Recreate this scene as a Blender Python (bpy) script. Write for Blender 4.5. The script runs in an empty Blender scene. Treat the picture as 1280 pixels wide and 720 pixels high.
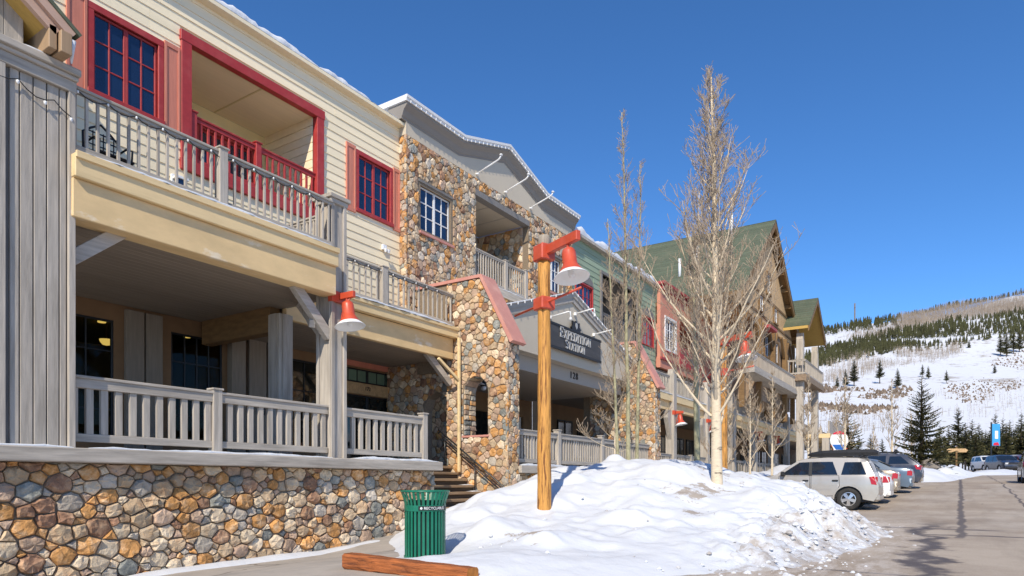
import bpy, bmesh, math, random
import numpy as np
from mathutils import Vector, Matrix

# World frame: X runs along the facade (away from the camera), Y into the building, Z up; the eye is at Z = 0.
sc = bpy.context.scene
COL = sc.collection
random.seed(7)

# ------------------------------------------------------------------ camera, sky, sun, exposure
ANG = math.radians(33.275)
cam_d = bpy.data.cameras.new('camera'); cam = bpy.data.objects.new('camera', cam_d); COL.objects.link(cam)
cam_d.sensor_width = 36.0; cam_d.lens = 24.0; cam_d.shift_y = 0.1898; cam_d.clip_end = 8000.0; cam_d.clip_start = 0.05
cam.location = (0, 0, 0); cam.rotation_euler = (math.radians(90), 0, ANG - math.radians(90))
sc.camera = cam
SUN_EL = math.radians(40.0); SUN_PSI = math.radians(21.0)
to_sun = Vector((-math.cos(SUN_PSI) * math.cos(SUN_EL), -math.sin(SUN_PSI) * math.cos(SUN_EL), math.sin(SUN_EL)))
world = bpy.data.worlds.new('World'); sc.world = world; world.use_nodes = True
wn = world.node_tree.nodes; wl = world.node_tree.links
bg = wn['Background']; sky = wn.new('ShaderNodeTexSky'); sky.sky_type = 'NISHITA'; sky.sun_disc = False
sky.sun_elevation = SUN_EL; sky.sun_rotation = math.atan2(to_sun.x, to_sun.y)
sky.altitude = 2900; sky.air_density = 1.15; sky.dust_density = 0.0; sky.ozone_density = 8.0
hs = wn.new('ShaderNodeHueSaturation'); hs.inputs['Saturation'].default_value = 1.1
wl.new(sky.outputs[0], hs.inputs['Color']); wl.new(hs.outputs[0], bg.inputs[0]); bg.inputs[1].default_value = 0.15
sun_d = bpy.data.lights.new('sun', 'SUN'); sun_d.energy = 4.1; sun_d.angle = math.radians(0.53); sun_d.color = (1.0, 0.915, 0.77)
sun_o = bpy.data.objects.new('sun', sun_d); COL.objects.link(sun_o)
sun_o.rotation_euler = (-to_sun).to_track_quat('-Z', 'Y').to_euler(); sun_o.location = to_sun * 60
sc.view_settings.view_transform = 'Standard'; sc.view_settings.look = 'None'; sc.view_settings.gamma = 1.0
sc.view_settings.exposure = 0.30
sc.view_settings.use_curve_mapping = False
sc.render.engine = 'CYCLES'
sc.cycles.max_bounces = 8; sc.cycles.diffuse_bounces = 4; sc.cycles.glossy_bounces = 3; sc.cycles.transparent_max_bounces = 8
sc.cycles.use_denoising = True

# ------------------------------------------------------------------ materials
M = {}
def mat(name, col, rough=0.7, scale=6.0, amt=0.18, bump=0.15, stretch=(1, 1, 1), stain=None, stain_scale=1.2, stain_amt=0.35, rnd=0.0, metal=0.0, spec=0.4, coat=0.0, bdist=0.02, isl=False, st_lo=0.48, st_hi=0.68):
    m = bpy.data.materials.new(name); m.use_nodes = True
    nt = m.node_tree; n = nt.nodes; l = nt.links
    b = n['Principled BSDF']; b.inputs['Roughness'].default_value = rough; b.inputs['Metallic'].default_value = metal
    b.inputs['Specular IOR Level'].default_value = spec; b.inputs['Coat Weight'].default_value = coat
    g = n.new('ShaderNodeNewGeometry'); mp = n.new('ShaderNodeMapping'); mp.inputs['Scale'].default_value = stretch
    l.new(g.outputs['Position'], mp.inputs['Vector'])
    no = n.new('ShaderNodeTexNoise'); no.inputs['Scale'].default_value = scale; no.inputs['Detail'].default_value = 5; no.inputs['Roughness'].default_value = 0.62
    l.new(mp.outputs[0], no.inputs['Vector'])
    mr = n.new('ShaderNodeMapRange'); mr.inputs['From Min'].default_value = 0.28; mr.inputs['From Max'].default_value = 0.72
    mr.inputs['To Min'].default_value = 1 - amt; mr.inputs['To Max'].default_value = 1 + amt
    l.new(no.outputs['Fac'], mr.inputs['Value'])
    fac = mr.outputs[0]
    if rnd:
        oi = n.new('ShaderNodeObjectInfo'); src = oi.outputs['Random']
        if isl:
            ad = n.new('ShaderNodeMath'); ad.operation = 'ADD'; l.new(src, ad.inputs[0]); l.new(g.outputs['Random Per Island'], ad.inputs[1])
            fr = n.new('ShaderNodeMath'); fr.operation = 'FRACT'; l.new(ad.outputs[0], fr.inputs[0]); src = fr.outputs[0]
        mr2 = n.new('ShaderNodeMapRange'); mr2.inputs['To Min'].default_value = 1 - rnd; mr2.inputs['To Max'].default_value = 1 + rnd
        l.new(src, mr2.inputs['Value'])
        mu = n.new('ShaderNodeMath'); mu.operation = 'MULTIPLY'; l.new(fac, mu.inputs[0]); l.new(mr2.outputs[0], mu.inputs[1]); fac = mu.outputs[0]
    rgb = n.new('ShaderNodeRGB'); rgb.outputs[0].default_value = (*col, 1)
    src = rgb.outputs[0]
    if stain is not None:
        n2 = n.new('ShaderNodeTexNoise'); n2.inputs['Scale'].default_value = stain_scale; n2.inputs['Detail'].default_value = 6; n2.inputs['Roughness'].default_value = 0.65
        l.new(mp.outputs[0], n2.inputs['Vector'])
        m3 = n.new('ShaderNodeMapRange'); m3.inputs['From Min'].default_value = st_lo; m3.inputs['From Max'].default_value = st_hi
        m3.inputs['To Max'].default_value = stain_amt; l.new(n2.outputs['Fac'], m3.inputs['Value'])
        mx = n.new('ShaderNodeMix'); mx.data_type = 'RGBA'; l.new(m3.outputs[0], mx.inputs['Factor']); l.new(src, mx.inputs['A']); mx.inputs['B'].default_value = (*stain, 1)
        src = mx.outputs['Result']
    vm = n.new('ShaderNodeVectorMath'); vm.operation = 'SCALE'; l.new(src, vm.inputs[0]); l.new(fac, vm.inputs['Scale'])
    l.new(vm.outputs[0], b.inputs['Base Color'])
    if bump:
        bp = n.new('ShaderNodeBump'); bp.inputs['Strength'].default_value = bump; bp.inputs['Distance'].default_value = bdist
        l.new(no.outputs['Fac'], bp.inputs['Height']); l.new(bp.outputs[0], b.inputs['Normal'])
    M[name] = m
    return m

V = (6, 6, 0.5)      # grain running up
Hh = (0.5, 6, 6)     # grain running along the facade
mat('grey_v', (0.435, 0.385, 0.325), 0.8, 3.0, 0.22, 0.35, V, (0.27, 0.235, 0.195), 0.8, 0.7, rnd=0.07)
mat('grey_h', (0.435, 0.385, 0.325), 0.8, 3.0, 0.22, 0.35, Hh, (0.27, 0.235, 0.195), 0.8, 0.7, rnd=0.07)
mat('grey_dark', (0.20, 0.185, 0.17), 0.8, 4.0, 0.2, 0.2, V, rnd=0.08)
mat('beam', (0.74, 0.525, 0.265), 0.6, 2.0, 0.10, 0.12, (0.9, 3, 2.0), (0.90, 0.80, 0.64), 1.1, 0.6, st_lo=0.60, st_hi=0.68)
mat('grey_shade_v', (0.27, 0.225, 0.175), 0.8, 3.0, 0.16, 0.2, V, rnd=0.08)  # darker copy of the grey boards, porch shade put into the colour
mat('beam_top', (0.78, 0.58, 0.31), 0.6, 2.0, 0.08, 0.1, Hh, (0.52, 0.38, 0.19), 0.6, 0.6)
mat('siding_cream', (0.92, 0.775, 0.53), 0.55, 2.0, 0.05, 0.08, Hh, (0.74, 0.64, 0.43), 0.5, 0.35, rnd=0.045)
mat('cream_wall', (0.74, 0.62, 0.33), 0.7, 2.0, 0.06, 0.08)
mat('red_trim', (0.40, 0.040, 0.038), 0.5, 4.0, 0.12, 0.1, (2, 2, 2), (0.48, 0.10, 0.085), 1.2, 0.4)
mat('shutter', (0.62, 0.22, 0.145), 0.6, 4.0, 0.1, 0.12, V, (0.50, 0.17, 0.11), 0.8, 0.5)
mat('pink_cap', (0.55, 0.25, 0.20), 0.7, 3.0, 0.08, 0.1, (1, 1, 1), (0.62, 0.36, 0.28), 1.5, 0.5)
mat('white_trim', (0.72, 0.71, 0.69), 0.5, 3.0, 0.05, 0.05)
mat('stucco', (0.56, 0.485, 0.375), 0.85, 30.0, 0.05, 0.15, stain=(0.49, 0.42, 0.32), stain_scale=0.8, stain_amt=0.5)
mat('stucco_grey', (0.42, 0.375, 0.32), 0.85, 20.0, 0.05, 0.12)
mat('cornice', (0.255, 0.225, 0.19), 0.7, 3.0, 0.06, 0.06, Hh)
mat('siding_green', (0.29, 0.355, 0.235), 0.6, 2.0, 0.08, 0.08, Hh, (0.30, 0.37, 0.28), 0.5, 0.5, rnd=0.06)
mat('salmon', (0.60, 0.25, 0.165), 0.75, 3.0, 0.08, 0.1, (1, 1, 1), (0.50, 0.20, 0.13), 0.6, 0.5)
mat('bright_red', (0.38, 0.06, 0.06), 0.6, 4.0, 0.15, 0.05)
mat('roof_green', (0.095, 0.112, 0.070), 0.8, 5.0, 0.2, 0.15, (2, 2, 2), (0.14, 0.14, 0.09), 0.7, 0.6, rnd=0.12)
mat('wood_brown', (0.20, 0.115, 0.045), 0.75, 3.0, 0.25, 0.2, (4, 1, 4), rnd=0.1)
mat('shingle_brown', (0.27, 0.19, 0.125), 0.8, 3.0, 0.2, 0.2, (3, 3, 3), (0.36, 0.26, 0.17), 1.0, 0.5, rnd=0.1)
mat('shingle_tan', (0.54, 0.35, 0.175), 0.8, 4.0, 0.2, 0.2, (3, 3, 3), (0.30, 0.19, 0.09), 1.2, 0.5, rnd=0.12)
mat('soffit_yellow', (0.50, 0.32, 0.085), 0.7, 3.0, 0.12, 0.1, Hh)
mat('fascia_pink', (0.52, 0.34, 0.25), 0.65, 3.0, 0.1, 0.1, Hh)
mat('fascia_tan', (0.36, 0.24, 0.14), 0.65, 3.0, 0.12, 0.1, V)
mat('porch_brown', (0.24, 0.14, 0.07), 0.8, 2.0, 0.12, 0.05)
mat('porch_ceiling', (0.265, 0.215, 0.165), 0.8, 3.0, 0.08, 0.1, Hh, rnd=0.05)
mat('black_frame', (0.018, 0.018, 0.02), 0.4, 6.0, 0.1, 0.0)
mat('black_metal', (0.012, 0.012, 0.013), 0.35, 12.0, 0.2, 0.05, spec=0.5)
mat('lamp_red', (0.52, 0.072, 0.030), 0.38, 5.0, 0.1, 0.05, (1, 1, 1), (0.62, 0.14, 0.10), 3.0, 0.4, spec=0.5)
mat('lamp_white', (0.80, 0.80, 0.79), 0.45, 6.0, 0.03, 0.0)
mat('pole_wood', (0.56, 0.265, 0.06), 0.65, 9.0, 0.35, 0.8, (7, 7, 0.45), (0.15, 0.05, 0.012), 4.2, 0.95, bdist=0.012, st_lo=0.52, st_hi=0.60)
mat('pole_top', (0.32, 0.27, 0.21), 0.85, 4.0, 0.3, 0.5, (9, 9, 0.5))
mat('mortar', (0.23, 0.175, 0.12), 0.95, 25.0, 0.25, 0.6)
mat('concrete', (0.40, 0.35, 0.295), 0.9, 2.5, 0.12, 0.2, stain=(0.24, 0.22, 0.195), stain_scale=0.9, stain_amt=0.6)
mat('step_wood', (0.30, 0.20, 0.115), 0.8, 3.0, 0.3, 0.3, (0.5, 8, 8), (0.16, 0.11, 0.07), 0.8, 0.6, rnd=0.12)
mat('step_dark', (0.10, 0.075, 0.05), 0.9, 3.0, 0.3, 0.3, (0.5, 8, 8))
mat('log_brown', (0.35, 0.105, 0.028), 0.7, 5.0, 0.4, 0.7, (9, 0.7, 9), (0.11, 0.035, 0.014), 1.8, 0.9, st_lo=0.5, st_hi=0.62)
mat('log_end', (0.46, 0.17, 0.03), 0.75, 14.0, 0.3, 0.3)
mat('can_green', (0.006, 0.15, 0.085), 0.36, 8.0, 0.12, 0.05, spec=0.5, stain=(0.03, 0.19, 0.12), stain_scale=2.0, stain_amt=0.4)
mat('can_liner', (0.010, 0.030, 0.022), 0.6, 8.0, 0.1, 0.0)
mat('ink_black', (0.012, 0.012, 0.012), 0.5, 8.0, 0.1, 0.0)
mat('ink_white', (0.82, 0.82, 0.80), 0.5, 8.0, 0.05, 0.0)
mat('sign_dark', (0.050, 0.044, 0.038), 0.5, 5.0, 0.3, 0.1, Hh, (0.10, 0.09, 0.08), 0.8, 0.5)
mat('sign_letter', (0.42, 0.415, 0.405), 0.5, 6.0, 0.08, 0.0)
mat('aspen', (0.64, 0.53, 0.38), 0.85, 5.0, 0.14, 0.35, (2.0, 2.0, 7.0), (0.09, 0.07, 0.05), 1.7, 0.9, st_lo=0.60, st_hi=0.66)
mat('aspen_twig', (0.33, 0.255, 0.18), 0.85, 5.0, 0.2, 0.1, rnd=0.05)
mat('aspen_green', (0.36, 0.33, 0.20), 0.85, 5.0, 0.2, 0.3, (2.2, 2.2, 2.0), (0.10, 0.085, 0.05), 2.0, 0.7)
mat('needle', (0.072, 0.070, 0.026), 0.8, 2.0, 0.45, 0.0, rnd=0.15)
mat('needle_light', (0.135, 0.115, 0.040), 0.8, 2.0, 0.4, 0.0, rnd=0.15)
mat('needle_far', (0.052, 0.052, 0.018), 0.9, 0.06, 0.45, 0.0, rnd=0.25, isl=True)
mat('bark', (0.12, 0.085, 0.06), 0.9, 6.0, 0.3, 0.3, V)
mat('far_aspen', (0.33, 0.265, 0.205), 0.9, 0.08, 0.25, 0.0, rnd=0.2, isl=True)
mat('far_brush', (0.23, 0.17, 0.125), 0.9, 0.1, 0.35, 0.0, rnd=0.25, isl=True)
mat('rock', (0.24, 0.21, 0.18), 0.9, 2.0, 0.3, 0.5, rnd=0.1)
mat('tyre', (0.028, 0.027, 0.026), 0.85, 10.0, 0.2, 0.1, stain=(0.09, 0.08, 0.07), stain_scale=3, stain_amt=0.6)
mat('rim', (0.62, 0.62, 0.62), 0.28, 8.0, 0.06, 0.0, metal=0.85)
mat('car_plastic', (0.022, 0.022, 0.024), 0.5, 10.0, 0.1, 0.0)
mat('tail_red', (0.42, 0.008, 0.012), 0.18, 8.0, 0.1, 0.0, spec=0.6)
mat('lens_clear', (0.60, 0.60, 0.60), 0.12, 8.0, 0.05, 0.0, spec=0.6)
def cracks(m, scale=0.55, width=0.012):
    nt = m.node_tree; n = nt.nodes; l = nt.links; b = n['Principled BSDF']; g = n.new('ShaderNodeNewGeometry'); no = n.new('ShaderNodeTexNoise'); no.inputs['Scale'].default_value = 1.4; no.inputs['Detail'].default_value = 5
    l.new(g.outputs['Position'], no.inputs['Vector']); ad = n.new('ShaderNodeMix'); ad.data_type = 'VECTOR'; ad.inputs['Factor'].default_value = 0.35; l.new(g.outputs['Position'], ad.inputs['A']); l.new(no.outputs['Color'], ad.inputs['B'])
    vo = n.new('ShaderNodeTexVoronoi'); vo.feature = 'DISTANCE_TO_EDGE'; vo.inputs['Scale'].default_value = scale; l.new(ad.outputs['Result'], vo.inputs['Vector'])
    mr = n.new('ShaderNodeMapRange'); mr.inputs['From Min'].default_value = width * 0.4; mr.inputs['From Max'].default_value = width; mr.inputs['To Min'].default_value = 0.75; mr.inputs['To Max'].default_value = 0; l.new(vo.outputs['Distance'], mr.inputs['Value'])
    src = b.inputs['Base Color'].links[0].from_socket; mx = n.new('ShaderNodeMix'); mx.data_type = 'RGBA'; l.new(mr.outputs[0], mx.inputs['Factor']); l.new(src, mx.inputs['A']); mx.inputs['B'].default_value = (0.09, 0.07, 0.055, 1); l.new(mx.outputs['Result'], b.inputs['Base Color'])
cracks(M['concrete'], 0.5, 0.016)
def paint(name, col, metal=0.0, dirt=(0.30, 0.26, 0.21)):
    m = mat(name, col, 0.32, 1.5, 0.03, 0.0, stain=dirt, stain_scale=1.6, stain_amt=0.25, metal=metal, spec=0.5, coat=0.6)
    return m
paint('car_silver', (0.50, 0.46, 0.405), 0.45); paint('car_white', (0.76, 0.75, 0.72)); paint('car_blue', (0.13, 0.17, 0.215), 0.4)
paint('car_navy', (0.018, 0.026, 0.05), 0.2); paint('car_tan', (0.34, 0.28, 0.21), 0.3); paint('car_black', (0.018, 0.019, 0.022)); paint('car_red', (0.30, 0.012, 0.02))
mat('banner_blue', (0.05, 0.32, 0.66), 0.6, 2, 0.1, 0.0)
mat('balloon_red', (0.62, 0.02, 0.05), 0.5, 3, 0.05, 0.0); mat('balloon_blue', (0.02, 0.12, 0.42), 0.5, 3, 0.05, 0.0)

def glass(name, col, rough=0.03, spec=0.9, wob=0.0):
    m = mat(name, col, rough, 0.7, 0.25, 0.0, spec=spec)
    m.node_tree.nodes['Principled BSDF'].inputs['IOR'].default_value = 1.6
    if wob:
        nt = m.node_tree; b = nt.nodes['Principled BSDF']; g = nt.nodes.new('ShaderNodeNewGeometry'); no = nt.nodes.new('ShaderNodeTexNoise')
        no.inputs['Scale'].default_value = 2.5; bp = nt.nodes.new('ShaderNodeBump'); bp.inputs['Strength'].default_value = wob; bp.inputs['Distance'].default_value = 0.02
        nt.links.new(g.outputs['Position'], no.inputs['Vector']); nt.links.new(no.outputs['Fac'], bp.inputs['Height']); nt.links.new(bp.outputs[0], b.inputs['Normal'])
    return m
glass('pane_blue', (0.010, 0.022, 0.060), 0.05, 0.75, 0.06)
glass('pane_dark', (0.010, 0.013, 0.012), 0.06, 0.5, 0.05)
glass('pane_green', (0.16, 0.24, 0.17), 0.1, 0.5)
glass('car_glass', (0.012, 0.018, 0.028), 0.04, 0.6)

def clear_glass(name):
    m = bpy.data.materials.new(name); m.use_nodes = True; nt = m.node_tree; n = nt.nodes; l = nt.links
    n.remove(n['Principled BSDF']); out = n['Material Output']
    tr = n.new('ShaderNodeBsdfTransparent'); tr.inputs[0].default_value = (0.62, 0.70, 0.66, 1); gl = n.new('ShaderNodeBsdfGlossy'); gl.inputs['Roughness'].default_value = 0.03
    fr = n.new('ShaderNodeFresnel'); fr.inputs[0].default_value = 1.22; mx = n.new('ShaderNodeMixShader')
    l.new(fr.outputs[0], mx.inputs[0]); l.new(tr.outputs[0], mx.inputs[1]); l.new(gl.outputs[0], mx.inputs[2]); l.new(mx.outputs[0], out.inputs[0])
    M[name] = m
clear_glass('pane_clear')
def emit(name, col, st):
    m = bpy.data.materials.new(name); m.use_nodes = True; b = m.node_tree.nodes['Principled BSDF']
    b.inputs['Base Color'].default_value = (*col, 1); b.inputs['Emission Color'].default_value = (*col, 1); b.inputs['Emission Strength'].default_value = st
    M[name] = m
emit('bulb_warm', (1.0, 0.55, 0.14), 1.3)

STONES = [('stone_tan', (0.54, 0.40, 0.255), 6, (0.36, 0.21, 0.11)), ('stone_rust', (0.56, 0.28, 0.095), 6, (0.60, 0.43, 0.27)), ('stone_cream', (0.66, 0.535, 0.38), 5, (0.46, 0.29, 0.15)),
          ('stone_pink', (0.49, 0.345, 0.24), 4, (0.30, 0.20, 0.15)), ('stone_blue', (0.245, 0.250, 0.225), 2, (0.38, 0.35, 0.29)), ('stone_brown', (0.30, 0.165, 0.10), 3, (0.50, 0.33, 0.20)),
          ('stone_grey', (0.52, 0.455, 0.37), 3, (0.37, 0.29, 0.22))]
for nm, c, w, st in STONES:
    mat(nm, c, 0.88, 9.0, 0.30, 0.9, (1, 1, 1), st, 4.5, 0.85, rnd=0.25, isl=True, bdist=0.05)
SW = [n for n, c, w, s_ in STONES for _ in range(w)]

def snow_mat(name, dirt=0.0, rough_scale=1.0, centers=()):
    m = bpy.data.materials.new(name); m.use_nodes = True; nt = m.node_tree; n = nt.nodes; l = nt.links; b = n['Principled BSDF']
    b.inputs['Roughness'].default_value = 0.65; b.inputs['Specular IOR Level'].default_value = 0.3
    g = n.new('ShaderNodeNewGeometry')
    def noise(s, d=5, r=0.6):
        q = n.new('ShaderNodeTexNoise'); q.inputs['Scale'].default_value = s; q.inputs['Detail'].default_value = d; q.inputs['Roughness'].default_value = r
        l.new(g.outputs['Position'], q.inputs['Vector']); return q
    a = noise(5 * rough_scale, 6, 0.6); c = noise(1.3); d = noise(3.2, 8, 0.72)
    base = n.new('ShaderNodeMix'); base.data_type = 'RGBA'; base.inputs['A'].default_value = (0.60, 0.615, 0.645, 1); base.inputs['B'].default_value = (0.69, 0.70, 0.715, 1)
    l.new(c.outputs['Fac'], base.inputs['Factor'])
    mask = None
    if dirt:
        mr = n.new('ShaderNodeMapRange'); mr.inputs['From Min'].default_value = 0.62 - dirt * 0.3; mr.inputs['From Max'].default_value = 0.72 - dirt * 0.2; mr.inputs['To Max'].default_value = 0.75
        l.new(d.outputs['Fac'], mr.inputs['Value']); mask = mr.outputs[0]
    for (cx, cy, r) in centers:                    # grit patches lying on the heap
        vd = n.new('ShaderNodeVectorMath'); vd.operation = 'DISTANCE'
        sx = n.new('ShaderNodeSeparateXYZ'); l.new(g.outputs['Position'], sx.inputs[0]); cb = n.new('ShaderNodeCombineXYZ'); l.new(sx.outputs[0], cb.inputs[0]); l.new(sx.outputs[1], cb.inputs[1])
        l.new(cb.outputs[0], vd.inputs[0]); vd.inputs[1].default_value = (cx, cy, 0)
        m1 = n.new('ShaderNodeMapRange'); m1.inputs['From Min'].default_value = 0; m1.inputs['From Max'].default_value = r; m1.inputs['To Min'].default_value = 0.25; m1.inputs['To Max'].default_value = -0.12
        l.new(vd.outputs['Value'], m1.inputs['Value'])
        ad = n.new('ShaderNodeMath'); ad.operation = 'ADD'; l.new(m1.outputs[0], ad.inputs[0]); l.new(d.outputs['Fac'], ad.inputs[1])
        m2 = n.new('ShaderNodeMapRange'); m2.inputs['From Min'].default_value = 0.64; m2.inputs['From Max'].default_value = 0.70; m2.inputs['To Max'].default_value = 0.85
        l.new(ad.outputs[0], m2.inputs['Value'])
        if mask is None: mask = m2.outputs[0]
        else:
            mm = n.new('ShaderNodeMath'); mm.operation = 'MAXIMUM'; l.new(mask, mm.inputs[0]); l.new(m2.outputs[0], mm.inputs[1]); mask = mm.outputs[0]
    if mask is not None:
        mx = n.new('ShaderNodeMix'); mx.data_type = 'RGBA'; l.new(mask, mx.inputs['Factor']); l.new(base.outputs['Result'], mx.inputs['A']); mx.inputs['B'].default_value = (0.33, 0.265, 0.20, 1)
        l.new(mx.outputs['Result'], b.inputs['Base Color'])
    else: l.new(base.outputs['Result'], b.inputs['Base Color'])
    bp = n.new('ShaderNodeBump'); bp.inputs['Strength'].default_value = 0.28; bp.inputs['Distance'].default_value = 0.06; l.new(a.outputs['Fac'], bp.inputs['Height']); l.new(bp.outputs[0], b.inputs['Normal'])
    M[name] = m
snow_mat('snow'); snow_mat('snow_heap', 0.0, 1.0, [(8.35, 5.15, 0.9), (12.2, 4.2, 0.9), (11.2, 3.75, 0.75), (12.9, 3.9, 0.8), (14.2, 4.3, 1.2)]); snow_mat('snow_dirty', 0.62, 2.0); snow_mat('snow_clod', 0.5, 3.0)

# ------------------------------------------------------------------ mesh helpers
def _cb():
    idx = {}; vs = []
    for sx in (-1, 1):
        for sy in (-1, 1):
            for sz in (-1, 1):
                for k in range(3):
                    idx[(sx, sy, sz, k)] = len(vs); s3 = (sx, sy, sz); vs.append((s3, k))
    F = []
    for k in range(3):
        i, j = [(1, 2), (2, 0), (0, 1)][k]
        for s in (-1, 1):
            q = []
            for a, b in ((-1, -1), (1, -1), (1, 1), (-1, 1)):
                t = [0, 0, 0]; t[k] = s; t[i] = a; t[j] = b; q.append(idx[(*t, k)])
            F.append(q)
    for e in range(3):
        i, j = [(1, 2), (2, 0), (0, 1)][e]
        for a in (-1, 1):
            for b in (-1, 1):
                t = [0, 0, 0]; t[i] = a; t[j] = b; t[e] = -1; lo = tuple(t); t[e] = 1; hi = tuple(t)
                F.append([idx[(*lo, i)], idx[(*lo, j)], idx[(*hi, j)], idx[(*hi, i)]])
    for sx in (-1, 1):
        for sy in (-1, 1):
            for sz in (-1, 1): F.append([idx[(sx, sy, sz, k)] for k in range(3)])
    def p(v):
        s3, k = v; return Vector([s3[i] * (1.0 if i == k else 0.8) for i in range(3)])
    P = [p(v) for v in vs]; out = []
    for f in F:
        nrm = (P[f[1]] - P[f[0]]).cross(P[f[2]] - P[f[0]]); c = sum((P[i] for i in f), Vector()) / len(f)
        out.append(tuple(f) if nrm.dot(c) > 0 else tuple(reversed(f)))
    return vs, out
_CV, _CF = _cb()
_BF = [(0, 3, 2, 1), (4, 5, 6, 7), (0, 1, 5, 4), (1, 2, 6, 5), (2, 3, 7, 6), (3, 0, 4, 7)]

def base_of(parent):
    return parent.get('_mw') if parent is not None else None

class MB:
    def __init__(s): s.v = []; s.f = []; s.m = []; s.mi = 0
    def add(s, vs, fs):
        o = len(s.v); s.v.extend([tuple(v) for v in vs]); s.f.extend([tuple(i + o for i in f) for f in fs]); s.m.extend([s.mi] * len(fs)); return s
    def box(s, x0, x1, y0, y1, z0, z1):
        return s.add([(x0, y0, z0), (x1, y0, z0), (x1, y1, z0), (x0, y1, z0), (x0, y0, z1), (x1, y0, z1), (x1, y1, z1), (x0, y1, z1)], _BF)
    def cbox(s, x0, x1, y0, y1, z0, z1, b=0.008, mtx=None):
        c = ((x0 + x1) / 2, (y0 + y1) / 2, (z0 + z1) / 2); h = (abs(x1 - x0) / 2, abs(y1 - y0) / 2, abs(z1 - z0) / 2); b = min(b, min(h) * 0.45)
        vs = [tuple(c[i] + s3[i] * (h[i] if i == k else h[i] - b) for i in range(3)) for s3, k in _CV]
        if mtx is not None: vs = [tuple(mtx @ Vector(v)) for v in vs]
        return s.add(vs, _CF)
    def bar(s, a, b, w, h, bev=0.006):          # a squared bar from a to b
        a = Vector(a); b = Vector(b); d = b - a; L = d.length; q = d.to_track_quat('X', 'Z').to_matrix().to_4x4()
        return s.cbox(0, L, -w / 2, w / 2, -h / 2, h / 2, bev, Matrix.Translation(a) @ q)
    def prism(s, pts, y0, y1, ax='y'):            # polygon (x, z) pushed from y0 to y1; ax='x': polygon is (y, z)
        n = len(pts)
        if ax == 'y': vs = [(p[0], y0, p[1]) for p in pts] + [(p[0], y1, p[1]) for p in pts]
        elif ax == 'x': vs = [(y0, p[0], p[1]) for p in pts] + [(y1, p[0], p[1]) for p in pts]
        else: vs = [(p[0], p[1], y0) for p in pts] + [(p[0], p[1], y1) for p in pts]
        fs = [tuple(range(n)), tuple(range(2 * n - 1, n - 1, -1))] + [(i, i + n, (i + 1) % n + n, (i + 1) % n) for i in range(n)]
        return s.add(vs, fs)
    def tube(s, pts, rad, n=8, cap=True):
        pts = [Vector(p) for p in pts]; k = len(pts)
        if not hasattr(rad, '__len__'): rad = [rad] * k
        ref = Vector((0.31, 0.83, 0.47)); o = len(s.v); cs = [(math.cos(2 * math.pi * i / n), math.sin(2 * math.pi * i / n)) for i in range(n)]
        for i in range(k):
            d = (pts[min(i + 1, k - 1)] - pts[max(i - 1, 0)]).normalized(); a = d.cross(ref)
            if a.length < 1e-3: a = d.cross(Vector((1, 0, 0)))
            a.normalize(); b = d.cross(a); p = pts[i]; r = rad[i]
            for cx, sx in cs: s.v.append((p.x + r * (a.x * cx + b.x * sx), p.y + r * (a.y * cx + b.y * sx), p.z + r * (a.z * cx + b.z * sx)))
        for i in range(k - 1):
            for j in range(n):
                s.f.append((o + i * n + j, o + i * n + (j + 1) % n, o + (i + 1) * n + (j + 1) % n, o + (i + 1) * n + j)); s.m.append(s.mi)
        if cap and n > 3:
            s.f.append(tuple(o + j for j in range(n - 1, -1, -1))); s.f.append(tuple(o + (k - 1) * n + j for j in range(n))); s.m.extend([s.mi] * 2)
        return s
    def lathe(s, prof, c=(0, 0, 0), n=24, close=False):   # prof: (r, z)
        o = len(s.v); k = len(prof)
        for r, z in prof:
            for j in range(n): s.v.append((c[0] + r * math.cos(2 * math.pi * j / n), c[1] + r * math.sin(2 * math.pi * j / n), c[2] + z))
        for i in range(k - 1 if not close else k):
            i2 = (i + 1) % k
            for j in range(n): s.f.append((o + i * n + j, o + i * n + (j + 1) % n, o + i2 * n + (j + 1) % n, o + i2 * n + j)); s.m.append(s.mi)
        return s
    def mesh(s, name, mats, smooth=False):
        me = bpy.data.meshes.new(name); me.from_pydata(s.v, [], s.f)
        for m in (mats if isinstance(mats, (list, tuple)) else [mats]): me.materials.append(M[m])
        if s.mi or any(s.m): me.polygons.foreach_set('material_index', s.m)
        if smooth: me.polygons.foreach_set('use_smooth', [True] * len(me.polygons))
        return me
    def build(s, name, mats, parent=None, smooth=False, fix=False):
        me = s.mesh(name, mats, smooth)
        if fix:
            bm = bmesh.new(); bm.from_mesh(me); bmesh.ops.recalc_face_normals(bm, faces=bm.faces); bm.to_mesh(me); bm.free()
        return link(name, me, parent)

ROOT = {}
def link(name, me, parent=None, loc=None, rotz=0.0):
    o = bpy.data.objects.new(name, me); COL.objects.link(o)
    if parent is not None:
        o.parent = parent
        if parent.name in ROOT: o.matrix_parent_inverse = ROOT[parent.name].inverted()
    if loc is not None: o.location = loc
    o.rotation_euler.z = rotz
    return o
def thing(name, label, cat, loc=(0, 0, 0), rotz=0.0, group=None):
    o = bpy.data.objects.new(name, None); COL.objects.link(o); o.location = loc; o.rotation_euler.z = rotz; o.empty_display_size = 0.2
    ROOT[o.name] = Matrix.Translation(loc) @ Matrix.Rotation(rotz, 4, 'Z')
    o['label'] = label; o['category'] = cat
    if group: o['group'] = group
    return o
def tag(o, label=None, cat=None, group=None, kind=None):
    if label: o['label'] = label
    if cat: o['category'] = cat
    if group: o['group'] = group
    if kind: o['kind'] = kind
    return o
def bx(parent, name, m, *a, b=0.008): return MB().cbox(*a, b=b).build(name, m, parent)
def children_of(o): return [c for c in bpy.data.objects if c.parent is o]
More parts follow.
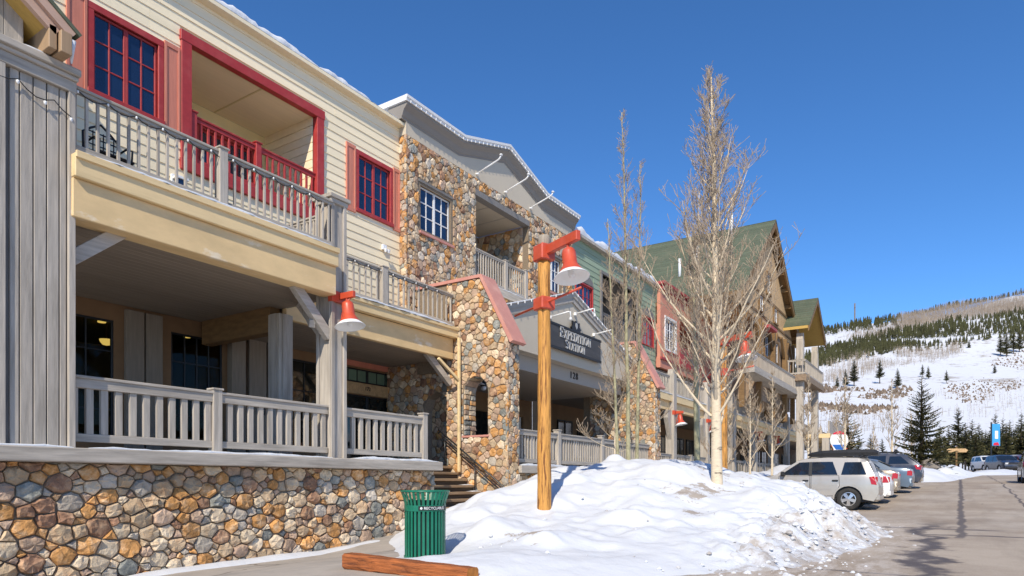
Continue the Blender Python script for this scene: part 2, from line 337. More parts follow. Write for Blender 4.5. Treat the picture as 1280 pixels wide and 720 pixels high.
def copy_tree(o, loc=None, rotz=None, parent=None):
    c = o.copy(); COL.objects.link(c); c.parent = parent
    if loc is not None: c.location = loc
    if rotz is not None: c.rotation_euler.z = rotz
    for ch in o.children: copy_tree(ch, parent=c)
    return c

# ground height: the street climbs gently away from the camera and the pavement dips to the wall
GU = [-400, -50, 0, 6, 12, 25, 32.5, 42, 60, 85, 120, 200, 400]; GZ = [-3.5, -2.4, -1.45, -1.12, -1.06, -0.90, -0.48, -0.06, 0.40, 1.02, 1.9, 3.2, 5.0]
def zg(u, d=0):
    k = min(1, max(0, (d - 6.4) / 4.2)); k = k * k * (3 - 2 * k)
    return float(np.interp(u, GU, GZ)) - 0.33 * k * min(1, max(0, (13.5 - u) / 4.5))

# ------------------------------------------------------------------ stone work
def clip(poly, nx, ny, c):                       # keep nx*x + ny*y <= c
    out = []; k = len(poly)
    for i in range(k):
        p = poly[i]; q = poly[(i + 1) % k]; a = nx * p[0] + ny * p[1] - c; b = nx * q[0] + ny * q[1] - c
        if a <= 0: out.append(p)
        if (a < 0 < b) or (b < 0 < a):
            t = a / (a - b); out.append((p[0] + (q[0] - p[0]) * t, p[1] + (q[1] - p[1]) * t))
    return out
def area(poly): return 0.5 * sum(poly[i][0] * poly[(i + 1) % len(poly)][1] - poly[(i + 1) % len(poly)][0] * poly[i][1] for i in range(len(poly)))
def inside(poly, p):
    return all((poly[(i + 1) % len(poly)][0] - poly[i][0]) * (p[1] - poly[i][1]) - (poly[(i + 1) % len(poly)][1] - poly[i][1]) * (p[0] - poly[i][0]) >= 0 for i in range(len(poly)))
def stone_cells(region, holes, rmin, rmax, seed, squash=1.25, gap=0.004):
    rng = random.Random(seed); xs = [p[0] for p in region]; ys = [p[1] for p in region]
    x0, x1, y0, y1 = min(xs), max(xs), min(ys), max(ys); pts = []; G = {}; cs = rmax * 2
    def near(x, y):
        gx, gy = int(x / squash / cs), int(y / cs)
        for i in (-1, 0, 1):
            for j in (-1, 0, 1): yield from G.get((gx + i, gy + j), ())
    for phase, tries in ((rmax, 60), (rmax * 0.8, 250), ((rmin + rmax) / 2, 900), (rmin, 2600)):
        for _ in range(int(tries * (x1 - x0) * (y1 - y0) * 0.045 / (rmin * rmax) / 8) + 20):
            r = rng.uniform(phase * 0.85, phase * 1.1) if phase > rmin else rng.uniform(rmin * 0.8, rmin * 1.15)
            x = rng.uniform(x0 - r, x1 + r); y = rng.uniform(y0 - r, y1 + r)
            if any(((x - q[0]) / squash) ** 2 + (y - q[1]) ** 2 < ((r + q[2]) * 0.93) ** 2 for q in near(x, y)): continue
            q = (x, y, r); pts.append(q); G.setdefault((int(x / squash / cs), int(y / cs)), []).append(q)
    cells = []; A = np.array(pts); sx = A[:, 0] / squash
    for i, (x, y, r) in enumerate(pts):
        if any(inside(h, (x, y)) for h in holes): continue
        poly = [(p[0] / squash, p[1]) for p in region]; d2 = (sx - x / squash) ** 2 + (A[:, 1] - y) ** 2
        for j in np.argsort(d2)[1:22]:
            xj, yj, rj = A[j]; a = x / squash; b = xj / squash
            poly = clip(poly, 2 * (b - a), 2 * (yj - y), b * b + yj * yj - a * a - y * y - rj * rj + r * r)
            if len(poly) < 3: break
        poly = [(p[0] * squash, p[1]) for p in poly]
        for h in holes:
            if len(poly) < 3: break
            best = None
            for k in range(len(h)):
                p = h[k]; q = h[(k + 1) % len(h)]; L = math.hypot(q[0] - p[0], q[1] - p[1]); nx, ny = (q[1] - p[1]) / L, -(q[0] - p[0]) / L
                dist = nx * (x - p[0]) + ny * (y - p[1])
                if best is None or dist > best[0]: best = (dist, nx, ny, p)
            _, nx, ny, p = best
            poly = clip(poly, -nx, -ny, -(nx * p[0] + ny * p[1]))
        if len(poly) < 3 or area(poly) < rmin * rmin * 0.55: continue
        cx = sum(p[0] for p in poly) / len(poly); cy = sum(p[1] for p in poly) / len(poly)
        for k in range(len(poly)):
            pass
        pl = poly
        for k in range(len(poly)):
            p = poly[k]; q = poly[(k + 1) % len(poly)]; L = math.hypot(q[0] - p[0], q[1] - p[1])
            if L < 1e-6: continue
            nx, ny = (q[1] - p[1]) / L, -(q[0] - p[0]) / L
            pl = clip(pl, nx, ny, nx * p[0] + ny * p[1] - gap * rng.uniform(0.5, 1.6))
            if len(pl) < 3: break
        if len(pl) < 3: continue
        # merge short edges, then cut corners
        q = []
        for p in pl:
            if not q or math.hypot(p[0] - q[-1][0], p[1] - q[-1][1]) > 0.035: q.append(p)
        if len(q) > 3 and math.hypot(q[0][0] - q[-1][0], q[0][1] - q[-1][1]) < 0.035: q.pop()
        if len(q) < 3: continue
        o = []; sz = math.sqrt(abs(area(q)))
        for k in range(len(q)):
            b, c = q[k], q[(k + 1) % len(q)]; jx, jy = rng.uniform(-0.05, 0.03) * sz, rng.uniform(-0.05, 0.03) * sz
            mx_, my_ = sum(p[0] for p in q) / len(q), sum(p[1] for p in q) / len(q); vx, vy = b[0] - mx_, b[1] - my_; L = math.hypot(vx, vy) or 1; t = 1 - rng.uniform(-0.01, 0.07)
            o.append((mx_ + vx * t, my_ + vy * t)); L2 = math.hypot(c[0] - b[0], c[1] - b[1])
            if L2 > 0.42 * sz and len(o) < 11:
                f = rng.uniform(0.35, 0.65); e = rng.uniform(-0.035, 0.012) * sz; nx, ny = (c[1] - b[1]) / L2, -(c[0] - b[0]) / L2; o.append((b[0] + (c[0] - b[0]) * f + nx * e, b[1] + (c[1] - b[1]) * f + ny * e))
        cells.append((o, area(o)))
    return cells
def stone_mesh(mb, poly, O, A, B, N, rng, bulge):
    cx = sum(p[0] for p in poly) / len(poly); cy = sum(p[1] for p in poly) / len(poly); n = len(poly); vs = []
    tx, ty = rng.uniform(-0.25, 0.25), rng.uniform(-0.25, 0.25); sz = math.sqrt(abs(area(poly)))
    h0 = bulge * rng.uniform(0.45, 1.0)
    def w(x, y, h): return O + A * x + B * y + N * h
    for p in poly: vs.append(w(p[0], p[1], -0.03))
    for p in poly:
        k = 0.97; x = cx + (p[0] - cx) * k; y = cy + (p[1] - cy) * k; vs.append(w(x, y, max(0.006, h0 * rng.uniform(0.25, 0.8))))
    for p in poly:
        k = rng.uniform(0.62, 0.88); x = cx + (p[0] - cx) * k; y = cy + (p[1] - cy) * k
        vs.append(w(x, y, h0 + (tx * (x - cx) + ty * (y - cy)) * 0.6 + rng.uniform(-0.3, 0.3) * h0))
    vs.append(w(cx, cy, h0 * rng.uniform(1.0, 1.2)))
    fs = []
    for r in range(2):
        for i in range(n): fs.append((r * n + i, r * n + (i + 1) % n, (r + 1) * n + (i + 1) % n, (r + 1) * n + i))
    for i in range(n): fs.append((2 * n + i, 2 * n + (i + 1) % n, 3 * n))
    mb.add(vs, fs)
def stone_face(parent, region, holes, O, A, B, rmin, rmax, seed, bulge=0.05, most=300, squash=1.25):
    O = Vector(O); A = Vector(A); B = Vector(B); N = A.cross(B).normalized(); rng = random.Random(seed + 1)
    cells = stone_cells(region, holes, rmin, rmax, seed, squash); cells.sort(key=lambda t: -t[1])
    for poly, ar in cells[:most]:
        mb = MB(); stone_mesh(mb, poly, O, A, B, N, rng, bulge * (0.8 if ar < 0.03 else 1.1)); o = mb.build('stone', rng.choice(SW), parent)
    if len(cells) > most:
        mb = MB(); names = [t[0] for t in STONES]
        for poly, ar in cells[most:]:
            mb.mi = names.index(rng.choice(SW)); stone_mesh(mb, poly, O, A, B, N, rng, bulge * 0.8)
        tag(mb.build('small_stones', names, parent), kind='stuff')
    return len(cells)
EX, EY, EZ = Vector((1, 0, 0)), Vector((0, 1, 0)), Vector((0, 0, 1))

# ------------------------------------------------------------------ building helpers
def wall_panel(parent, name, m, u0, u1, z0, z1, D, holes=(), depth=0.12):
    us = sorted({u0, u1, *[h[0] for h in holes], *[h[1] for h in holes]}); zs = sorted({z0, z1, *[h[2] for h in holes], *[h[3] for h in holes]})
    us = [u for u in us if u0 <= u <= u1]; zs = [z for z in zs if z0 <= z <= z1]
    def solid(i, j):
        if i < 0 or j < 0 or i >= len(us) - 1 or j >= len(zs) - 1: return None
        u = (us[i] + us[i + 1]) / 2; z = (zs[j] + zs[j + 1]) / 2
        return not any(h[0] < u < h[1] and h[2] < z < h[3] for h in holes)
    mb = MB()
    for i in range(len(us) - 1):
        for j in range(len(zs) - 1):
            if not solid(i, j): continue
            a, b, c, d = us[i], us[i + 1], zs[j], zs[j + 1]
            mb.add([(a, D, c), (b, D, c), (b, D, d), (a, D, d)], [(0, 1, 2, 3)])
            for di, dj, q in ((-1, 0, [(a, D, d), (a, D + depth, d), (a, D + depth, c), (a, D, c)]), (1, 0, [(b, D, c), (b, D + depth, c), (b, D + depth, d), (b, D, d)]),
                              (0, -1, [(a, D, c), (a, D + depth, c), (b, D + depth, c), (b, D, c)]), (0, 1, [(a, D, d), (b, D, d), (b, D + depth, d), (a, D + depth, d)])):
                if solid(i + di, j + dj) is not True: mb.add(q, [(0, 1, 2, 3)])
    return mb.build(name, m, parent)
def siding(parent, m, u0, u1, z0, z1, D, ex, holes=(), seed=1, joint=4.2):
    rng = random.Random(seed); z = z0
    while z < z1 - 0.02:
        zt = min(z + ex, z1); segs = [(u0, u1)]
        for h in holes:
            if h[2] < (z + zt) / 2 < h[3]:
                ns = []
                for a, b in segs:
                    if h[0] > a: ns.append((a, min(b, h[0])))
                    if h[1] < b: ns.append((max(a, h[1]), b))
                segs = [t for t in ns if t[1] - t[0] > 0.02]
        for a, b in segs:
            cuts = [a]
            x = a + rng.uniform(1.0, joint)
            while x < b - 0.6: cuts.append(x); x += rng.uniform(2.6, joint)
            cuts.append(b)
            for i in range(len(cuts) - 1):
                p, q = cuts[i] + (0.0015 if i else 0), cuts[i + 1] - (0.0015 if i < len(cuts) - 2 else 0); t = 0.024 + rng.uniform(-0.003, 0.003)
                MB().add([(p, D - t, z), (q, D - t, z), (q, D - 0.004, zt + 0.012), (p, D - 0.004, zt + 0.012), (p, D, z), (q, D, z), (q, D, zt + 0.012), (p, D, zt + 0.012)],
                         [(0, 1, 2, 3), (4, 7, 6, 5), (0, 4, 5, 1), (3, 2, 6, 7), (0, 3, 7, 4), (1, 5, 6, 2)]).build('siding_board', m, parent)
        z += ex
def window(parent, u0, u1, z0, z1, D, nx, nz, frame, pane, trim=None, tw=0.12, sashes=1, proud=0.05, bar=0.028, sill=True, name='window', setback=0.05):
    """opening u0..u1, z0..z1: trim round it, sash frame, panes of their own and muntins"""
    mb = MB()
    if trim:
        mb.cbox(u0 - tw, u1 + tw, D - proud, D + 0.04, z1, z1 + tw * 1.15); mb.cbox(u0 - tw, u0, D - proud, D + 0.04, z0, z1 - 0.002); mb.cbox(u1, u1 + tw, D - proud, D + 0.04, z0, z1 - 0.002)
        mb.cbox(u0 - tw * 1.1, u1 + tw * 1.1, D - proud - 0.03, D + 0.04, z0 - tw, z0 - 0.002)
        w = mb.build(name, trim, parent)
    y = D + setback; fw = 0.045; sw = (u1 - u0) / sashes; fr = MB()
    for k in range(sashes):
        a, b = u0 + k * sw, u0 + (k + 1) * sw
        fr.cbox(a, a + fw, y - 0.03, y + 0.03, z0, z1, 0.004); fr.cbox(b - fw, b, y - 0.03, y + 0.03, z0, z1, 0.004)
        fr.cbox(a + fw, b - fw, y - 0.029, y + 0.029, z0, z0 + fw, 0.004); fr.cbox(a + fw, b - fw, y - 0.029, y + 0.029, z1 - fw, z1, 0.004)
    if not trim: w = fr.build(name, frame, parent)
    else: fr.build('sash', frame, w)
    mun = MB()
    for k in range(sashes):
        a, b = u0 + k * sw + fw, u0 + (k + 1) * sw - fw; c, d = z0 + fw, z1 - fw
        for i in range(1, nx): x = a + (b - a) * i / nx; mun.cbox(x - bar / 2, x + bar / 2, y - 0.02, y + 0.015, c, d, 0.003)
        for j in range(1, nz): z = c + (d - c) * j / nz; mun.cbox(a, b, y - 0.018, y + 0.014, z - bar / 2, z + bar / 2, 0.003)
        for i in range(nx):
            for j in range(nz):
                p, q = a + (b - a) * i / nx, a + (b - a) * (i + 1) / nx; r, t = c + (d - c) * j / nz, c + (d - c) * (j + 1) / nz; e = random.uniform(-0.003, 0.003)
                MB().add([(p, y + e, r), (q, y - e, r), (q, y - e, t), (p, y + e, t), (p, y + 0.012, r), (q, y + 0.012, r), (q, y + 0.012, t), (p, y + 0.012, t)],
                         [(0, 1, 2, 3), (4, 7, 6, 5), (0, 4, 5, 1), (3, 2, 6, 7), (0, 3, 7, 4), (1, 5, 6, 2)]).build('pane', pane, w)
    if mun.v: mun.build('muntins', frame, w)
    return w
def shutter(parent, u0, u1, z0, z1, D, m='shutter'):
    mb = MB(); w = 0.055; mb.cbox(u0, u0 + w, D - 0.06, D - 0.015, z0, z1, 0.004); mb.cbox(u1 - w, u1, D - 0.06, D - 0.015, z0, z1, 0.004)
    zm = (z0 + z1) / 2
    for a, b in ((z0, z0 + 0.1), (z1 - 0.1, z1)): mb.cbox(u0 + w, u1 - w, D - 0.058, D - 0.016, a, b, 0.004)
    s = mb.build('shutter', m, parent)
    MB().cbox(u0 + w, u1 - w, D - 0.04, D - 0.02, z0 + 0.1, z1 - 0.1, 0.004).build('panel', m, s)
_bal = {}
def railing(parent, p0, p1, zb, zt, m='grey_v', mh='grey_h', step=0.19, bw=0.055, posts=(), pw=0.13, top_h=0.09, top_w=0.11, low=0.10, post_up=0.06, bd=0.045):
    a = Vector((p0[0], p0[1], 0)); b = Vector((p1[0], p1[1], 0)); d = b - a; L = d.length; ang = math.atan2(d.y, d.x); R = Matrix.Translation(a) @ Matrix.Rotation(ang, 4, 'Z')
    mb = MB(); mb.cbox(0, L, -top_w / 2, top_w / 2, zt - 0.045, zt, 0.008, R); mb.cbox(0, L, -top_w / 2 + 0.025, top_w / 2 - 0.025, zt - 0.045 - top_h, zt - 0.045, 0.006, R)
    mb.cbox(0, L, -0.04, 0.04, zb + low - 0.07, zb + low + 0.05, 0.006, R); r = mb.build('railing', mh, parent)
    z0, z1 = zb + low + 0.05, zt - 0.045 - top_h; key = (round(bw, 3), round(z1 - z0, 3), m, bd)
    if key not in _bal: _bal[key] = MB().cbox(-bw / 2, bw / 2, -bd / 2, bd / 2, 0, z1 - z0, 0.004).mesh('baluster', m)
    n = max(1, int(L / step)); 
    for i in range(n):
        x = (i + 0.5) * L / n
        if any(abs(x - q) < pw / 2 + bw / 2 for q in posts): continue
        p = R @ Vector((x + random.uniform(-0.004, 0.004), 0, 0)); link('baluster', _bal[key], r, (p.x, p.y, z0), ang + random.uniform(-0.03, 0.03))
    for q in posts:
        mb = MB(); mb.cbox(q - pw / 2, q + pw / 2, -pw / 2, pw / 2, zb - 0.04, zt + post_up - 0.035, 0.008, R); mb.cbox(q - pw / 2 - 0.02, q + pw / 2 + 0.02, -pw / 2 - 0.02, pw / 2 + 0.02, zt + post_up - 0.035, zt + post_up, 0.008, R)
        mb.build('railing_post', m, r)
    return r
def snow_strip(parent, u0, u1, d0, d1, z, h, seed, name='snow_cap', ax='x', step=0.12, m='snow'):
    rng = random.Random(seed); n = max(4, int((u1 - u0) / step)); mb = MB(); vs = []; ph = rng.uniform(0, 9); w = d1 - d0
    PR = [(0.0, 0.0), (-0.01, 0.45), (0.02, 0.8), (0.09, 0.97), (0.3, 1.0), (0.8, 0.9), (1.0, 0.0)]; K = len(PR) - 1
    for i in range(n + 1):
        u = u0 + (u1 - u0) * i / n; e = min(1, i / 3, (n - i) / 3); k = (0.66 + 0.3 * math.sin(u * 1.3 + ph) * math.sin(u * 2.9 + ph * 2) + rng.uniform(-0.10, 0.10)) * (0.25 + 0.75 * e); k = max(0.10, k); f0 = d0 + min(0.05, w * 0.2) * rng.uniform(0, 1)
        for a_, b_ in PR: d = f0 + (d1 - f0) * a_; q = z - 0.004 + h * k * b_; vs.append((u, d, q) if ax == 'x' else (d, u, q))
    fs = [(i * (K + 1) + j, (i + 1) * (K + 1) + j, (i + 1) * (K + 1) + j + 1, i * (K + 1) + j + 1) for i in range(n) for j in range(K)]
    mb.add(vs, fs); return mb.build(name, m, parent, smooth=True)

# ================================================================== SETTING: terrain, road, pavement
CA, SA = math.cos(ANG), math.sin(ANG)
def cam_xy(xc, yc): return xc * SA + yc * CA, yc * SA - xc * CA          # lateral / depth as seen down the street -> world X, Y
def to_cam(u, d): return u * SA - d * CA, u * CA + d * SA
def hill(u, d):
    xc, yc = to_cam(u, d); xc = min(xc, 1500)
    r = (yc - 130) / 670.0
    if r <= 0 or xc < -900: return 0.0
    k = min(r, 1.0) ** 1.12; z = k * (174 + 0.19 * (max(xc, -250) - 366)) - 3 * math.sin(k * 9 + xc * 0.01) * k
    if r > 1: z -= (r - 1) * 60
    return max(0, z)
def terrain(u, d): return zg(u, d) + hill(u, d)
def build_terrain():
    ang = sorted(set([round(math.radians(a), 5) for a in list(range(-180, 181, 6)) + [x * 0.5 for x in range(-30, 80)]])); rad = [0] + [2 * 1.115 ** i for i in range(68) if 2 * 1.115 ** i < 2600]
    vs = []; fs = []; n = len(ang)
    for r in rad:
        for a in ang: u, d = r * math.cos(a), r * math.sin(a); vs.append((u, d, terrain(u, d) - 0.06))
    for i in range(len(rad) - 1):
        for j in range(n - 1): fs.append((i * n + j, (i + 1) * n + j, (i + 1) * n + j + 1, i * n + j + 1))
    o = MB().add(vs, fs).build('ground', 'hillside', smooth=True); tag(o, kind='structure'); return o
def hillside_mat():
    m = bpy.data.materials.new('hillside'); m.use_nodes = True; nt = m.node_tree; n = nt.nodes; l = nt.links; b = n['Principled BSDF']; b.inputs['Roughness'].default_value = 0.8
    g = n.new('ShaderNodeNewGeometry')
    def noise(s, d=6, r=0.62, st=(1, 1, 1)):
        mp = n.new('ShaderNodeMapping'); mp.inputs['Scale'].default_value = st; l.new(g.outputs['Position'], mp.inputs['Vector'])
        q = n.new('ShaderNodeTexNoise'); q.inputs['Scale'].default_value = s; q.inputs['Detail'].default_value = d; q.inputs['Roughness'].default_value = r; l.new(mp.outputs[0], q.inputs['Vector']); return q
    a = noise(0.018); f = noise(0.16, 8, 0.7)
    ad = n.new('ShaderNodeMath'); ad.operation = 'MULTIPLY_ADD'; l.new(a.outputs['Fac'], ad.inputs[0]); ad.inputs[1].default_value = 0.55; l.new(f.outputs['Fac'], ad.inputs[2])
    mr = n.new('ShaderNodeMapRange'); mr.inputs['From Min'].default_value = 0.83; mr.inputs['From Max'].default_value = 0.94; mr.inputs['To Max'].default_value = 0.8; l.new(ad.outputs[0], mr.inputs['Value'])
    mx = n.new('ShaderNodeMix'); mx.data_type = 'RGBA'; mx.inputs['A'].default_value = (0.68, 0.69, 0.71, 1); mx.inputs['B'].default_value = (0.27, 0.21, 0.15, 1); l.new(mr.outputs[0], mx.inputs['Factor'])
    l.new(mx.outputs['Result'], b.inputs['Base Color'])
    bp = n.new('ShaderNodeBump'); bp.inputs['Strength'].default_value = 0.5; bp.inputs['Distance'].default_value = 1.5; l.new(f.outputs['Fac'], bp.inputs['Height']); l.new(bp.outputs[0], b.inputs['Normal'])
    M['hillside'] = m
hillside_mat(); build_terrain()

def asphalt_mat():
    m = bpy.data.materials.new('asphalt'); m.use_nodes = True; nt = m.node_tree; n = nt.nodes; l = nt.links; b = n['Principled BSDF']
    g = n.new('ShaderNodeNewGeometry')
    def noise(s, d=6, r=0.62, st=(1, 1, 1)):
        mp = n.new('ShaderNodeMapping'); mp.inputs['Scale'].default_value = st; l.new(g.outputs['Position'], mp.inputs['Vector'])
        q = n.new('ShaderNodeTexNoise'); q.inputs['Scale'].default_value = s; q.inputs['Detail'].default_value = d; q.inputs['Roughness'].default_value = r; l.new(mp.outputs[0], q.inputs['Vector']); return q.outputs['Fac']
    def mapr(v, a, b_, c, d):
        q = n.new('ShaderNodeMapRange'); q.inputs['From Min'].default_value = a; q.inputs['From Max'].default_value = b_; q.inputs['To Min'].default_value = c; q.inputs['To Max'].default_value = d; l.new(v, q.inputs['Value']); return q.outputs[0]
    def math_(op, a, b_):
        q = n.new('ShaderNodeMath'); q.operation = op
        for i, v in enumerate((a, b_)):
            if isinstance(v, (int, float)): q.inputs[i].default_value = v
            else: l.new(v, q.inputs[i])
        return q.outputs[0]
    def mix(f, A, B):
        q = n.new('ShaderNodeMix'); q.data_type = 'RGBA'; l.new(f, q.inputs['Factor'])
        for k, v in (('A', A), ('B', B)):
            if isinstance(v, tuple): q.inputs[k].default_value = (*v, 1)
            else: l.new(v, q.inputs[k])
        return q.outputs['Result']
    big = noise(0.45, 5); fine = noise(60, 3); streak = noise(0.9, 6, 0.6, (0.35, 2.2, 1)); salt = noise(0.28, 7, 0.66, (0.6, 1.6, 1))
    c = mix(mapr(big, 0.35, 0.65, 0, 1), (0.29, 0.225, 0.165), (0.43, 0.355, 0.275))
    c = mix(mapr(salt, 0.50, 0.70, 0, 0.6), c, (0.50, 0.44, 0.37))
    c = mix(mapr(streak, 0.5, 0.75, 0, 0.5), c, (0.25, 0.20, 0.15))
    # meltwater running from the snow bank: wet where a warped distance to the bank edge is small
    sp = n.new('ShaderNodeSeparateXYZ'); l.new(g.outputs['Position'], sp.inputs[0]); X, Y = sp.outputs[0], sp.outputs[1]
    w1 = noise(0.55, 7, 0.65); w2 = noise(1.5, 6, 0.7, (1, 1, 1))
    edge = math_('ADD', Y, math_('MULTIPLY', math_('SUBTRACT', w1, 0.5), 2.6)); edge = math_('ADD', edge, math_('MULTIPLY', math_('SUBTRACT', w2, 0.5), 1.0))
    dd = math_('ABSOLUTE', math_('SUBTRACT', edge, 0.62), 0); line = 0.62
    wet = mapr(dd, 0.10, 0.30, 1, 0)
    wet = math_('MULTIPLY', wet, mapr(X, 17.5, 20.0, 1, 0))
    def seam(coord, pos, wdt, wob, sc_):
        nn = noise(sc_, 5, 0.6); p = math_('ADD', coord, math_('MULTIPLY', math_('SUBTRACT', nn, 0.5), wob)); return mapr(math_('ABSOLUTE', math_('SUBTRACT', p, pos), 0), wdt * 0.5, wdt, 1, 0)
    s1 = math_('MULTIPLY', seam(Y, -0.02, 0.10, 0.35, 0.8), mapr(X, 14.8, 15.2, 0, 1)); s2 = math_('MULTIPLY', seam(X, 15.6, 0.15, 0.9, 0.5), mapr(Y, 0.6, 0.9, 1, 0)); s3 = math_('MULTIPLY', seam(X, 17.3, 0.22, 1.2, 0.6), mapr(Y, -0.9, -0.3, 0, 1))
    s4 = math_('MULTIPLY', seam(Y, -1.75, 0.05, 0.6, 0.5), mapr(X, 17, 18, 0, 1)); s5 = math_('MULTIPLY', seam(X, 9.2, 0.07, 0.7, 0.5), mapr(Y, -1.0, -0.4, 0, 1))
    sm = math_('MAXIMUM', math_('MAXIMUM', s1, s2), math_('MAXIMUM', s3, math_('MAXIMUM', s4, s5)))
    spots = mapr(noise(1.1, 3, 0.5, (0.7, 2.6, 1)), 0.735, 0.76, 0, 1)
    wet = math_('MAXIMUM', wet, math_('MAXIMUM', math_('MULTIPLY', sm, 0.85), spots))
    c = mix(wet, c, (0.105, 0.080, 0.062))
    # slush beside the bank
    sl = math_('MULTIPLY', mapr(math_('SUBTRACT', edge, line), 0.0, 0.8, 0, 1), mapr(noise(2.4, 8, 0.75, (0.6, 1.6, 1)), 0.44, 0.58, 0, 0.8)); sl = math_('MULTIPLY', sl, mapr(X, 18.0, 22.0, 1, 0))
    c = mix(sl, c, (0.56, 0.50, 0.44))
    q = n.new('ShaderNodeVectorMath'); q.operation = 'SCALE'; l.new(c, q.inputs[0]); l.new(mapr(fine, 0.3, 0.7, 0.86, 1.14), q.inputs['Scale'])
    l.new(q.outputs[0], b.inputs['Base Color']); l.new(mapr(wet, 0, 1, 0.88, 0.6), b.inputs['Roughness'])
    bp = n.new('ShaderNodeBump'); bp.inputs['Strength'].default_value = 0.35; bp.inputs['Distance'].default_value = 0.01; l.new(fine, bp.inputs['Height']); l.new(bp.outputs[0], b.inputs['Normal'])
    M['asphalt'] = m
asphalt_mat()
def sheet(name, m, u0, u1, d0, d1, dz, nu=60, nd=6, f=None):
    vs = []; fs = []
    for i in range(nu + 1):
        for j in range(nd + 1):
            u = u0 + (u1 - u0) * i / nu; d = d0 + (d1 - d0) * j / nd; vs.append((u, d, zg(u, d) + dz + (f(u, d) if f else 0)))
    for i in range(nu):
        for j in range(nd): k = i * (nd + 1) + j; fs.append((k, k + nd + 1, k + nd + 2, k + 1))
    return tag(MB().add(vs, fs).build(name, m, smooth=True), kind='structure')
sheet('road', 'asphalt', -60, 104, -22, 8.6, 0.0, 120, 30)
sheet('pavement', 'concrete', -6, 13.2, 5.2, 10.8, 0.03, 40, 16)

# ================================================================== CREAM BUILDING with porch and balconies
B1 = thing('lodge_building', 'cream clapboard lodge with red window trim, grey balconies and a stone porch base', 'building', (8, 13, -1.4))
holes1 = [(6.68, 7.96, 7.68, 9.24), (8.68, 12.22, 7.05, 9.65), (13.72, 14.98, 7.72, 9.24)]
sh1 = [(6.56, 8.08, 7.55, 9.38), (8.46, 12.44, 6.84, 9.86), (13.6, 15.1, 7.6, 9.38)]
wall_panel(B1, 'wall', 'cream_wall', -1.0, 15.44, 4.5, 10.75, 14.2, holes1, 0.14)
siding(B1, 'siding_cream', 4.2, 15.42, 4.55, 10.72, 14.2, 0.225, sh1, 3)
window(B1, 6.68, 7.96, 7.68, 9.24, 14.2, 2, 3, 'red_trim', 'pane_blue', 'red_trim', 0.12, 2)
window(B1, 13.72, 14.98, 7.72, 9.24, 14.2, 2, 3, 'red_trim', 'pane_blue', 'red_trim', 0.11, 2)
for a, b, z0, z1 in ((6.18, 6.55, 7.5, 9.42), (8.09, 8.44, 7.5, 9.42), (13.24, 13.59, 7.55, 9.42), (15.11, 15.40, 7.55, 9.42)): shutter(B1, a, b, z0, z1, 14.2)
# recessed balcony of the upper storey
mb = MB(); mb.cbox(8.46, 8.70, 14.13, 14.295, 6.86, 9.64); mb.cbox(12.20, 12.44, 14.13, 14.295, 6.86, 9.64); mb.cbox(8.44, 12.46, 14.12, 14.295, 9.63, 9.86); mb.cbox(8.44, 12.46, 14.11, 14.295, 6.82, 7.07)
rc = mb.build('balcony_frame', 'red_trim', B1)
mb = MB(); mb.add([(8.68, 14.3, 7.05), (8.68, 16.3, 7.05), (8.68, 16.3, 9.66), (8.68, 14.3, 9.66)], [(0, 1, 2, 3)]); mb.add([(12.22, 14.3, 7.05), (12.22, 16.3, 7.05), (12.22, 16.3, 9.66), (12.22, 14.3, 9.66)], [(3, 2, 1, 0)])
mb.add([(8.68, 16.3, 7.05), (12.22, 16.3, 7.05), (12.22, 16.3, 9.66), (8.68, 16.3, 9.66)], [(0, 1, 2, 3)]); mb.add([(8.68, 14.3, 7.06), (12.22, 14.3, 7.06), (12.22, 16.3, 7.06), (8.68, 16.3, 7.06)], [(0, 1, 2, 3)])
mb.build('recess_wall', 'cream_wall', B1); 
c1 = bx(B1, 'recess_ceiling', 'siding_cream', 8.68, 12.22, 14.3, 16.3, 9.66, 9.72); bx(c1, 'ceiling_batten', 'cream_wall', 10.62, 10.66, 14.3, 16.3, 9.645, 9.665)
for zz in np.arange(7.2, 9.6, 0.225): bx(B1, 'siding_board', 'siding_cream', 12.19, 12.222, 14.32, 16.3, zz, zz + 0.215)
railing(B1, (8.72, 14.24), (12.20, 14.24), 7.05, 8.15, 'red_trim', 'red_trim', 0.17, 0.05, (0.05, 1.72), 0.15, post_up=0.08)
window(B1, 10.2, 11.7, 7.1, 9.05, 16.24, 2, 2, 'red_trim', 'pane_blue', 'red_trim', 0.12, 2, name='balcony_door')
window(B1, 8.95, 9.7, 7.1, 9.0, 16.24, 1, 2, 'red_trim', 'pane_dark', 'red_trim', 0.10, 1, name='balcony_door')
# eave
mb = MB(); mb.cbox(-1.0, 15.5, 13.98, 14.25, 10.72, 10.82); ev = mb.build('eave', 'siding_cream', B1)
MB().prism([(13.98, 10.82), (18.5, 11.0), (18.5, 10.8), (14.3, 10.7)], -1.0, 15.44, 'x').build('roof', 'roof_green', B1, fix=True)
for a, b, s_, h in ((4.0, 8.4, 5, 0.22), (8.3, 12.3, 8, 0.30), (12.0, 14.2, 11, 0.26), (14.0, 15.4, 12, 0.10)): snow_strip(B1, a, b, 14.0, 15.4, 10.83, h * 0.85, s_)
MB().add([(-1, 15, 10.95), (15.44, 15, 10.95), (15.44, 18.4, 11.12), (-1, 18.4, 11.12)], [(0, 1, 2, 3)]).build('roof_snow', 'snow', B1)
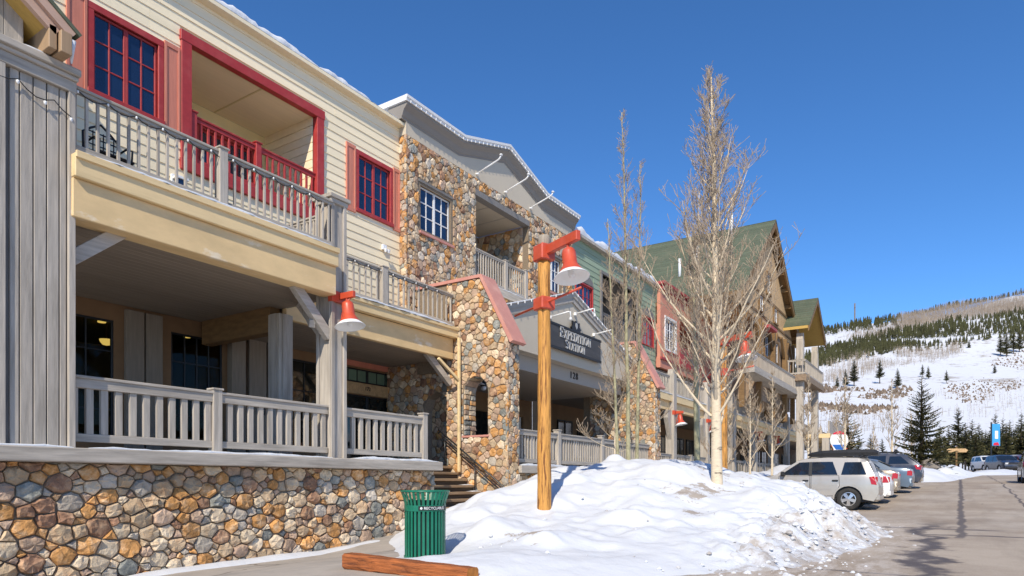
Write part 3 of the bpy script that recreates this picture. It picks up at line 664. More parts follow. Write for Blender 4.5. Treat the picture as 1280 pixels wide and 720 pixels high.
# left balcony
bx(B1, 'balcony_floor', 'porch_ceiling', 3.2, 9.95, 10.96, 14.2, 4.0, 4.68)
f1 = bx(B1, 'fascia_board', 'beam_top', 4.70, 9.62, 10.50, 10.66, 4.36, 4.70, b=0.012); bx(B1, 'fascia_board', 'beam', 4.70, 9.62, 10.575, 10.94, 3.80, 4.358, b=0.012)
bx(f1, 'edge_strip', 'beam_top', 4.70, 9.62, 10.46, 10.50, 4.62, 4.72)
snow_strip(B1, 4.8, 9.5, 10.45, 10.62, 4.722, 0.05, 21)
railing(B1, (4.72, 10.72), (9.62, 10.72), 4.74, 5.74, 'grey_v', 'grey_h', 0.152, 0.042, (2.42,), 0.16, top_h=0.05, bd=0.04)
# corner post through both storeys
mb = MB(); mb.cbox(9.66, 10.00, 10.76, 11.14, 0.5, 5.82, 0.01); ps = mb.build('corner_post', 'grey_v', B1)
for a in ((9.62, 9.71), (9.95, 10.04)): bx(ps, 'corner_board', 'grey_v', a[0], a[1], 10.715, 10.76, 0.5, 5.82)
for a in ((10.72, 10.80), (11.10, 11.18)): bx(ps, 'corner_board', 'grey_v', 9.615, 9.66, a[0] + 0.045 if a[0] < 10.8 else a[0], a[1], 0.5, 5.82)
bx(ps, 'cap', 'grey_h', 9.56, 10.10, 10.66, 11.24, 5.82, 5.90); bx(ps, 'cap_trim', 'grey_h', 9.60, 10.06, 10.70, 11.20, 5.73, 5.82)
# right balcony, set back
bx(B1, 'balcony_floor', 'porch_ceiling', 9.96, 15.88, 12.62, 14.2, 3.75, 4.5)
f2 = bx(B1, 'fascia_board', 'beam_top', 9.9, 15.86, 12.30, 12.46, 4.22, 4.50, b=0.012); bx(B1, 'fascia_board', 'beam', 9.9, 15.86, 12.48, 12.62, 3.62, 4.22, b=0.012)
bx(f2, 'edge_strip', 'beam_top', 9.9, 15.86, 12.26, 12.30, 4.43, 4.52)
snow_strip(B1, 10.0, 15.5, 12.22, 12.46, 4.522, 0.07, 22)
railing(B1, (10.0, 12.5), (15.86, 12.5), 4.54, 5.53, 'grey_v', 'grey_h', 0.2, 0.05, (2.95,), 0.2, top_h=0.05, bd=0.04)
railing(B1, (9.85, 11.2), (9.85, 12.46), 4.70, 5.66, 'grey_v', 'grey_h', 0.2, 0.05, (), 0.2, top_h=0.05)
railing(B1, (9.85, 12.55), (9.85, 14.1), 4.70, 5.66, 'grey_v', 'grey_h', 0.2, 0.05, (0.1,), 0.2, top_h=0.05)
# porch: floor, ceiling boards, back wall
bx(B1, 'porch_floor', 'grey_dark', 1.0, 12.84, 10.8, 15.4, 0.30, 0.48); bx(B1, 'porch_floor', 'grey_dark', 12.84, 16.0, 12.85, 15.4, 0.30, 0.48)
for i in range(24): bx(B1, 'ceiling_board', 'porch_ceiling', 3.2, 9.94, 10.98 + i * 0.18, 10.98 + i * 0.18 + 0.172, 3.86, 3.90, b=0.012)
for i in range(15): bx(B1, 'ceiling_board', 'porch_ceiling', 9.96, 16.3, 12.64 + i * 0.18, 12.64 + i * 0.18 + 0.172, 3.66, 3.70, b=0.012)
ph = [(5.0, 7.62, 0.9, 3.5), (8.9, 10.22, 0.9, 3.5), (12.25, 13.3, 0.9, 3.4), (14.0, 16.4, 3.04, 3.46), (14.0, 16.4, 0.5, 2.66)]
wall_panel(B1, 'porch_wall', 'porch_brown', 1.0, 17.2, 0.48, 3.9, 15.3, ph, 0.15)
window(B1, 5.0, 7.62, 0.9, 3.5, 15.3, 5, 4, 'black_frame', 'pane_clear', sashes=1, bar=0.03)
window(B1, 8.9, 10.22, 0.9, 3.5, 15.3, 4, 4, 'black_frame', 'pane_clear', sashes=1, bar=0.03)
window(B1, 12.25, 13.3, 0.9, 3.4, 15.3, 2, 3, 'black_frame', 'pane_dark', sashes=1, bar=0.03)
window(B1, 14.0, 16.4, 3.04, 3.46, 15.3, 3, 1, 'black_frame', 'pane_green', sashes=2, bar=0.025, name='transom_window')
window(B1, 14.0, 16.4, 0.5, 2.66, 15.3, 1, 1, 'black_frame', 'pane_dark', sashes=2, name='shop_door')
bx(B1, 'door_header', 'shutter', 13.9, 16.5, 15.2, 15.29, 3.5, 3.72); bx(B1, 'door_header', 'shingle_tan', 13.9, 16.5, 15.22, 15.29, 2.68, 3.02)
for a, b in ((7.83, 8.22), (8.26, 8.64), (10.9, 11.42), (11.48, 12.0)): bx(B1, 'pilaster_board', 'grey_shade_v', a, b, 15.18, 15.298, 0.48, 3.78)
bx(B1, 'pilaster', 'grey_shade_v', 10.35, 10.75, 15.1, 15.299, 0.48, 3.85)
# room behind the clear windows
mb = MB(); mb.box(3.9, 10.8, 15.47, 19.6, 0.3, 0.48); rm = mb.build('inner_floor', 'porch_brown', B1)
MB().add([(3.9, 19.6, 0.4), (10.8, 19.6, 0.4), (10.8, 19.6, 3.75), (3.9, 19.6, 3.75)], [(0, 1, 2, 3)]).build('inner_wall', 'porch_brown', B1)
MB().add([(3.9, 15.46, 3.75), (10.8, 15.46, 3.75), (10.8, 19.6, 3.75), (3.9, 19.6, 3.75)], [(0, 1, 2, 3)]).build('inner_ceiling', 'roof_green', B1)
MB().add([(3.9, 15.46, 0.4), (3.9, 19.6, 0.4), (3.9, 19.6, 3.75), (3.9, 15.46, 3.75)], [(3, 2, 1, 0)]).add([(10.8, 15.46, 0.4), (10.8, 19.6, 0.4), (10.8, 19.6, 3.75), (10.8, 15.46, 3.75)], [(0, 1, 2, 3)]).build('inner_wall', 'porch_brown', B1)
for i, (x, y) in enumerate(((7.9, 16.4), (7.2, 16.9), (9.9, 16.3))):
    t = thing('ceiling_lamp', 'warm lit ceiling lamp glowing behind the dark porch windows', 'lamp', (x, y, 3.6), group='lamps lit behind the porch windows')
    MB().lathe([(0.0, -0.01), (0.085, -0.006), (0.09, 0.03)], (x, y, 3.66), 16).build('lamp_lens', 'bulb_warm', t, smooth=True); MB().lathe([(0.09, 0.0), (0.11, 0.0), (0.11, 0.06), (0.0, 0.06)], (x, y, 3.68), 16).build('lamp_rim', 'black_metal', t)
t = thing('pendant_lamp', 'amber bowl pendant lamp glowing behind the porch window by the wide column', 'lamp', (8.1, 16.6, 3.3))
MB().lathe([(0.0, -0.14), (0.08, -0.12), (0.13, -0.06), (0.15, 0.0)], (8.1, 16.6, 3.32), 18).build('lamp_shade', 'bulb_warm', t, smooth=True); MB().tube([(8.1, 16.6, 3.32), (8.1, 16.6, 3.75)], 0.02).build('rod', 'black_metal', t)
# inner post and braces
pi_ = bx(B1, 'inner_post', 'grey_v', 9.56, 9.92, 12.28, 12.66, 0.48, 3.66)
bx(pi_, 'trim_board', 'grey_v', 9.535, 9.56, 12.36, 12.58, 0.48, 3.66); bx(pi_, 'trim_board', 'grey_v', 9.64, 9.84, 12.255, 12.28, 0.48, 3.66)
bx(B1, 'porch_beam', 'wood_brown', 9.6, 9.88, 12.66, 15.2, 3.3, 3.86)
MB().bar((8.78, 10.84, 3.86), (9.66, 10.84, 2.98), 0.14, 0.2).build('brace', 'grey_h', B1); MB().bar((9.82, 11.1, 3.0), (9.82, 11.9, 3.86), 0.14, 0.2).build('brace', 'grey_h', B1)
MB().bar((9.25, 10.86, 3.18), (9.68, 11.6, 3.7), 0.12, 0.16).build('brace', 'grey_h', B1)
MB().bar((4.78, 10.9, 3.25), (5.55, 10.9, 3.9), 0.14, 0.2).build('brace', 'grey_h', B1); MB().bar((14.9, 12.7, 3.7), (15.86, 12.6, 2.9), 0.14, 0.18).build('brace', 'grey_h', B1)
tag(MB().cbox(11.16, 11.3, 15.06, 15.18, 1.75, 2.1, 0.02).cbox(11.19, 11.27, 15.02, 15.06, 1.8, 2.0).build('wall_speaker', 'black_metal'), 'small black speaker box on the grey board wall inside the porch', 'speaker')
# tan downpipe at the end of the set-back beam
dp = MB().cbox(15.70, 15.78, 12.13, 12.21, 0.3, 4.2, 0.012).build('downpipe', 'beam_top', B1)
MB().bar((15.74, 12.17, 2.95), (14.95, 12.3, 3.5), 0.08, 0.08).build('elbow', 'beam_top', dp)
# sill, porch railing, stone base
sl = bx(B1, 'sill', 'grey_h', 1.0, 12.98, 10.52, 10.9, 0.285, 0.495, b=0.015)
snow_strip(B1, 4.9, 9.5, 10.53, 10.80, 0.497, 0.05, 31); snow_strip(B1, 10.1, 12.9, 10.53, 10.82, 0.497, 0.07, 32); snow_strip(B1, 2.6, 4.7, 10.53, 10.64, 0.497, 0.04, 33)
railing(B1, (4.74, 10.88), (9.64, 10.88), 0.50, 1.58, 'grey_v', 'grey_h', 0.21, 0.105, (2.39,), 0.17, top_h=0.14, top_w=0.16, low=0.17, bd=0.06)
railing(B1, (10.02, 10.88), (12.72, 10.88), 0.50, 1.58, 'grey_v', 'grey_h', 0.21, 0.105, (2.63,), 0.17, top_h=0.14, top_w=0.16, low=0.17, bd=0.06, post_up=0.1)
bx(B1, 'base_wall', 'mortar', 1.0, 12.86, 10.78, 11.1, -2.2, 0.30)
stone_face(B1, [(3.0, -1.75), (12.9, -1.45), (12.9, 0.285), (3.0, 0.285)], [], (0, 10.78, 0), EX, EZ, 0.052, 0.135, 101, 0.08, 300, 1.2)
# ---------------------------------------------------------------- boarded column with its gable above
C1 = thing('boarded_column', 'wide grey column of vertical boards with a moulded snowy cap', 'column', (3.7, 10.85, 0.5))
bx(C1, 'core', 'grey_dark', 2.5, 4.74, 10.70, 11.1, 0.495, 5.6)
xs = [2.5, 2.72, 2.95, 3.18, 3.4, 3.62, 3.84]
for i, (a, b) in enumerate(((3.0, 3.36), (3.36, 3.70), (3.70, 3.905), (3.965, 4.075), (4.085, 4.24), (4.25, 4.405), (4.415, 4.565), (4.575, 4.66), (4.67, 4.765))):
    pr = 0.05 if i in (2, 8) else 0.0
    bx(C1, 'plank', 'grey_v', a, b - 0.006, 10.665 - pr, 10.72, 0.495, 5.58, b=0.006)
for z0, z1, o in ((5.58, 5.74, 0.05), (5.74, 5.80, 0.09), (5.80, 5.90, 0.14)): bx(C1, 'cap_board', 'grey_h', 2.4, 4.76 + o * 0.25, 10.66 - o, 11.2, z0, z1, b=0.01)
snow_strip(C1, 3.0, 4.79, 10.53, 11.0, 5.90, 0.045, 41)
sl_ = MB(); pts = [(3.6 + 0.11 * i, 10.62, 5.42 - 0.10 * math.sin(math.pi * ((i % 4) / 4)) - 0.02 * i + 0.1) for i in range(11)]; sl_.tube(pts, 0.008, 5)
C2 = thing('string_lights', 'dark cord of small white bulbs strung across the wide boarded column', 'string lights', (3.7, 10.6, 5.4)); sl_.build('cord', 'black_metal', C2)
for i in (1, 4, 7, 10): MB().lathe([(0.0, -0.05), (0.022, -0.03), (0.022, 0.0), (0.0, 0.015)], (pts[i][0], pts[i][1], pts[i][2] - 0.02), 8).build('bulb', 'lamp_white', C2, smooth=True)
G1 = thing('gable_end', 'gable end with yellow soffit and doubled pink fascia boards above the wide column', 'gable', (3.4, 11, 5.9))
bx(G1, 'core', 'grey_dark', 2.0, 4.17, 10.78, 13.8, 5.9, 9.5)
for i in range(9): bx(G1, 'plank', 'grey_v', 2.06 + i * 0.233, 2.06 + i * 0.233 + 0.228, 10.74, 10.78, 5.9, 8.6, b=0.005)
def rake(a, b, d0, d1, th, off, name, m, par):
    (u0, z0), (u1, z1) = a, b; L = math.hypot(u1 - u0, z1 - z0); nx, nz = -(z1 - z0) / L, (u1 - u0) / L
    pts_ = [(u0 + nx * off, z0 + nz * off), (u1 + nx * off, z1 + nz * off), (u1 + nx * (off + th), z1 + nz * (off + th)), (u0 + nx * (off + th), z0 + nz * (off + th))]
    return MB().prism(pts_, d0, d1).build(name, m, par, fix=True)
RA, RB = (2.2, 7.70), (4.40, 6.16)
rake(RA, RB, 10.40, 13.9, 0.03, 0.0, 'soffit', 'soffit_yellow', G1)
r1 = rake(RA, RB, 10.34, 10.42, 0.20, -0.04, 'rake_board', 'fascia_pink', G1); rake(RA, (4.46, 6.03), 10.28, 10.338, 0.12, 0.14, 'rake_board', 'fascia_pink', G1)
rake(RA, (4.5, 6.0), 10.26, 13.9, 0.05, 0.26, 'roof_deck', 'roof_green', G1)
bx(G1, 'fascia_end', 'fascia_tan', 4.30, 4.40, 10.34, 13.8, 5.92, 6.24); bx(G1, 'fascia_end', 'fascia_tan', 4.42, 4.56, 10.27, 13.8, 5.90, 6.20)
MB().tube([(4.58, 10.32, 6.14), (4.585, 10.34, 6.02), (4.59, 10.36, 5.84)], [0.05, 0.035, 0.01], 8).build('icicle_snow', 'snow', G1, smooth=True)

# ---------------------------------------------------------------- stairs between the porch base and the first buttress
ST = thing('entrance_stairs', 'worn timber stairs climbing beside the stone buttress', 'stairs', (14.4, 11.5, -1.2))
ns = 9
for i in range(ns):
    z = 0.48 - i * 0.185; y = 12.86 - i * 0.285
    bx(ST, 'tread', 'step_wood', 12.9, 15.88 - 0.0, y - 0.33, y, z - 0.075, z, b=0.012); bx(ST, 'riser', 'step_dark', 12.92, 15.86, y - 0.255, y - 0.22, z - 0.26, z - 0.077)
MB().prism([(12.86, 0.2), (12.86, -2.0), (10.2, -2.0), (10.2, -1.45)], 12.95, 15.84, 'x').build('stair_bed', 'step_dark', ST, fix=True)
for i in range(3, 8): snow_strip(ST, 15.35, 15.86, 12.86 - i * 0.285 - 0.30, 12.86 - i * 0.285 - 0.05, 0.482 - i * 0.185, 0.05, 60 + i)
HR = thing('stair_handrail', 'black double pipe handrail running down beside the stone buttress', 'handrail', (15.7, 11.6, -0.5))
MB().tube([(15.74, 12.95, 1.46), (15.74, 12.85, 1.50), (15.74, 10.5, -0.2), (15.74, 10.44, -0.32)], 0.026, 8).build('rail', 'black_metal', HR, smooth=True); MB().tube([(15.74, 12.8, 1.30), (15.74, 10.52, -0.36)], 0.022, 8).build('rail', 'black_metal', HR, smooth=True)
for y, z in ((12.7, 1.4), (11.6, 0.6), (10.5, -0.2)): MB().tube([(15.74, y, z), (15.74, y, z - 1.0)], 0.02, 8).build('baluster_post', 'black_metal', HR, smooth=True)
H2 = thing('wall_handrail', 'short black handrail fixed to the end of the porch base beside the stairs', 'handrail', (13.0, 11.5, 0)); MB().tube([(13.02, 12.4, 0.75), (13.02, 11.1, -0.16), (13.02, 10.95, -0.2)], 0.022, 8).build('rail', 'black_metal', H2, smooth=True); MB().tube([(13.02, 11.3, 0.0), (12.87, 11.3, -0.08)], 0.012, 6).build('bracket', 'black_metal', H2)

# ---------------------------------------------------------------- stone buttresses
def arch(d0, d1, z0, zs, n=6):      # hole (x = -D) with a round head
    c = -(d0 + d1) / 2; r = (d1 - d0) / 2; p = [(-d1, z0), (-d0, z0), (-d0, zs)]
    for i in range(1, n): a = math.pi * i / n; p.append((c + r * math.cos(a), zs + r * math.sin(a)))
    p.append((-d1, zs)); return p
def buttress(u, label, seed, arch_open):
    T = thing('stone_buttress', label, 'buttress', (u + 0.28, 11.5, -1.2)); w = 0.58
    side = [(-13.9, -1.9), (-10.6, -1.9), (-10.6, 4.05), (-11.55, 5.86), (-13.9, 5.86)]
    hl = [arch(11.25, 12.12, 1.36, 2.62)] if arch_open else []
    # core built round the opening
    mb = MB()
    if arch_open:
        mb.prism([(12.72, -1.9), (12.72, 1.36), (10.6, 1.36), (10.6, -1.9)], u, u + w, 'x'); mb.prism([(12.72, 1.36), (12.72, 3.3), (12.12, 3.3), (12.12, 1.36)], u, u + w, 'x'); mb.prism([(13.9, 3.3), (13.9, 5.86), (12.12, 5.86), (12.12, 3.3)], u, u + w, 'x')
        mb.prism([(11.25, 1.36), (11.25, 4.05 + 0.65 * 1.905), (10.6, 4.05), (10.6, 1.36)], u, u + w, 'x')
        ap = [(12.12, 2.62)] + [(11.685 - 0.435 * math.cos(math.pi * i / 8), 2.62 + 0.435 * math.sin(math.pi * i / 8)) for i in range(7, 0, -1)] + [(11.25, 2.62)]
        mb.prism(ap[::-1] + [(12.12, 5.86), (11.55, 5.86), (11.25, 5.288)], u, u + w, 'x')
    else: mb.prism([(13.9, -1.9), (13.9, 5.86), (11.55, 5.86), (10.6, 4.05), (10.6, -1.9)], u, u + w, 'x')
    mb.build('core', 'mortar', T, fix=True)
    A = Vector((0, -1, 0))
    sreg = [(-12.75, -1.5), (-10.56, -1.5), (-10.56, 4.06), (-11.55, 5.87), (-12.75, 5.87)] if arch_open else [(-13.6, -1.0), (-10.56, -1.0), (-10.56, 4.06), (-11.55, 5.87), (-13.6, 5.87)]
    stone_face(T, sreg, hl, (u, 0, 0), A, EZ, 0.058, 0.125, seed, 0.045, 190 if arch_open else 120, 1.0)
    stone_face(T, [(u - 0.03, -1.5), (u + w + 0.03, -1.5), (u + w + 0.03, 4.0), (u - 0.03, 4.0)], [], (0, 10.6, 0), EX, EZ, 0.058, 0.115, seed + 1, 0.04, 100, 1.0)
    if arch_open:
        # stones lining the far jamb and the head of the opening
        for k in range(9): 
            rng = random.Random(k + seed); z0 = 1.38 + k * 0.15
            p = [(u + 0.02, z0), (u + w - 0.02, z0), (u + w - 0.02, z0 + 0.14), (u + 0.02, z0 + 0.14)]; cut = u + w * rng.uniform(0.35, 0.65)
            for a, b in ((u + 0.01, cut - 0.012), (cut + 0.012, u + w - 0.01)):
                m2 = MB(); stone_mesh(m2, [(a, z0), (b, z0), (b, z0 + 0.135), (a, z0 + 0.135)], Vector((0, 12.12, 0)), EX, EZ, Vector((0, -1, 0)), rng, 0.05); m2.build('stone', rng.choice(SW), T)
        for k in range(7):
            a0, a1 = math.pi * k / 7, math.pi * (k + 1) / 7 - 0.04; rng = random.Random(k + 5 + seed); r = 0.435
            P0 = Vector((u + 0.01, 11.685 - r * math.cos(a0), 2.62 + r * math.sin(a0))); P1 = Vector((u + 0.01, 11.685 - r * math.cos(a1), 2.62 + r * math.sin(a1))); Bv = (P1 - P0)
            m2 = MB(); N_ = EX.cross(Bv).normalized(); N_ = N_ if N_.z < 0 else -N_; L = Bv.length; Bn = Bv.normalized()
            stone_mesh(m2, [(0, 0), (w - 0.02, 0), (w - 0.02, L), (0, L)], P0, EX, Bn, N_, rng, 0.03); m2.build('stone', rng.choice(SW), T)
        bx(T, 'opening_sill', 'pink_cap', u - 0.05, u + w + 0.05, 11.2, 12.17, 1.30, 1.36)
    th = 0.09; ov = 0.06
    cp = MB(); cp.prism([(13.9, 5.88), (11.52, 5.88), (10.47, 3.90), (10.36, 3.95), (11.46, 5.88 + th), (13.9, 5.88 + th)], u - ov, u + w + ov, 'x'); cp.build('sloped_cap', 'pink_cap', T, fix=True)
    return T
buttress(15.9, 'stone buttress with an arched opening and sloped pink cap beside the timber stairs', 300, True)
buttress(26.95, 'solid stone buttress with sloped pink cap at the far side of the sign gable', 320, False)
# arched stone cross wall seen inside the porch
AW = thing('stone_arch', 'shaded stone arch standing inside the porch behind the stairs', 'arch', (16.3, 14, 0.5))
ah = [(-13.75, 0.48), (-12.72, 0.48), (-12.72, 2.2), (-12.86, 2.55), (-13.23, 2.75), (-13.6, 2.55), (-13.75, 2.2)]
mb = MB(); mb.prism([(15.28, 0.48), (15.28, 3.66), (13.75, 3.66), (13.75, 0.48)], 16.02, 16.42, 'x'); mb.prism([(13.75, 2.2), (13.75, 3.66), (12.74, 3.66), (12.74, 2.3), (12.86, 2.55), (13.23, 2.75), (13.6, 2.55)], 16.02, 16.42, 'x'); mb.build('core', 'mortar', AW, fix=True)
stone_face(AW, [(-15.28, 0.5), (-12.74, 0.5), (-12.74, 3.66), (-15.28, 3.66)], [ah], (16.02, 0, 0), Vector((0, -1, 0)), EZ, 0.06, 0.12, 345, 0.045, 140, 1.0)
bx(AW, 'door_leaf', 'wood_brown', 17.3, 17.36, 13.0, 13.9, 0.48, 2.6)

# ================================================================== STONE FACED BUILDING
B2 = thing('stone_building', 'stone faced lodge front with a curved stucco parapet and white windows', 'building', (20.5, 14, -1))
DS = 13.95
win_a = (16.1, 17.6, 7.85, 9.2); win_b = (23.75, 24.95, 7.85, 9.2); rec = (18.97, 22.4, 7.02, 9.92)
bt = MB()
wall_panel(B2, 'wall', 'mortar', 15.42, 25.9, 4.0, 10.5, DS, [win_a, win_b, rec], 0.25)
hs = [[(h[0], h[2]), (h[1], h[2]), (h[1], h[3]), (h[0], h[3])] for h in ((16.0, 17.7, 7.78, 9.35), (23.65, 25.05, 7.78, 9.35), (18.97, 22.4, 7.0, 10.1))]
stone_face(B2, [(15.39, 5.2), (25.92, 5.2), (25.92, 10.48), (15.39, 10.48)], hs, (0, DS, 0), EX, EZ, 0.068, 0.135, 360, 0.055, 300, 0.9)
stone_face(B2, [(-14.2, 4.7), (-13.9, 4.7), (-13.9, 10.48), (-14.2, 10.48)], [], (15.42, 0, 0), Vector((0, -1, 0)), EZ, 0.07, 0.12, 370, 0.035, 40, 1.0)
for w in (win_a, win_b):
    window(B2, *w, DS + 0.06, 2, 3, 'white_trim', 'pane_blue', 'white_trim', 0.07, 2, proud=0.0, bar=0.035)
    bx(B2, 'lintel', 'grey_dark', w[0] - 0.1, w[1] + 0.1, DS - 0.03, DS + 0.1, w[3] + 0.085, w[3] + 0.17); bx(B2, 'window_ledge', 'pink_cap', w[0] - 0.1, w[1] + 0.1, DS - 0.09, DS + 0.05, w[2] - 0.17, w[2] - 0.09)
bx(B2, 'lintel', 'grey_dark', 18.9, 22.45, DS - 0.04, DS + 0.256, 9.89, 10.1)
mb = MB(); a, b, c, d = 18.97, 22.4, 7.02, 9.92; y0, y1 = DS + 0.25, DS + 2.4
mb.add([(a, y1, c), (b, y1, c), (b, y1, d), (a, y1, d)], [(0, 1, 2, 3)]); mb.add([(a, y0, c), (a, y1, c), (a, y1, d), (a, y0, d)], [(0, 1, 2, 3)]); mb.add([(a, y0, c + 0.01), (b, y0, c + 0.01), (b, y1, c + 0.01), (a, y1, c + 0.01)], [(0, 1, 2, 3)]); mb.add([(b, y0, c), (b, y1, c), (b, y1, d), (b, y0, d)], [(3, 2, 1, 0)])
mb.build('recess_wall', 'stucco_grey', B2)
c2 = bx(B2, 'recess_ceiling', 'stucco', a, b, y0 + 0.002, y1, d, d + 0.05)
for x in (20.1, 21.25): bx(c2, 'ceiling_batten', 'stucco_grey', x, x + 0.04, y0 + 0.01, y1, d - 0.012, d)
stone_face(B2, [(-y1, 7.02), (-y0, 7.02), (-y0, 9.9), (-y1, 9.9)], [], (b - 0.02, 0, 0), Vector((0, -1, 0)), EZ, 0.09, 0.15, 380, 0.04, 40, 1.0)
window(B2, 19.3, 21.2, 7.05, 9.0, y1 - 0.06, 1, 1, 'grey_dark', 'pane_dark', 'grey_dark', 0.1, 2, name='balcony_door')
railing(B2, (19.0, DS + 0.08), (22.38, DS + 0.08), 7.02, 8.12, 'grey_v', 'grey_h', 0.15, 0.05, (1.9, 3.3), 0.17, top_h=0.05, bd=0.04)
bx(B2, 'balcony_edge', 'grey_h', 18.9, 22.5, DS - 0.1, DS + 0.3, 6.72, 7.0); snow_strip(B2, 18.95, 22.4, DS - 0.11, DS + 0.04, 7.0, 0.05, 72)
# stucco frieze and the raised cornice
top = [(15.2, 11.28), (18.0, 11.28), (20.7, 12.08), (23.4, 11.28), (26.1, 11.28)]
fr = [(15.42, 10.48), (25.9, 10.48), (25.9, 11.2), (23.4, 11.2), (20.7, 12.0), (18.0, 11.2), (15.42, 11.2)]
MB().prism(fr, DS - 0.02, DS + 0.3).build('frieze', 'stucco', B2, fix=True)
MB().prism([(15.40, 10.47), (15.42, 10.98), (15.44, 10.98), (15.44, 10.47)], DS - 0.03, DS + 0.6).build('frieze_end', 'stucco', B2, fix=True)
def follow(off0, off1, d0, d1, e, name, m):
    up = [(x + (e if i == len(top) - 1 else -e if i == 0 else 0), z + off1) for i, (x, z) in enumerate(top)]; lo = [(x + (e if i == len(top) - 1 else -e if i == 0 else 0), z + off0) for i, (x, z) in enumerate(top)]
    o = MB()
    for i in range(len(top) - 1): o.prism([lo[i], lo[i + 1], up[i + 1], up[i]], d0, d1)
    return o.build(name, m, B2, fix=True)
def sweep(prof, e, name, m):           # closed profile (Y, dz) carried along the parapet line
    k = len(prof); vs = []; fs = []
    for i, (x, z) in enumerate(top):
        x += e if i == len(top) - 1 else -e if i == 0 else 0
        for y, dz in prof: vs.append((x, y, z + dz))
    for i in range(len(top) - 1):
        for j in range(k): fs.append((i * k + j, i * k + (j + 1) % k, (i + 1) * k + (j + 1) % k, (i + 1) * k + j))
    fs += [tuple(range(k)), tuple(range((len(top) - 1) * k, len(top) * k))]
    return MB().add(vs, fs).build(name, m, B2, fix=True)
co = sweep([(13.70, 0.02), (13.70, -0.05), (13.74, -0.09), (13.82, -0.18), (13.86, -0.27), (13.885, -0.34), (13.91, -0.36), (13.915, -0.42), (DS + 0.5, -0.42), (DS + 0.5, 0.02)], 0.0, 'cornice', 'cornice')
sweep([(13.66, 0.022), (13.66, 0.10), (13.63, 0.11), (13.63, 0.19), (DS + 0.9, 0.19), (DS + 0.9, 0.022)], 0.06, 'cornice_cap', 'white_trim')
mb = MB(); rng = random.Random(3)
for i in range(len(top) - 1):
    (x0, z0), (x1, z1) = top[i], top[i + 1]; L = math.hypot(x1 - x0, z1 - z0); n = int(L / 0.22)
    for k in range(n): t = (k + 0.5) / n; mb.lathe([(0, -0.075), (0.014, -0.06), (0.014, 0.0), (0.006, 0.02)], (x0 + (x1 - x0) * t, 13.645, z0 + (z1 - z0) * t + 0.06), 5)
b_ = mb.build('string_light_bulbs', 'lamp_white', B2); tag(b_, kind='stuff')
for i, x in enumerate((19.0, 20.75, 22.5)):
    g = thing('gooseneck_lamp', 'thin white gooseneck lamp arm on the stucco frieze of the stone front', 'lamp', (x, DS, 10.6), group='white gooseneck arms on the parapet frieze')
    z = 10.62; MB().tube([(x, DS - 0.02, z), (x, DS - 0.5, z + 0.14), (x, DS - 0.92, z + 0.26), (x, DS - 1.0, z + 0.31), (x, DS - 1.04, z + 0.38)], 0.026, 8).build('arm', 'lamp_white', g, smooth=True)
    MB().lathe([(0, 0.0), (0.07, 0.0), (0.075, 0.04), (0.0, 0.05)], (x, DS - 0.05, z - 0.03), 10).build('wall_plate', 'lamp_white', g); MB().lathe([(0, 0.05), (0.05, 0.04), (0.06, 0.0), (0, 0.0)], (x, DS - 1.04, z + 0.38), 10).build('tip', 'lamp_white', g, smooth=True)

# ================================================================== ENTRANCE PORTICO with the sign gable
PT = thing('entrance_portico', 'stucco gabled entrance portico between two stone buttresses', 'portico', (21.7, 12, 0))
DP = 11.7; gl = [(16.5, 4.22), (26.93, 4.22), (26.93, 5.02), (21.72, 6.66), (16.5, 5.02)]
MB().prism(gl, DP, DP + 0.35).build('gable_wall', 'stucco', PT, fix=True)
for s_ in (-1, 1):
    e = 21.72 + s_ * 5.24
    p = [(21.72, 6.66), (e, 5.02), (e, 5.16), (21.72, 6.82)]; MB().prism(p, DP - 0.10, DP + 2.2).build('roof_slab', 'stucco_grey', PT, fix=True)
    p = [(21.72, 6.822), (e, 5.162), (e, 5.20), (21.72, 6.862)]; MB().prism(p, DP - 0.15, DP + 2.2).build('rake_trim', 'white_trim', PT, fix=True)
    p = [(21.72 + s_ * 0.01, 6.48), (e, 4.84), (e, 5.018), (21.72 + s_ * 0.01, 6.658)]; MB().prism(p, DP - 0.06, DP - 0.002).build('rake_board', 'stucco_grey', PT, fix=True)
mb = MB()
for s_ in (-1, 1):
    for k in range(13):
        t = (k + 0.5) / 13; mb.lathe([(0, -0.08), (0.016, -0.06), (0.016, 0.0), (0.006, 0.02)], (21.72 + s_ * 5.2 * t, DP - 0.17, 6.83 - 1.65 * t), 5)
tag(mb.build('string_light_bulbs', 'lamp_white', PT), kind='stuff')
bx(PT, 'lintel_beam', 'stucco_grey', 16.5, 26.93, DP + 0.40, DP + 0.75, 3.72, 4.4); bx(PT, 'portico_ceiling', 'stucco_grey', 16.5, 26.93, DP + 0.75, 16.9, 3.74, 3.9)
bx(PT, 'soffit_panel', 'stucco_grey', 16.5, 26.93, DP + 0.35, DP + 0.40, 4.2, 4.3)
bx(PT, 'portico_floor', 'grey_dark', 16.5, 26.93, 10.9, 16.9, 0.28, 0.48); ps_ = bx(PT, 'sill', 'grey_h', 16.5, 26.9, 10.5, 10.9, 0.27, 0.49, b=0.015); snow_strip(PT, 16.55, 26.8, 10.5, 10.8, 0.492, 0.08, 80)
bx(PT, 'base_wall', 'mortar', 16.5, 26.9, 10.8, 11.0, -2, 0.28)
stone_face(PT, [(16.5, -1.0), (21.0, -1.0), (21.0, 0.27), (16.5, 0.27)], [], (0, 10.8, 0), EX, EZ, 0.07, 0.13, 390, 0.05, 100, 1.1)
railing(PT, (16.5, 10.88), (26.93, 10.88), 0.5, 1.58, 'grey_v', 'grey_h', 0.17, 0.075, (2.75, 5.95, 9.1), 0.19, top_h=0.13, top_w=0.17, low=0.16, bd=0.05, post_up=0.12)
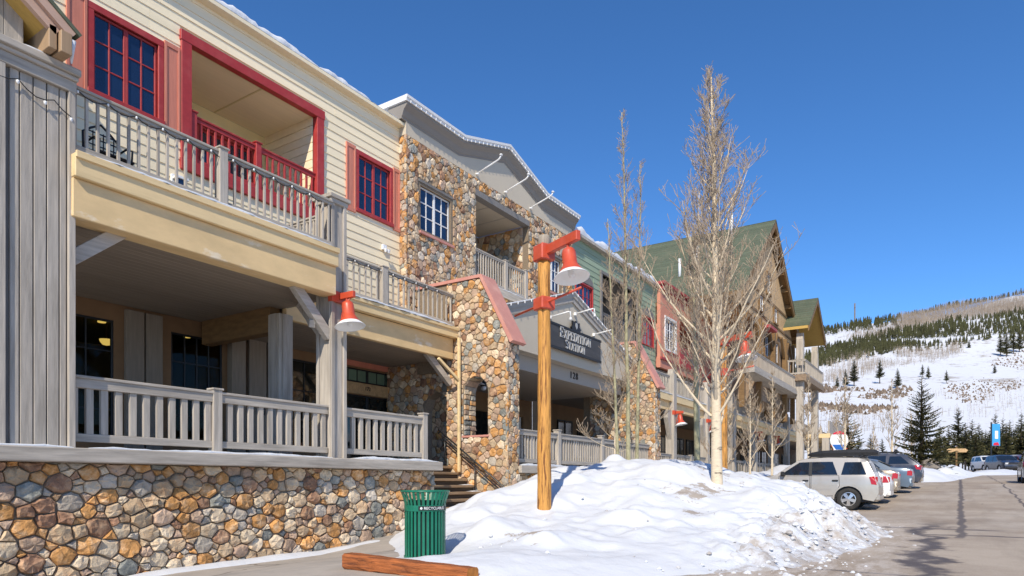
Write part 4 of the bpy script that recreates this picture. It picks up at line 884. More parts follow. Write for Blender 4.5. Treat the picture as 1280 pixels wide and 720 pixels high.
wall_panel(PT, 'back_wall', 'porch_brown', 16.4, 27.0, 0.48, 3.8, 16.6, [(17.3, 19.6, 0.5, 3.0), (21.5, 23.6, 0.5, 3.0), (24.2, 26.2, 0.5, 3.0)], 0.15)
stone_face(PT, [(19.7, 0.5), (21.4, 0.5), (21.4, 3.74), (19.7, 3.74)], [], (0, 16.58, 0), EX, EZ, 0.08, 0.16, 392, 0.05, 90, 1.1)
for a, b in ((17.3, 19.6), (21.5, 23.6), (24.2, 26.2)): window(PT, a, b, 0.5, 3.0, 16.6, 1, 2, 'wood_brown', 'pane_dark', sashes=2, name='glass_door')
FN = thing('ceiling_fan', 'dark ceiling fan with pale globe hanging in the portico', 'fan', (17.7, 12.7, 3.7))
MB().tube([(17.7, 12.7, 3.74), (17.7, 12.7, 3.2)], 0.02, 6).build('rod', 'black_metal', FN); MB().lathe([(0, 0.1), (0.1, 0.08), (0.12, 0), (0.09, -0.06), (0, -0.06)], (17.7, 12.7, 3.12), 14).build('motor', 'black_metal', FN, smooth=True)
MB().lathe([(0.0, -0.10), (0.06, -0.08), (0.09, -0.02), (0.06, 0.04)], (17.7, 12.7, 3.02), 12).build('globe', 'lamp_white', FN, smooth=True)
for k in range(4): q = k * math.pi / 2 + 0.4; MB().bar((17.7 + 0.1 * math.cos(q), 12.7 + 0.1 * math.sin(q), 3.1), (17.7 + 0.6 * math.cos(q), 12.7 + 0.6 * math.sin(q), 3.1), 0.13, 0.015).build('blade', 'white_trim', FN)
for i, x in enumerate((22.9, 23.6, 24.9, 25.9)):
    ch = thing('patio_chair', 'pale patio chair with upright back behind the portico railing', 'chair', (x, 11.9, 0.48), group='pale patio chairs on the portico')
    bx(ch, 'backrest', 'white_trim', x - 0.2, x + 0.2, 12.12, 12.15, 1.0, 1.72); bx(ch, 'seat', 'white_trim', x - 0.22, x + 0.22, 11.7, 12.11, 0.93, 0.97)
    for a in (-0.19, 0.19):
        for c in (11.74, 12.09): bx(ch, 'leg', 'black_metal', x + a - 0.015, x + a + 0.015, c - 0.015, c + 0.015, 0.482, 0.93)
# ---- hanging sign with raised letters
SG = thing('sign_board', 'dark hanging sign with pale letters EXPEDITION STATION under a crest', 'sign', (21.95, DP - 0.1, 4.7))
su0, su1, sz0, sz1 = 19.95, 23.85, 4.62, 5.42; yy = DP - 0.14
bx(SG, 'board', 'sign_dark', su0, su1, yy, DP - 0.004, sz0, sz1, b=0.02); bx(SG, 'frame_strip', 'ink_black', su0 - 0.03, su1 + 0.03, yy - 0.02, yy + 0.03, sz0 - 0.04, sz0 + 0.05); bx(SG, 'frame_strip', 'ink_black', su0 - 0.03, su1 + 0.03, yy - 0.02, yy + 0.03, sz1 - 0.04, sz1 + 0.04)
T_, t_ = 0.15, 0.065       # thick and thin strokes of the serif letters, in letter heights
def stroke(mb, a, b, w, x0, z0, h, d0, d1):
    ax, az, bx_, bz = a[0], a[1], b[0], b[1]; L = math.hypot(bx_ - ax, bz - az); nx, nz = -(bz - az) / L * w / 2, (bx_ - ax) / L * w / 2
    mb.prism([(x0 + (ax + nx) * h, z0 + (az + nz) * h), (x0 + (bx_ + nx) * h, z0 + (bz + nz) * h), (x0 + (bx_ - nx) * h, z0 + (bz - nz) * h), (x0 + (ax - nx) * h, z0 + (az - nz) * h)], d0, d1)
def arc(cx, cz, rx, rz, a0, a1, n=10): return [(cx + rx * math.cos(math.radians(a0 + (a1 - a0) * i / n)), cz + rz * math.sin(math.radians(a0 + (a1 - a0) * i / n))) for i in range(n + 1)]
def serif(x, z, w=0.22): return [((x - w / 2, z), (x + w / 2, z), 0.06)]
GL = {'E': (0.72, [((0.16, 0), (0.16, 1), T_), ((0.04, 0.03), (0.66, 0.03), t_), ((0.04, 0.97), (0.64, 0.97), t_), ((0.16, 0.52), (0.5, 0.52), t_), ((0.63, 0), (0.63, 0.22), t_), ((0.61, 0.78), (0.61, 1), t_), ((0.48, 0.4), (0.48, 0.64), 0.05)]),
      'X': (0.86, [((0.14, 1), (0.70, 0), T_), ((0.12, 0), (0.72, 1), t_)] + serif(0.14, 0.98) + serif(0.72, 0.98) + serif(0.12, 0.02) + serif(0.72, 0.02)),
      'P': (0.72, [((0.16, 0), (0.16, 1), T_)] + serif(0.16, 0.02, 0.3) + [((0.04, 0.97), (0.36, 0.97), t_), ((0.16, 0.46), (0.36, 0.46), t_)] + [(p, q, 0.12) for p, q in zip(arc(0.36, 0.715, 0.22, 0.25, -90, 90)[:-1], arc(0.36, 0.715, 0.22, 0.25, -90, 90)[1:])]),
      'D': (0.86, [((0.16, 0), (0.16, 1), T_), ((0.04, 0.03), (0.34, 0.03), t_), ((0.04, 0.97), (0.34, 0.97), t_)] + [(p, q, 0.15) for p, q in zip(arc(0.34, 0.5, 0.36, 0.46, -90, 90)[:-1], arc(0.34, 0.5, 0.36, 0.46, -90, 90)[1:])]),
      'I': (0.38, [((0.18, 0), (0.18, 1), T_)] + serif(0.18, 0.02, 0.32) + serif(0.18, 0.98, 0.32)),
      'T': (0.78, [((0.38, 0), (0.38, 1), T_), ((0.05, 0.97), (0.71, 0.97), t_), ((0.07, 0.76), (0.07, 1), 0.06), ((0.69, 0.76), (0.69, 1), 0.06)] + serif(0.38, 0.02, 0.32)),
      'O': (0.92, [(p, q, 0.13) for p, q in zip(arc(0.44, 0.5, 0.36, 0.46, 0, 360, 22)[:-1], arc(0.44, 0.5, 0.36, 0.46, 0, 360, 22)[1:])]),
      'N': (0.90, [((0.15, 0), (0.15, 1), t_), ((0.14, 1), (0.72, 0), T_), ((0.72, 0), (0.72, 1), t_)] + serif(0.15, 0.02) + serif(0.72, 0.98) + serif(0.1, 0.98, 0.16)),
      'S': (0.66, [(p, q, 0.13) for p, q in zip(arc(0.32, 0.74, 0.22, 0.21, 30, 270, 12)[:-1], arc(0.32, 0.74, 0.22, 0.21, 30, 270, 12)[1:])] + [(p, q, 0.14) for p, q in zip(arc(0.32, 0.28, 0.24, 0.24, 90, -150, 12)[:-1], arc(0.32, 0.28, 0.24, 0.24, 90, -150, 12)[1:])]),
      'A': (0.86, [((0.10, 0), (0.40, 1), t_), ((0.40, 1), (0.74, 0), T_), ((0.2, 0.33), (0.62, 0.33), t_)] + serif(0.10, 0.02) + serif(0.74, 0.02, 0.26))}
def letters(par, text, xc, z0, h, d0, d1, m, big=1.18, track=0.06):
    sizes = [h * (big if i == 0 else 1) for i in range(len(text))]; W = sum(GL[c][0] * s_ + track * h for c, s_ in zip(text, sizes)) - track * h; x = xc - W / 2
    for c, s_ in zip(text, sizes):
        mb = MB()
        for k, (p, q, w) in enumerate(GL[c][1]): e = 0.0006 * k; stroke(mb, p, q, w, x, z0, s_, d0 - e, d1)
        mb.build('letter', m, par, fix=True); x += GL[c][0] * s_ + track * h
letters(SG, 'EXPEDITION', 21.8, 5.04, 0.30, yy - 0.03, yy + 0.01, 'sign_letter'); letters(SG, 'STATION', 21.75, 4.70, 0.26, yy - 0.03, yy + 0.01, 'sign_letter')
mb = MB(); mb.prism([(21.55, 5.44), (22.12, 5.44), (22.2, 5.54), (22.08, 5.62), (22.1, 5.78), (21.94, 5.74), (21.835, 5.82), (21.73, 5.74), (21.57, 5.78), (21.59, 5.62), (21.47, 5.54)], yy - 0.01, yy + 0.06); cr = mb.build('crest', 'ink_black', SG, fix=True)
MB().prism([(21.75, 5.60), (21.835, 5.50), (21.92, 5.60), (21.90, 5.72), (21.835, 5.74), (21.77, 5.72)], yy - 0.02, yy - 0.012).build('crest_shield', 'sign_letter', cr, fix=True)
for x in (20.05, 21.2, 22.6, 23.75)[0:2] + (22.6,): pass
for i, (x, z) in enumerate(((20.15, 5.62), (21.95, 6.10), (23.45, 5.62))):
    g = thing('sign_lamp', 'slim white arm lamp reaching out over the sign board', 'lamp', (x, DP, z), group='white arm lamps over the sign board')
    MB().tube([(x, DP, z), (x, DP - 0.75, z + 0.10), (x, DP - 0.8, z + 0.09), (x, DP - 0.82, z - 0.14)], 0.024, 8).build('arm', 'lamp_white', g, smooth=True); MB().lathe([(0, 0.09), (0.03, 0.08), (0.06, -0.02), (0.05, -0.02), (0.0, 0.05)], (x, DP - 0.82, z - 0.18), 10).build('shade', 'lamp_white', g, smooth=True); MB().lathe([(0, -0.06), (0.06, -0.05), (0.06, 0.05), (0, 0.06)], (x, DP - 0.03, z), 8).build('wall_plate', 'lamp_white', g)
def text_obj(name, s_, size, m, par, mtx, ext=0.004):
    cu = bpy.data.curves.new(name, 'FONT'); cu.body = s_; cu.size = size; cu.extrude = ext; cu.align_x = 'CENTER'; cu.align_y = 'CENTER'; cu.resolution_u = 3
    tmp = bpy.data.objects.new(name, cu); COL.objects.link(tmp); dg = bpy.context.evaluated_depsgraph_get(); me = bpy.data.meshes.new_from_object(tmp.evaluated_get(dg)); bpy.data.objects.remove(tmp); me.transform(mtx); me.materials.clear(); me.materials.append(M[m])
    return link(name, me, par)
FACE = Matrix.Rotation(math.pi / 2, 4, 'X')
t = thing('house_number', 'black house number 128 on the grey lintel below the sign', 'number', (22.65, DP + 0.39, 4.08))
for i, c in enumerate('128'): text_obj('digit', c, 0.36, 'ink_black', t, Matrix.Translation((22.42 + 0.23 * i, DP + 0.385, 3.98)) @ FACE, 0.012)
t = thing('door_number', 'small brown number 172 over the shaded shop door', 'number', (15.0, 15.2, 2.85))
text_obj('digits', '172', 0.16, 'ink_black', t, Matrix.Translation((15.1, 15.205, 2.86)) @ FACE, 0.008)

# ================================================================== GREEN BUILDING
B3 = thing('green_building', 'green clapboard lodge front with arched red windows and a dark balcony recess', 'building', (31, 14.5, -0.5))
gh = [(26.75, 28.35, 7.45, 9.3), (29.3, 33.5, 7.0, 9.85), (34.3, 35.85, 7.45, 9.3)]
wall_panel(B3, 'wall', 'siding_green', 25.9, 36.2, 4.4, 10.85, 14.2, gh, 0.2)
siding(B3, 'siding_green', 25.92, 36.2, 4.5, 10.8, 14.2, 0.25, [(26.6, 28.5, 7.3, 9.5), (29.15, 33.65, 6.85, 10.0), (34.15, 36.0, 7.3, 9.5)], 5, 6.5)
def arch_window(par, u0, u1, z0, z1, D):
    window(par, u0, u1, z0, z1, D, 2, 3, 'red_trim', 'pane_blue', 'red_trim', 0.06, 2, bar=0.02)
    n = 8; c = (u0 + u1) / 2; r = (u1 - u0) / 2 + 0.1; p = [(c + r * math.cos(math.pi * i / n), z1 + 0.11 + 0.42 * math.sin(math.pi * i / n)) for i in range(n + 1)]
    MB().prism(p, D - 0.05, D - 0.027).build('arch_panel', 'grey_dark', par, fix=True)
arch_window(B3, 26.75, 28.35, 7.45, 8.9, 14.2); arch_window(B3, 34.3, 35.85, 7.45, 8.9, 14.2)
mb = MB(); a, b, c, d = 29.3, 33.5, 7.0, 9.85; y0, y1 = 14.4, 16.4
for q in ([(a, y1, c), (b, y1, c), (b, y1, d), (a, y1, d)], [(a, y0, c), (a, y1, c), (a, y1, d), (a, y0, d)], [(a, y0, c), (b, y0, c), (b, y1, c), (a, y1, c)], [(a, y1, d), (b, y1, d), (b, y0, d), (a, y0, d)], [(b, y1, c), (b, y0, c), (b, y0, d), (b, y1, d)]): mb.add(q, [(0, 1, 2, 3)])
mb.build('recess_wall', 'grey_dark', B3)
mb = MB(); mb.cbox(29.15, 29.3, 14.1, 14.4, 6.85, 9.85); mb.cbox(33.5, 33.65, 14.1, 14.4, 6.85, 9.85); mb.cbox(29.13, 33.67, 14.09, 14.4, 9.85, 10.0); mb.cbox(29.13, 33.67, 14.09, 14.4, 6.8, 7.0); mb.build('balcony_frame', 'grey_dark', B3)
window(B3, 31.4, 33.2, 7.05, 9.1, 16.34, 1, 1, 'red_trim', 'pane_blue', 'red_trim', 0.1, 2, name='balcony_door')
railing(B3, (29.3, 14.25), (33.5, 14.25), 7.0, 8.1, 'grey_dark', 'grey_dark', 0.2, 0.04)
bx(B3, 'eave', 'grey_v', 25.6, 36.2, 13.95, 14.3, 10.82, 10.94); MB().prism([(13.95, 10.94), (18.5, 11.1), (18.5, 10.9), (14.3, 10.82)], 25.6, 36.2, 'x').build('roof', 'roof_green', B3, fix=True)
for a, b, s_ in ((25.8, 28.5, 91), (28.2, 32.0, 92), (31.8, 35.9, 93)): snow_strip(B3, a, b, 13.96, 15.0, 10.95, 0.42, s_, step=0.2)
# ================================================================== SALMON BUILDING
B4 = thing('salmon_building', 'salmon red stucco lodge front with a white window and red recess', 'building', (41, 14.5, 0))
wall_panel(B4, 'wall', 'salmon', 36.2, 46.5, 6.4, 11.0, 13.9, [(36.95, 38.55, 7.55, 9.25), (39.3, 43.4, 7.0, 9.6)], 0.2)
window(B4, 36.95, 38.55, 7.55, 9.25, 13.9, 2, 3, 'white_trim', 'pane_blue', 'white_trim', 0.14, 2, bar=0.05)
bx(B4, 'string_course', 'bright_red', 36.15, 46.5, 13.8, 13.9, 6.85, 6.98); bx(B4, 'parapet_cap', 'bright_red', 36.1, 46.5, 13.6, 14.3, 11.0, 11.16); bx(B4, 'parapet_mould', 'bright_red', 36.15, 46.5, 13.74, 13.9, 10.72, 10.85)
for i in range(26): bx(B4, 'dentil', 'bright_red', 36.25 + i * 0.39, 36.42 + i * 0.39, 13.72, 13.9, 10.85, 10.998)
bx(B4, 'bay_panel', 'salmon', 36.6, 38.9, 13.82, 13.9, 7.0, 7.36); bx(B4, 'window_ledge', 'bright_red', 36.75, 38.75, 13.76, 13.9, 7.36, 7.42)
mb = MB(); a, b, c, d = 39.3, 43.4, 7.0, 9.6; y0, y1 = 14.1, 15.6
for q in ([(a, y1, c), (b, y1, c), (b, y1, d), (a, y1, d)], [(a, y0, c), (a, y1, c), (a, y1, d), (a, y0, d)], [(a, y0, c), (b, y0, c), (b, y1, c), (a, y1, c)], [(a, y1, d), (b, y1, d), (b, y0, d), (a, y0, d)], [(b, y1, c), (b, y0, c), (b, y0, d), (b, y1, d)]): mb.add(q, [(0, 1, 2, 3)])
mb.build('recess_wall', 'salmon', B4); bx(B4, 'recess_parapet', 'bright_red', 39.3, 43.4, 13.86, 14.0, 7.0, 8.05); bx(B4, 'recess_post', 'bright_red', 42.3, 43.4, 13.84, 14.1, 8.05, 9.6)
window(B4, 40.0, 42.0, 7.1, 9.2, 15.54, 1, 1, 'white_trim', 'pane_blue', 'white_trim', 0.1, 2, name='balcony_door')
# ================================================================== BIG GABLED LODGE
B5 = thing('gabled_lodge', 'tall timber lodge with green shingle roof and steep brown gable', 'building', (49, 14, 0.2))
ua, za, ul, ur, ze = 48.7, 17.6, 40.2, 57.2, 10.9; DG = 11.0
sl_l = (za - ze) / (ua - ul)
def slope(par, u0, z0, u1, z1, d0, d1, th, name, m): 
    return MB().prism([(u0, z0), (u1, z1), (u1, z1 + th), (u0, z0 + th)], d0, d1).build(name, m, par, fix=True)
slope(B5, ul, ze, ua, za, DG - 0.45, 24, 0.22, 'roof', 'wood_brown'); slope(B5, ua, za, ur, ze, DG - 0.45, 24, 0.22, 'roof', 'wood_brown')
n = 26
for i in range(n):       # shingle courses, each a strip lapped over the one below
    for sgn, ue in ((1, ul), (-1, ur)):
        t0, t1 = i / n, (i + 1) / n; u0, u1 = ue + (ua - ue) * t0, ue + (ua - ue) * (t1 + 0.004); z0, z1 = ze + (za - ze) * t0 + 0.23, ze + (za - ze) * (t1 + 0.004) + 0.23
        MB().prism([(u0, z0), (u1, z1), (u1, z1 + 0.02), (u0, z0 + 0.075)], DG - 0.55, 24).build('shingle_course', 'roof_green', B5, fix=True)
MB().prism([(ul + 0.6, 10.6), (ur - 0.6, 10.6), (ur - 0.6, ze + 0.3), (ua, za - 0.3), (ul + 0.6, ze + 0.3)], DG, 22).build('gable_wall', 'shingle_tan', B5, fix=True)
MB().prism([(45.9, 5.5), (ur - 0.7, 5.5), (ur - 0.7, 10.6), (45.9, 10.6)], DG + 0.12, 22).build('wall', 'shingle_brown', B5, fix=True)
for u in (41.6, 45.7, 49.6, 53.4, 56.2): bx(B5, 'timber_post', 'wood_brown', u - 0.16, u + 0.16, DG - 0.3, DG + 0.02, 4.5, 10.6)
for a, b in ((41.6, 45.7), (45.7, 49.6), (49.6, 53.4), (53.4, 56.2)): MB().bar((a + 0.16, DG - 0.14, 9.2), (a + 1.2, DG - 0.14, 10.5), 0.16, 0.2).build('brace', 'wood_brown', B5); MB().bar((b - 0.16, DG - 0.14, 9.2), (b - 1.2, DG - 0.14, 10.5), 0.16, 0.2).build('brace', 'wood_brown', B5)
bx(B5, 'gallery_floor', 'grey_h', 41.4, 57, DG - 0.9, DG + 0.1, 6.5, 6.8); railing(B5, (41.5, DG - 0.8), (56.9, DG - 0.8), 6.8, 7.8, 'grey_v', 'grey_h', 0.3, 0.06)
for sgn, ue in ((1, ul), (-1, ur)):
    MB().prism([(ue, ze - 0.28), (ua, za - 0.28), (ua, za + 0.2), (ue, ze + 0.2)], DG - 0.53, DG - 0.42).build('rake_board', 'wood_brown', B5, fix=True)
    for k in range(7):
        t = (k + 0.5) / 7; u = ue + (ua - ue) * t; z = ze + (za - ze) * t; bx(B5, 'lookout', 'wood_brown', u - 0.1, u + 0.1, DG - 0.45, DG, z - 0.3, z - 0.02)
for k, z in enumerate((11.0, 12.4)): bx(B5, 'trim_band', 'wood_brown', ul + 0.7 + max(0, (z - ze) / sl_l), ur - 0.7 - max(0, (z - ze) / sl_l), DG - 0.06, DG + 0.02, z, z + 0.16)
for (u, z, w, h) in ((47.0, 8.6, 1.0, 1.4), (48.6, 8.6, 1.0, 1.4), (51.2, 8.6, 1.6, 1.4), (54.6, 8.6, 1.4, 1.4), (48.7, 12.9, 1.0, 1.3), (46.6, 11.3, 1.0, 1.0), (50.8, 11.3, 1.0, 1.0)):
    window(B5, u - w / 2, u + w / 2, z, z + h, DG + (0.06 if z < 10 else -0.06), 2, 2, 'white_trim', 'pane_blue', 'wood_brown', 0.12, 1)
for (u, z) in ((47.8, 9.3),): bx(B5, 'red_awning', 'bright_red', u - 1.0, u + 1.0, DG - 0.6, DG - 0.02, z + 0.9, z + 1.1)
for u, d, h in ((43.0, 15.2, 1.4), (44.6, 14.6, 1.3), (47.8, 13.2, 1.7)): 
    zr = ze + (u - ul) * sl_l; MB().tube([(u, d, zr), (u, d, zr + h)], 0.09, 10).build('vent_pipe', 'white_trim', B5, smooth=True)
B6 = thing('corner_lodge', 'projecting timber corner wing with small green gable roof and tall grey posts', 'building', (57.4, 12, 0.4))
u0, u1, uc, z0, zc, D6 = 53.6, 61.2, 57.4, 11.3, 14.1, 9.3
slope(B6, u0, z0, uc, zc, D6, 20, 0.2, 'roof', 'soffit_yellow'); slope(B6, uc, zc, u1, z0, D6, 20, 0.2, 'roof', 'soffit_yellow')
n = 12
for i in range(n):
    for ue in (u0, u1):
        t0, t1 = i / n, (i + 1) / n; a, b = ue + (uc - ue) * t0, ue + (uc - ue) * (t1 + 0.006); c, d = z0 + (zc - z0) * t0 + 0.21, z0 + (zc - z0) * (t1 + 0.006) + 0.21
        MB().prism([(a, c), (b, d), (b, d + 0.02), (a, c + 0.075)], D6 - 0.1, 20).build('shingle_course', 'roof_green', B6, fix=True)
for ue in (u0, u1): MB().prism([(ue, z0 - 0.2), (uc, zc - 0.2), (uc, zc + 0.18), (ue, z0 + 0.18)], D6 - 0.08, D6 - 0.01).build('rake_board', 'wood_brown', B6, fix=True)
MB().prism([(u0 + 0.5, 5.0), (u1 - 0.5, 5.0), (u1 - 0.5, z0), (uc, zc - 0.3), (u0 + 0.5, z0)], 12.2, 19).build('wall', 'wood_brown', B6, fix=True)
for (u, z) in ((56.0, 8.2), (58.8, 8.2), (57.4, 11.4)): window(B6, u - 0.8, u + 0.8, z, z + 1.7, 12.14, 2, 2, 'black_frame', 'pane_dark', 'grey_dark', 0.12, 1)
for u in (54.3, 60.4):
    p = bx(B6, 'tall_post', 'grey_v', u - 0.25, u + 0.25, 9.7, 10.2, 0.2, 10.6, b=0.03); MB().prism([(u - 0.24, 10.6), (u + 0.24, 10.6), (u + 0.12, 11.1), (u - 0.12, 11.1)], 9.72, 10.18).build('post_top', 'grey_v', p, fix=True)
bx(B6, 'balcony_floor', 'shingle_brown', 53.6, 61.2, 9.4, 12.2, 7.5, 7.95); railing(B6, (53.6, 9.5), (61.2, 9.5), 7.95, 9.05, 'grey_v', 'grey_h', 0.3, 0.06); railing(B6, (53.6, 9.5), (53.6, 12.1), 7.95, 9.05, 'grey_v', 'grey_h', 0.3, 0.06)
# ================================================================== ARCADE running on along the street
B7 = thing('arcade', 'long grey timber arcade with tan beam and balcony beyond the sign gable', 'arcade', (55, 12.5, 0))
DA = 12.5
bx(B7, 'beam', 'beam', 27.55, 88, DA - 0.02, DA + 0.3, 3.70, 4.2); bx(B7, 'fascia_board', 'beam_top', 27.55, 88, DA - 0.16, DA - 0.025, 4.15, 4.5); snow_strip(B7, 27.6, 60, DA - 0.2, DA + 0.0, 4.5, 0.06, 95, step=0.3)
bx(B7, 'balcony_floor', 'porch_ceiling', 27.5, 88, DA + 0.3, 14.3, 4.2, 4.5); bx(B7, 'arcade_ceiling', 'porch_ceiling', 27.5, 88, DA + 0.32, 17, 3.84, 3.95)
bx(B7, 'back_wall', 'porch_brown', 27.5, 88, 16.6, 16.9, -0.5, 6.5); bx(B7, 'upper_wall', 'stucco_grey', 46.4, 88, 14.2, 14.5, 4.4, 6.4); bx(B7, 'arcade_floor', 'grey_dark', 27.5, 88, 10.9, 16.7, -0.3, 0.46)
up = [28.4 + 5.6 * i for i in range(11)]
for i, u in enumerate(up):
    z0 = min(0.4, zg(u)) - 0.1; p = bx(B7, 'arcade_post', 'grey_v', u - 0.22, u + 0.22, DA - 0.25, DA + 0.2, z0, 5.6, b=0.012)
    MB().prism([(u - 0.14, 5.6), (u + 0.14, 5.6), (u + 0.05, 5.85), (u - 0.05, 5.85)], DA - 0.18, DA + 0.12).build('post_top', 'grey_v', p, fix=True)
    for s_ in (-1, 1): MB().prism([(u + s_ * 0.22, 2.2), (u + s_ * 0.75, 3.3), (u + s_ * 0.75, 3.69), (u + s_ * 0.22, 3.69)], DA - 0.12, DA + 0.1).build('bracket', 'grey_v', p, fix=True)
    if i < 10:
        window(B7, u + 0.9, u + 2.4, 0.5, 3.1, 16.58, 1, 2, 'black_frame', 'pane_dark', sashes=2, name='shop_door', setback=-0.04); window(B7, u + 3.0, u + 5.0, 1.0, 3.1, 16.58, 3, 2, 'black_frame', 'pane_dark', sashes=1, setback=-0.04)
        railing(B7, (u + 0.22, DA), (u + 5.38, DA), 4.52, 5.5, 'grey_v', 'grey_h', 0.22 if i < 4 else 0.4, 0.06, top_h=0.06)
        if i < 6: railing(B7, (u + 0.22, DA - 0.1), (u + 5.38, DA - 0.1), 0.45, 1.45, 'grey_v', 'grey_h', 0.24 if i < 3 else 0.4, 0.08, (2.58,), 0.16)
MB().bar((28.0, 10.9, 0.7), (27.7, 10.9, 1.5), 0.1, 0.1).build('bracket', 'grey_v', B7)
bx(B7, 'side_bay_floor', 'beam_top', 70, 88, 10.2, DA - 0.17, 4.2, 4.6); bx(B7, 'side_bay_wall', 'grey_h', 70, 88, 10.25, 10.4, 4.6, 5.8)
for u in (70.3, 79, 87.6): bx(B7, 'arcade_post', 'grey_v', u - 0.3, u + 0.3, 10.3, 10.9, 0.3, 4.2)
# ================================================================== red bell lamps
def bell(par, c, s=1.0, dr=Vector((0, -1, 0)), tilt=9.0):      # red dome and collar over a wide pale skirt; rim centre at c, tipped a little towards dr
    Rm = Matrix.Translation(c) @ Matrix.Rotation(math.radians(tilt), 4, Vector((0, 0, 1)).cross(-dr))
    def put(prof, n, nm, m):
        o = MB().lathe([(r * s, z * s) for r, z in prof], (0, 0, 0), n); o.v = [tuple(Rm @ Vector(v)) for v in o.v]; return o.build(nm, m, par, smooth=True)
    put([(0.03, 0.53), (0.07, 0.525), (0.105, 0.50), (0.122, 0.45), (0.125, 0.24), (0.130, 0.235), (0.145, 0.20), (0.205, 0.105), (0.21, 0.09)], 28, 'shade', 'lamp_red')
    put([(0.19, 0.115), (0.21, 0.088), (0.30, 0.012), (0.312, 0.0), (0.308, -0.006), (0.295, 0.004), (0.2, 0.075), (0.12, 0.13), (0.0, 0.16)], 32, 'reflector', 'lamp_white')
    put([(0, -0.005), (0.045, 0.01), (0.06, 0.05), (0.04, 0.14)], 12, 'bulb', 'lamp_white')
    o = MB().tube([Rm @ Vector((0, 0, 0.52 * s)), Vector(c) + Vector((Rm @ Vector((0, 0, 0.6 * s)) - Vector(c)).xy.to_3d()) + EZ * 0.62 * s], 0.03 * s, 8).build('stem', 'lamp_red', par)
def wall_lamp(u, D, zr, label, group, s=1.0):
    t = thing('wall_lamp', label, 'lamp', (u, D, zr + 0.6), group=group); c = (u, D - 0.30 * s, zr); bell(t, c, s)
    bx(t, 'clamp', 'lamp_red', u - 0.235 * s, u + 0.235 * s, D - 0.035, D + 0.10, zr + 0.52 * s, zr + 0.74 * s); bx(t, 'arm', 'lamp_red', u - 0.04 * s, u + 0.04 * s, D - 0.42 * s, D - 0.035, zr + 0.58 * s, zr + 0.71 * s)
    MB().tube([(u, D - 0.03, zr + 0.02 * s), (u, D - 0.06, zr + 0.25 * s), (u, D - 0.14, zr + 0.45 * s), (u, D - 0.30 * s, zr + 0.57 * s)], 0.018, 7).build('brace_rod', 'lamp_red', t, smooth=True)
    return t
wall_lamp(9.83, 10.70, 3.18, 'red bell lamp on the tall grey corner post of the cream lodge', None)
for i, u in enumerate(up[:8]):
    if i in (0, 1, 2, 4, 5): wall_lamp(u, DA - 0.26, 2.95, 'red bell lamp on the ' + ('first', 'second', 'third', '', 'fifth', 'sixth')[i] + ' grey arcade post past the solid stone buttress', 'red bell lamps along the arcade posts')
for u, w_ in ((72, 'near'), (79.2, 'middle')): wall_lamp(u, 10.28, 2.9, 'red bell lamp at the ' + w_ + ' post of the projecting bay behind the balloon sign', 'red bell lamps along the arcade posts')
def street_lamp(u, d, zb, label):
    t = thing('street_lamp', label, 'street lamp', (u, d, zb)); dr = Vector((-0.415, -0.91, 0)).normalized(); o = Vector((u, d, 0)); rng = random.Random(int(u * 10))
    pts = [o + Vector((rng.uniform(-0.006, 0.006), rng.uniform(-0.006, 0.006), z)) for z in np.linspace(zb, 4.0, 12)]; MB().tube(pts, [0.128 - 0.002 * i for i in range(12)], 18).build('pole', 'pole_wood', t, smooth=True)
    MB().tube([o + Vector((0, 0, 3.98)), o + Vector((0, 0, 4.28)), o + Vector((0, 0, 4.33))], [0.108, 0.105, 0.09], 18).build('pole_top', 'pole_top', t, smooth=True)
    ang = math.atan2(dr.y, dr.x); R = Matrix.Translation(o) @ Matrix.Rotation(ang, 4, 'Z')
    for z0, z1 in ((3.88, 4.16), (3.02, 3.24)): MB().cbox(-0.145, 0.145, -0.145, 0.145, z0, z1, 0.02, R).build('collar', 'lamp_red', t)
    MB().cbox(0.145, 0.98, -0.045, 0.045, 3.97, 4.13, 0.008, R).build('arm', 'lamp_red', t)
    MB().tube([o + dr * 1.05 + Vector((0, 0, 3.17)), o - dr * 0.95 + Vector((0, 0, 3.12))], 0.022, 8).build('banner_rod', 'lamp_red', t, smooth=True)
    c = o + dr * 0.80; bell(t, (c.x, c.y, 3.40), 0.97, dr, 11.0); return t
street_lamp(10.34, 6.11, -1.3, 'red bell street lamp on a round timber pole rising from the snow heap')
street_lamp(19.6, 5.65, -1.2, 'timber street lamp pole standing behind the big pale aspen trunk')
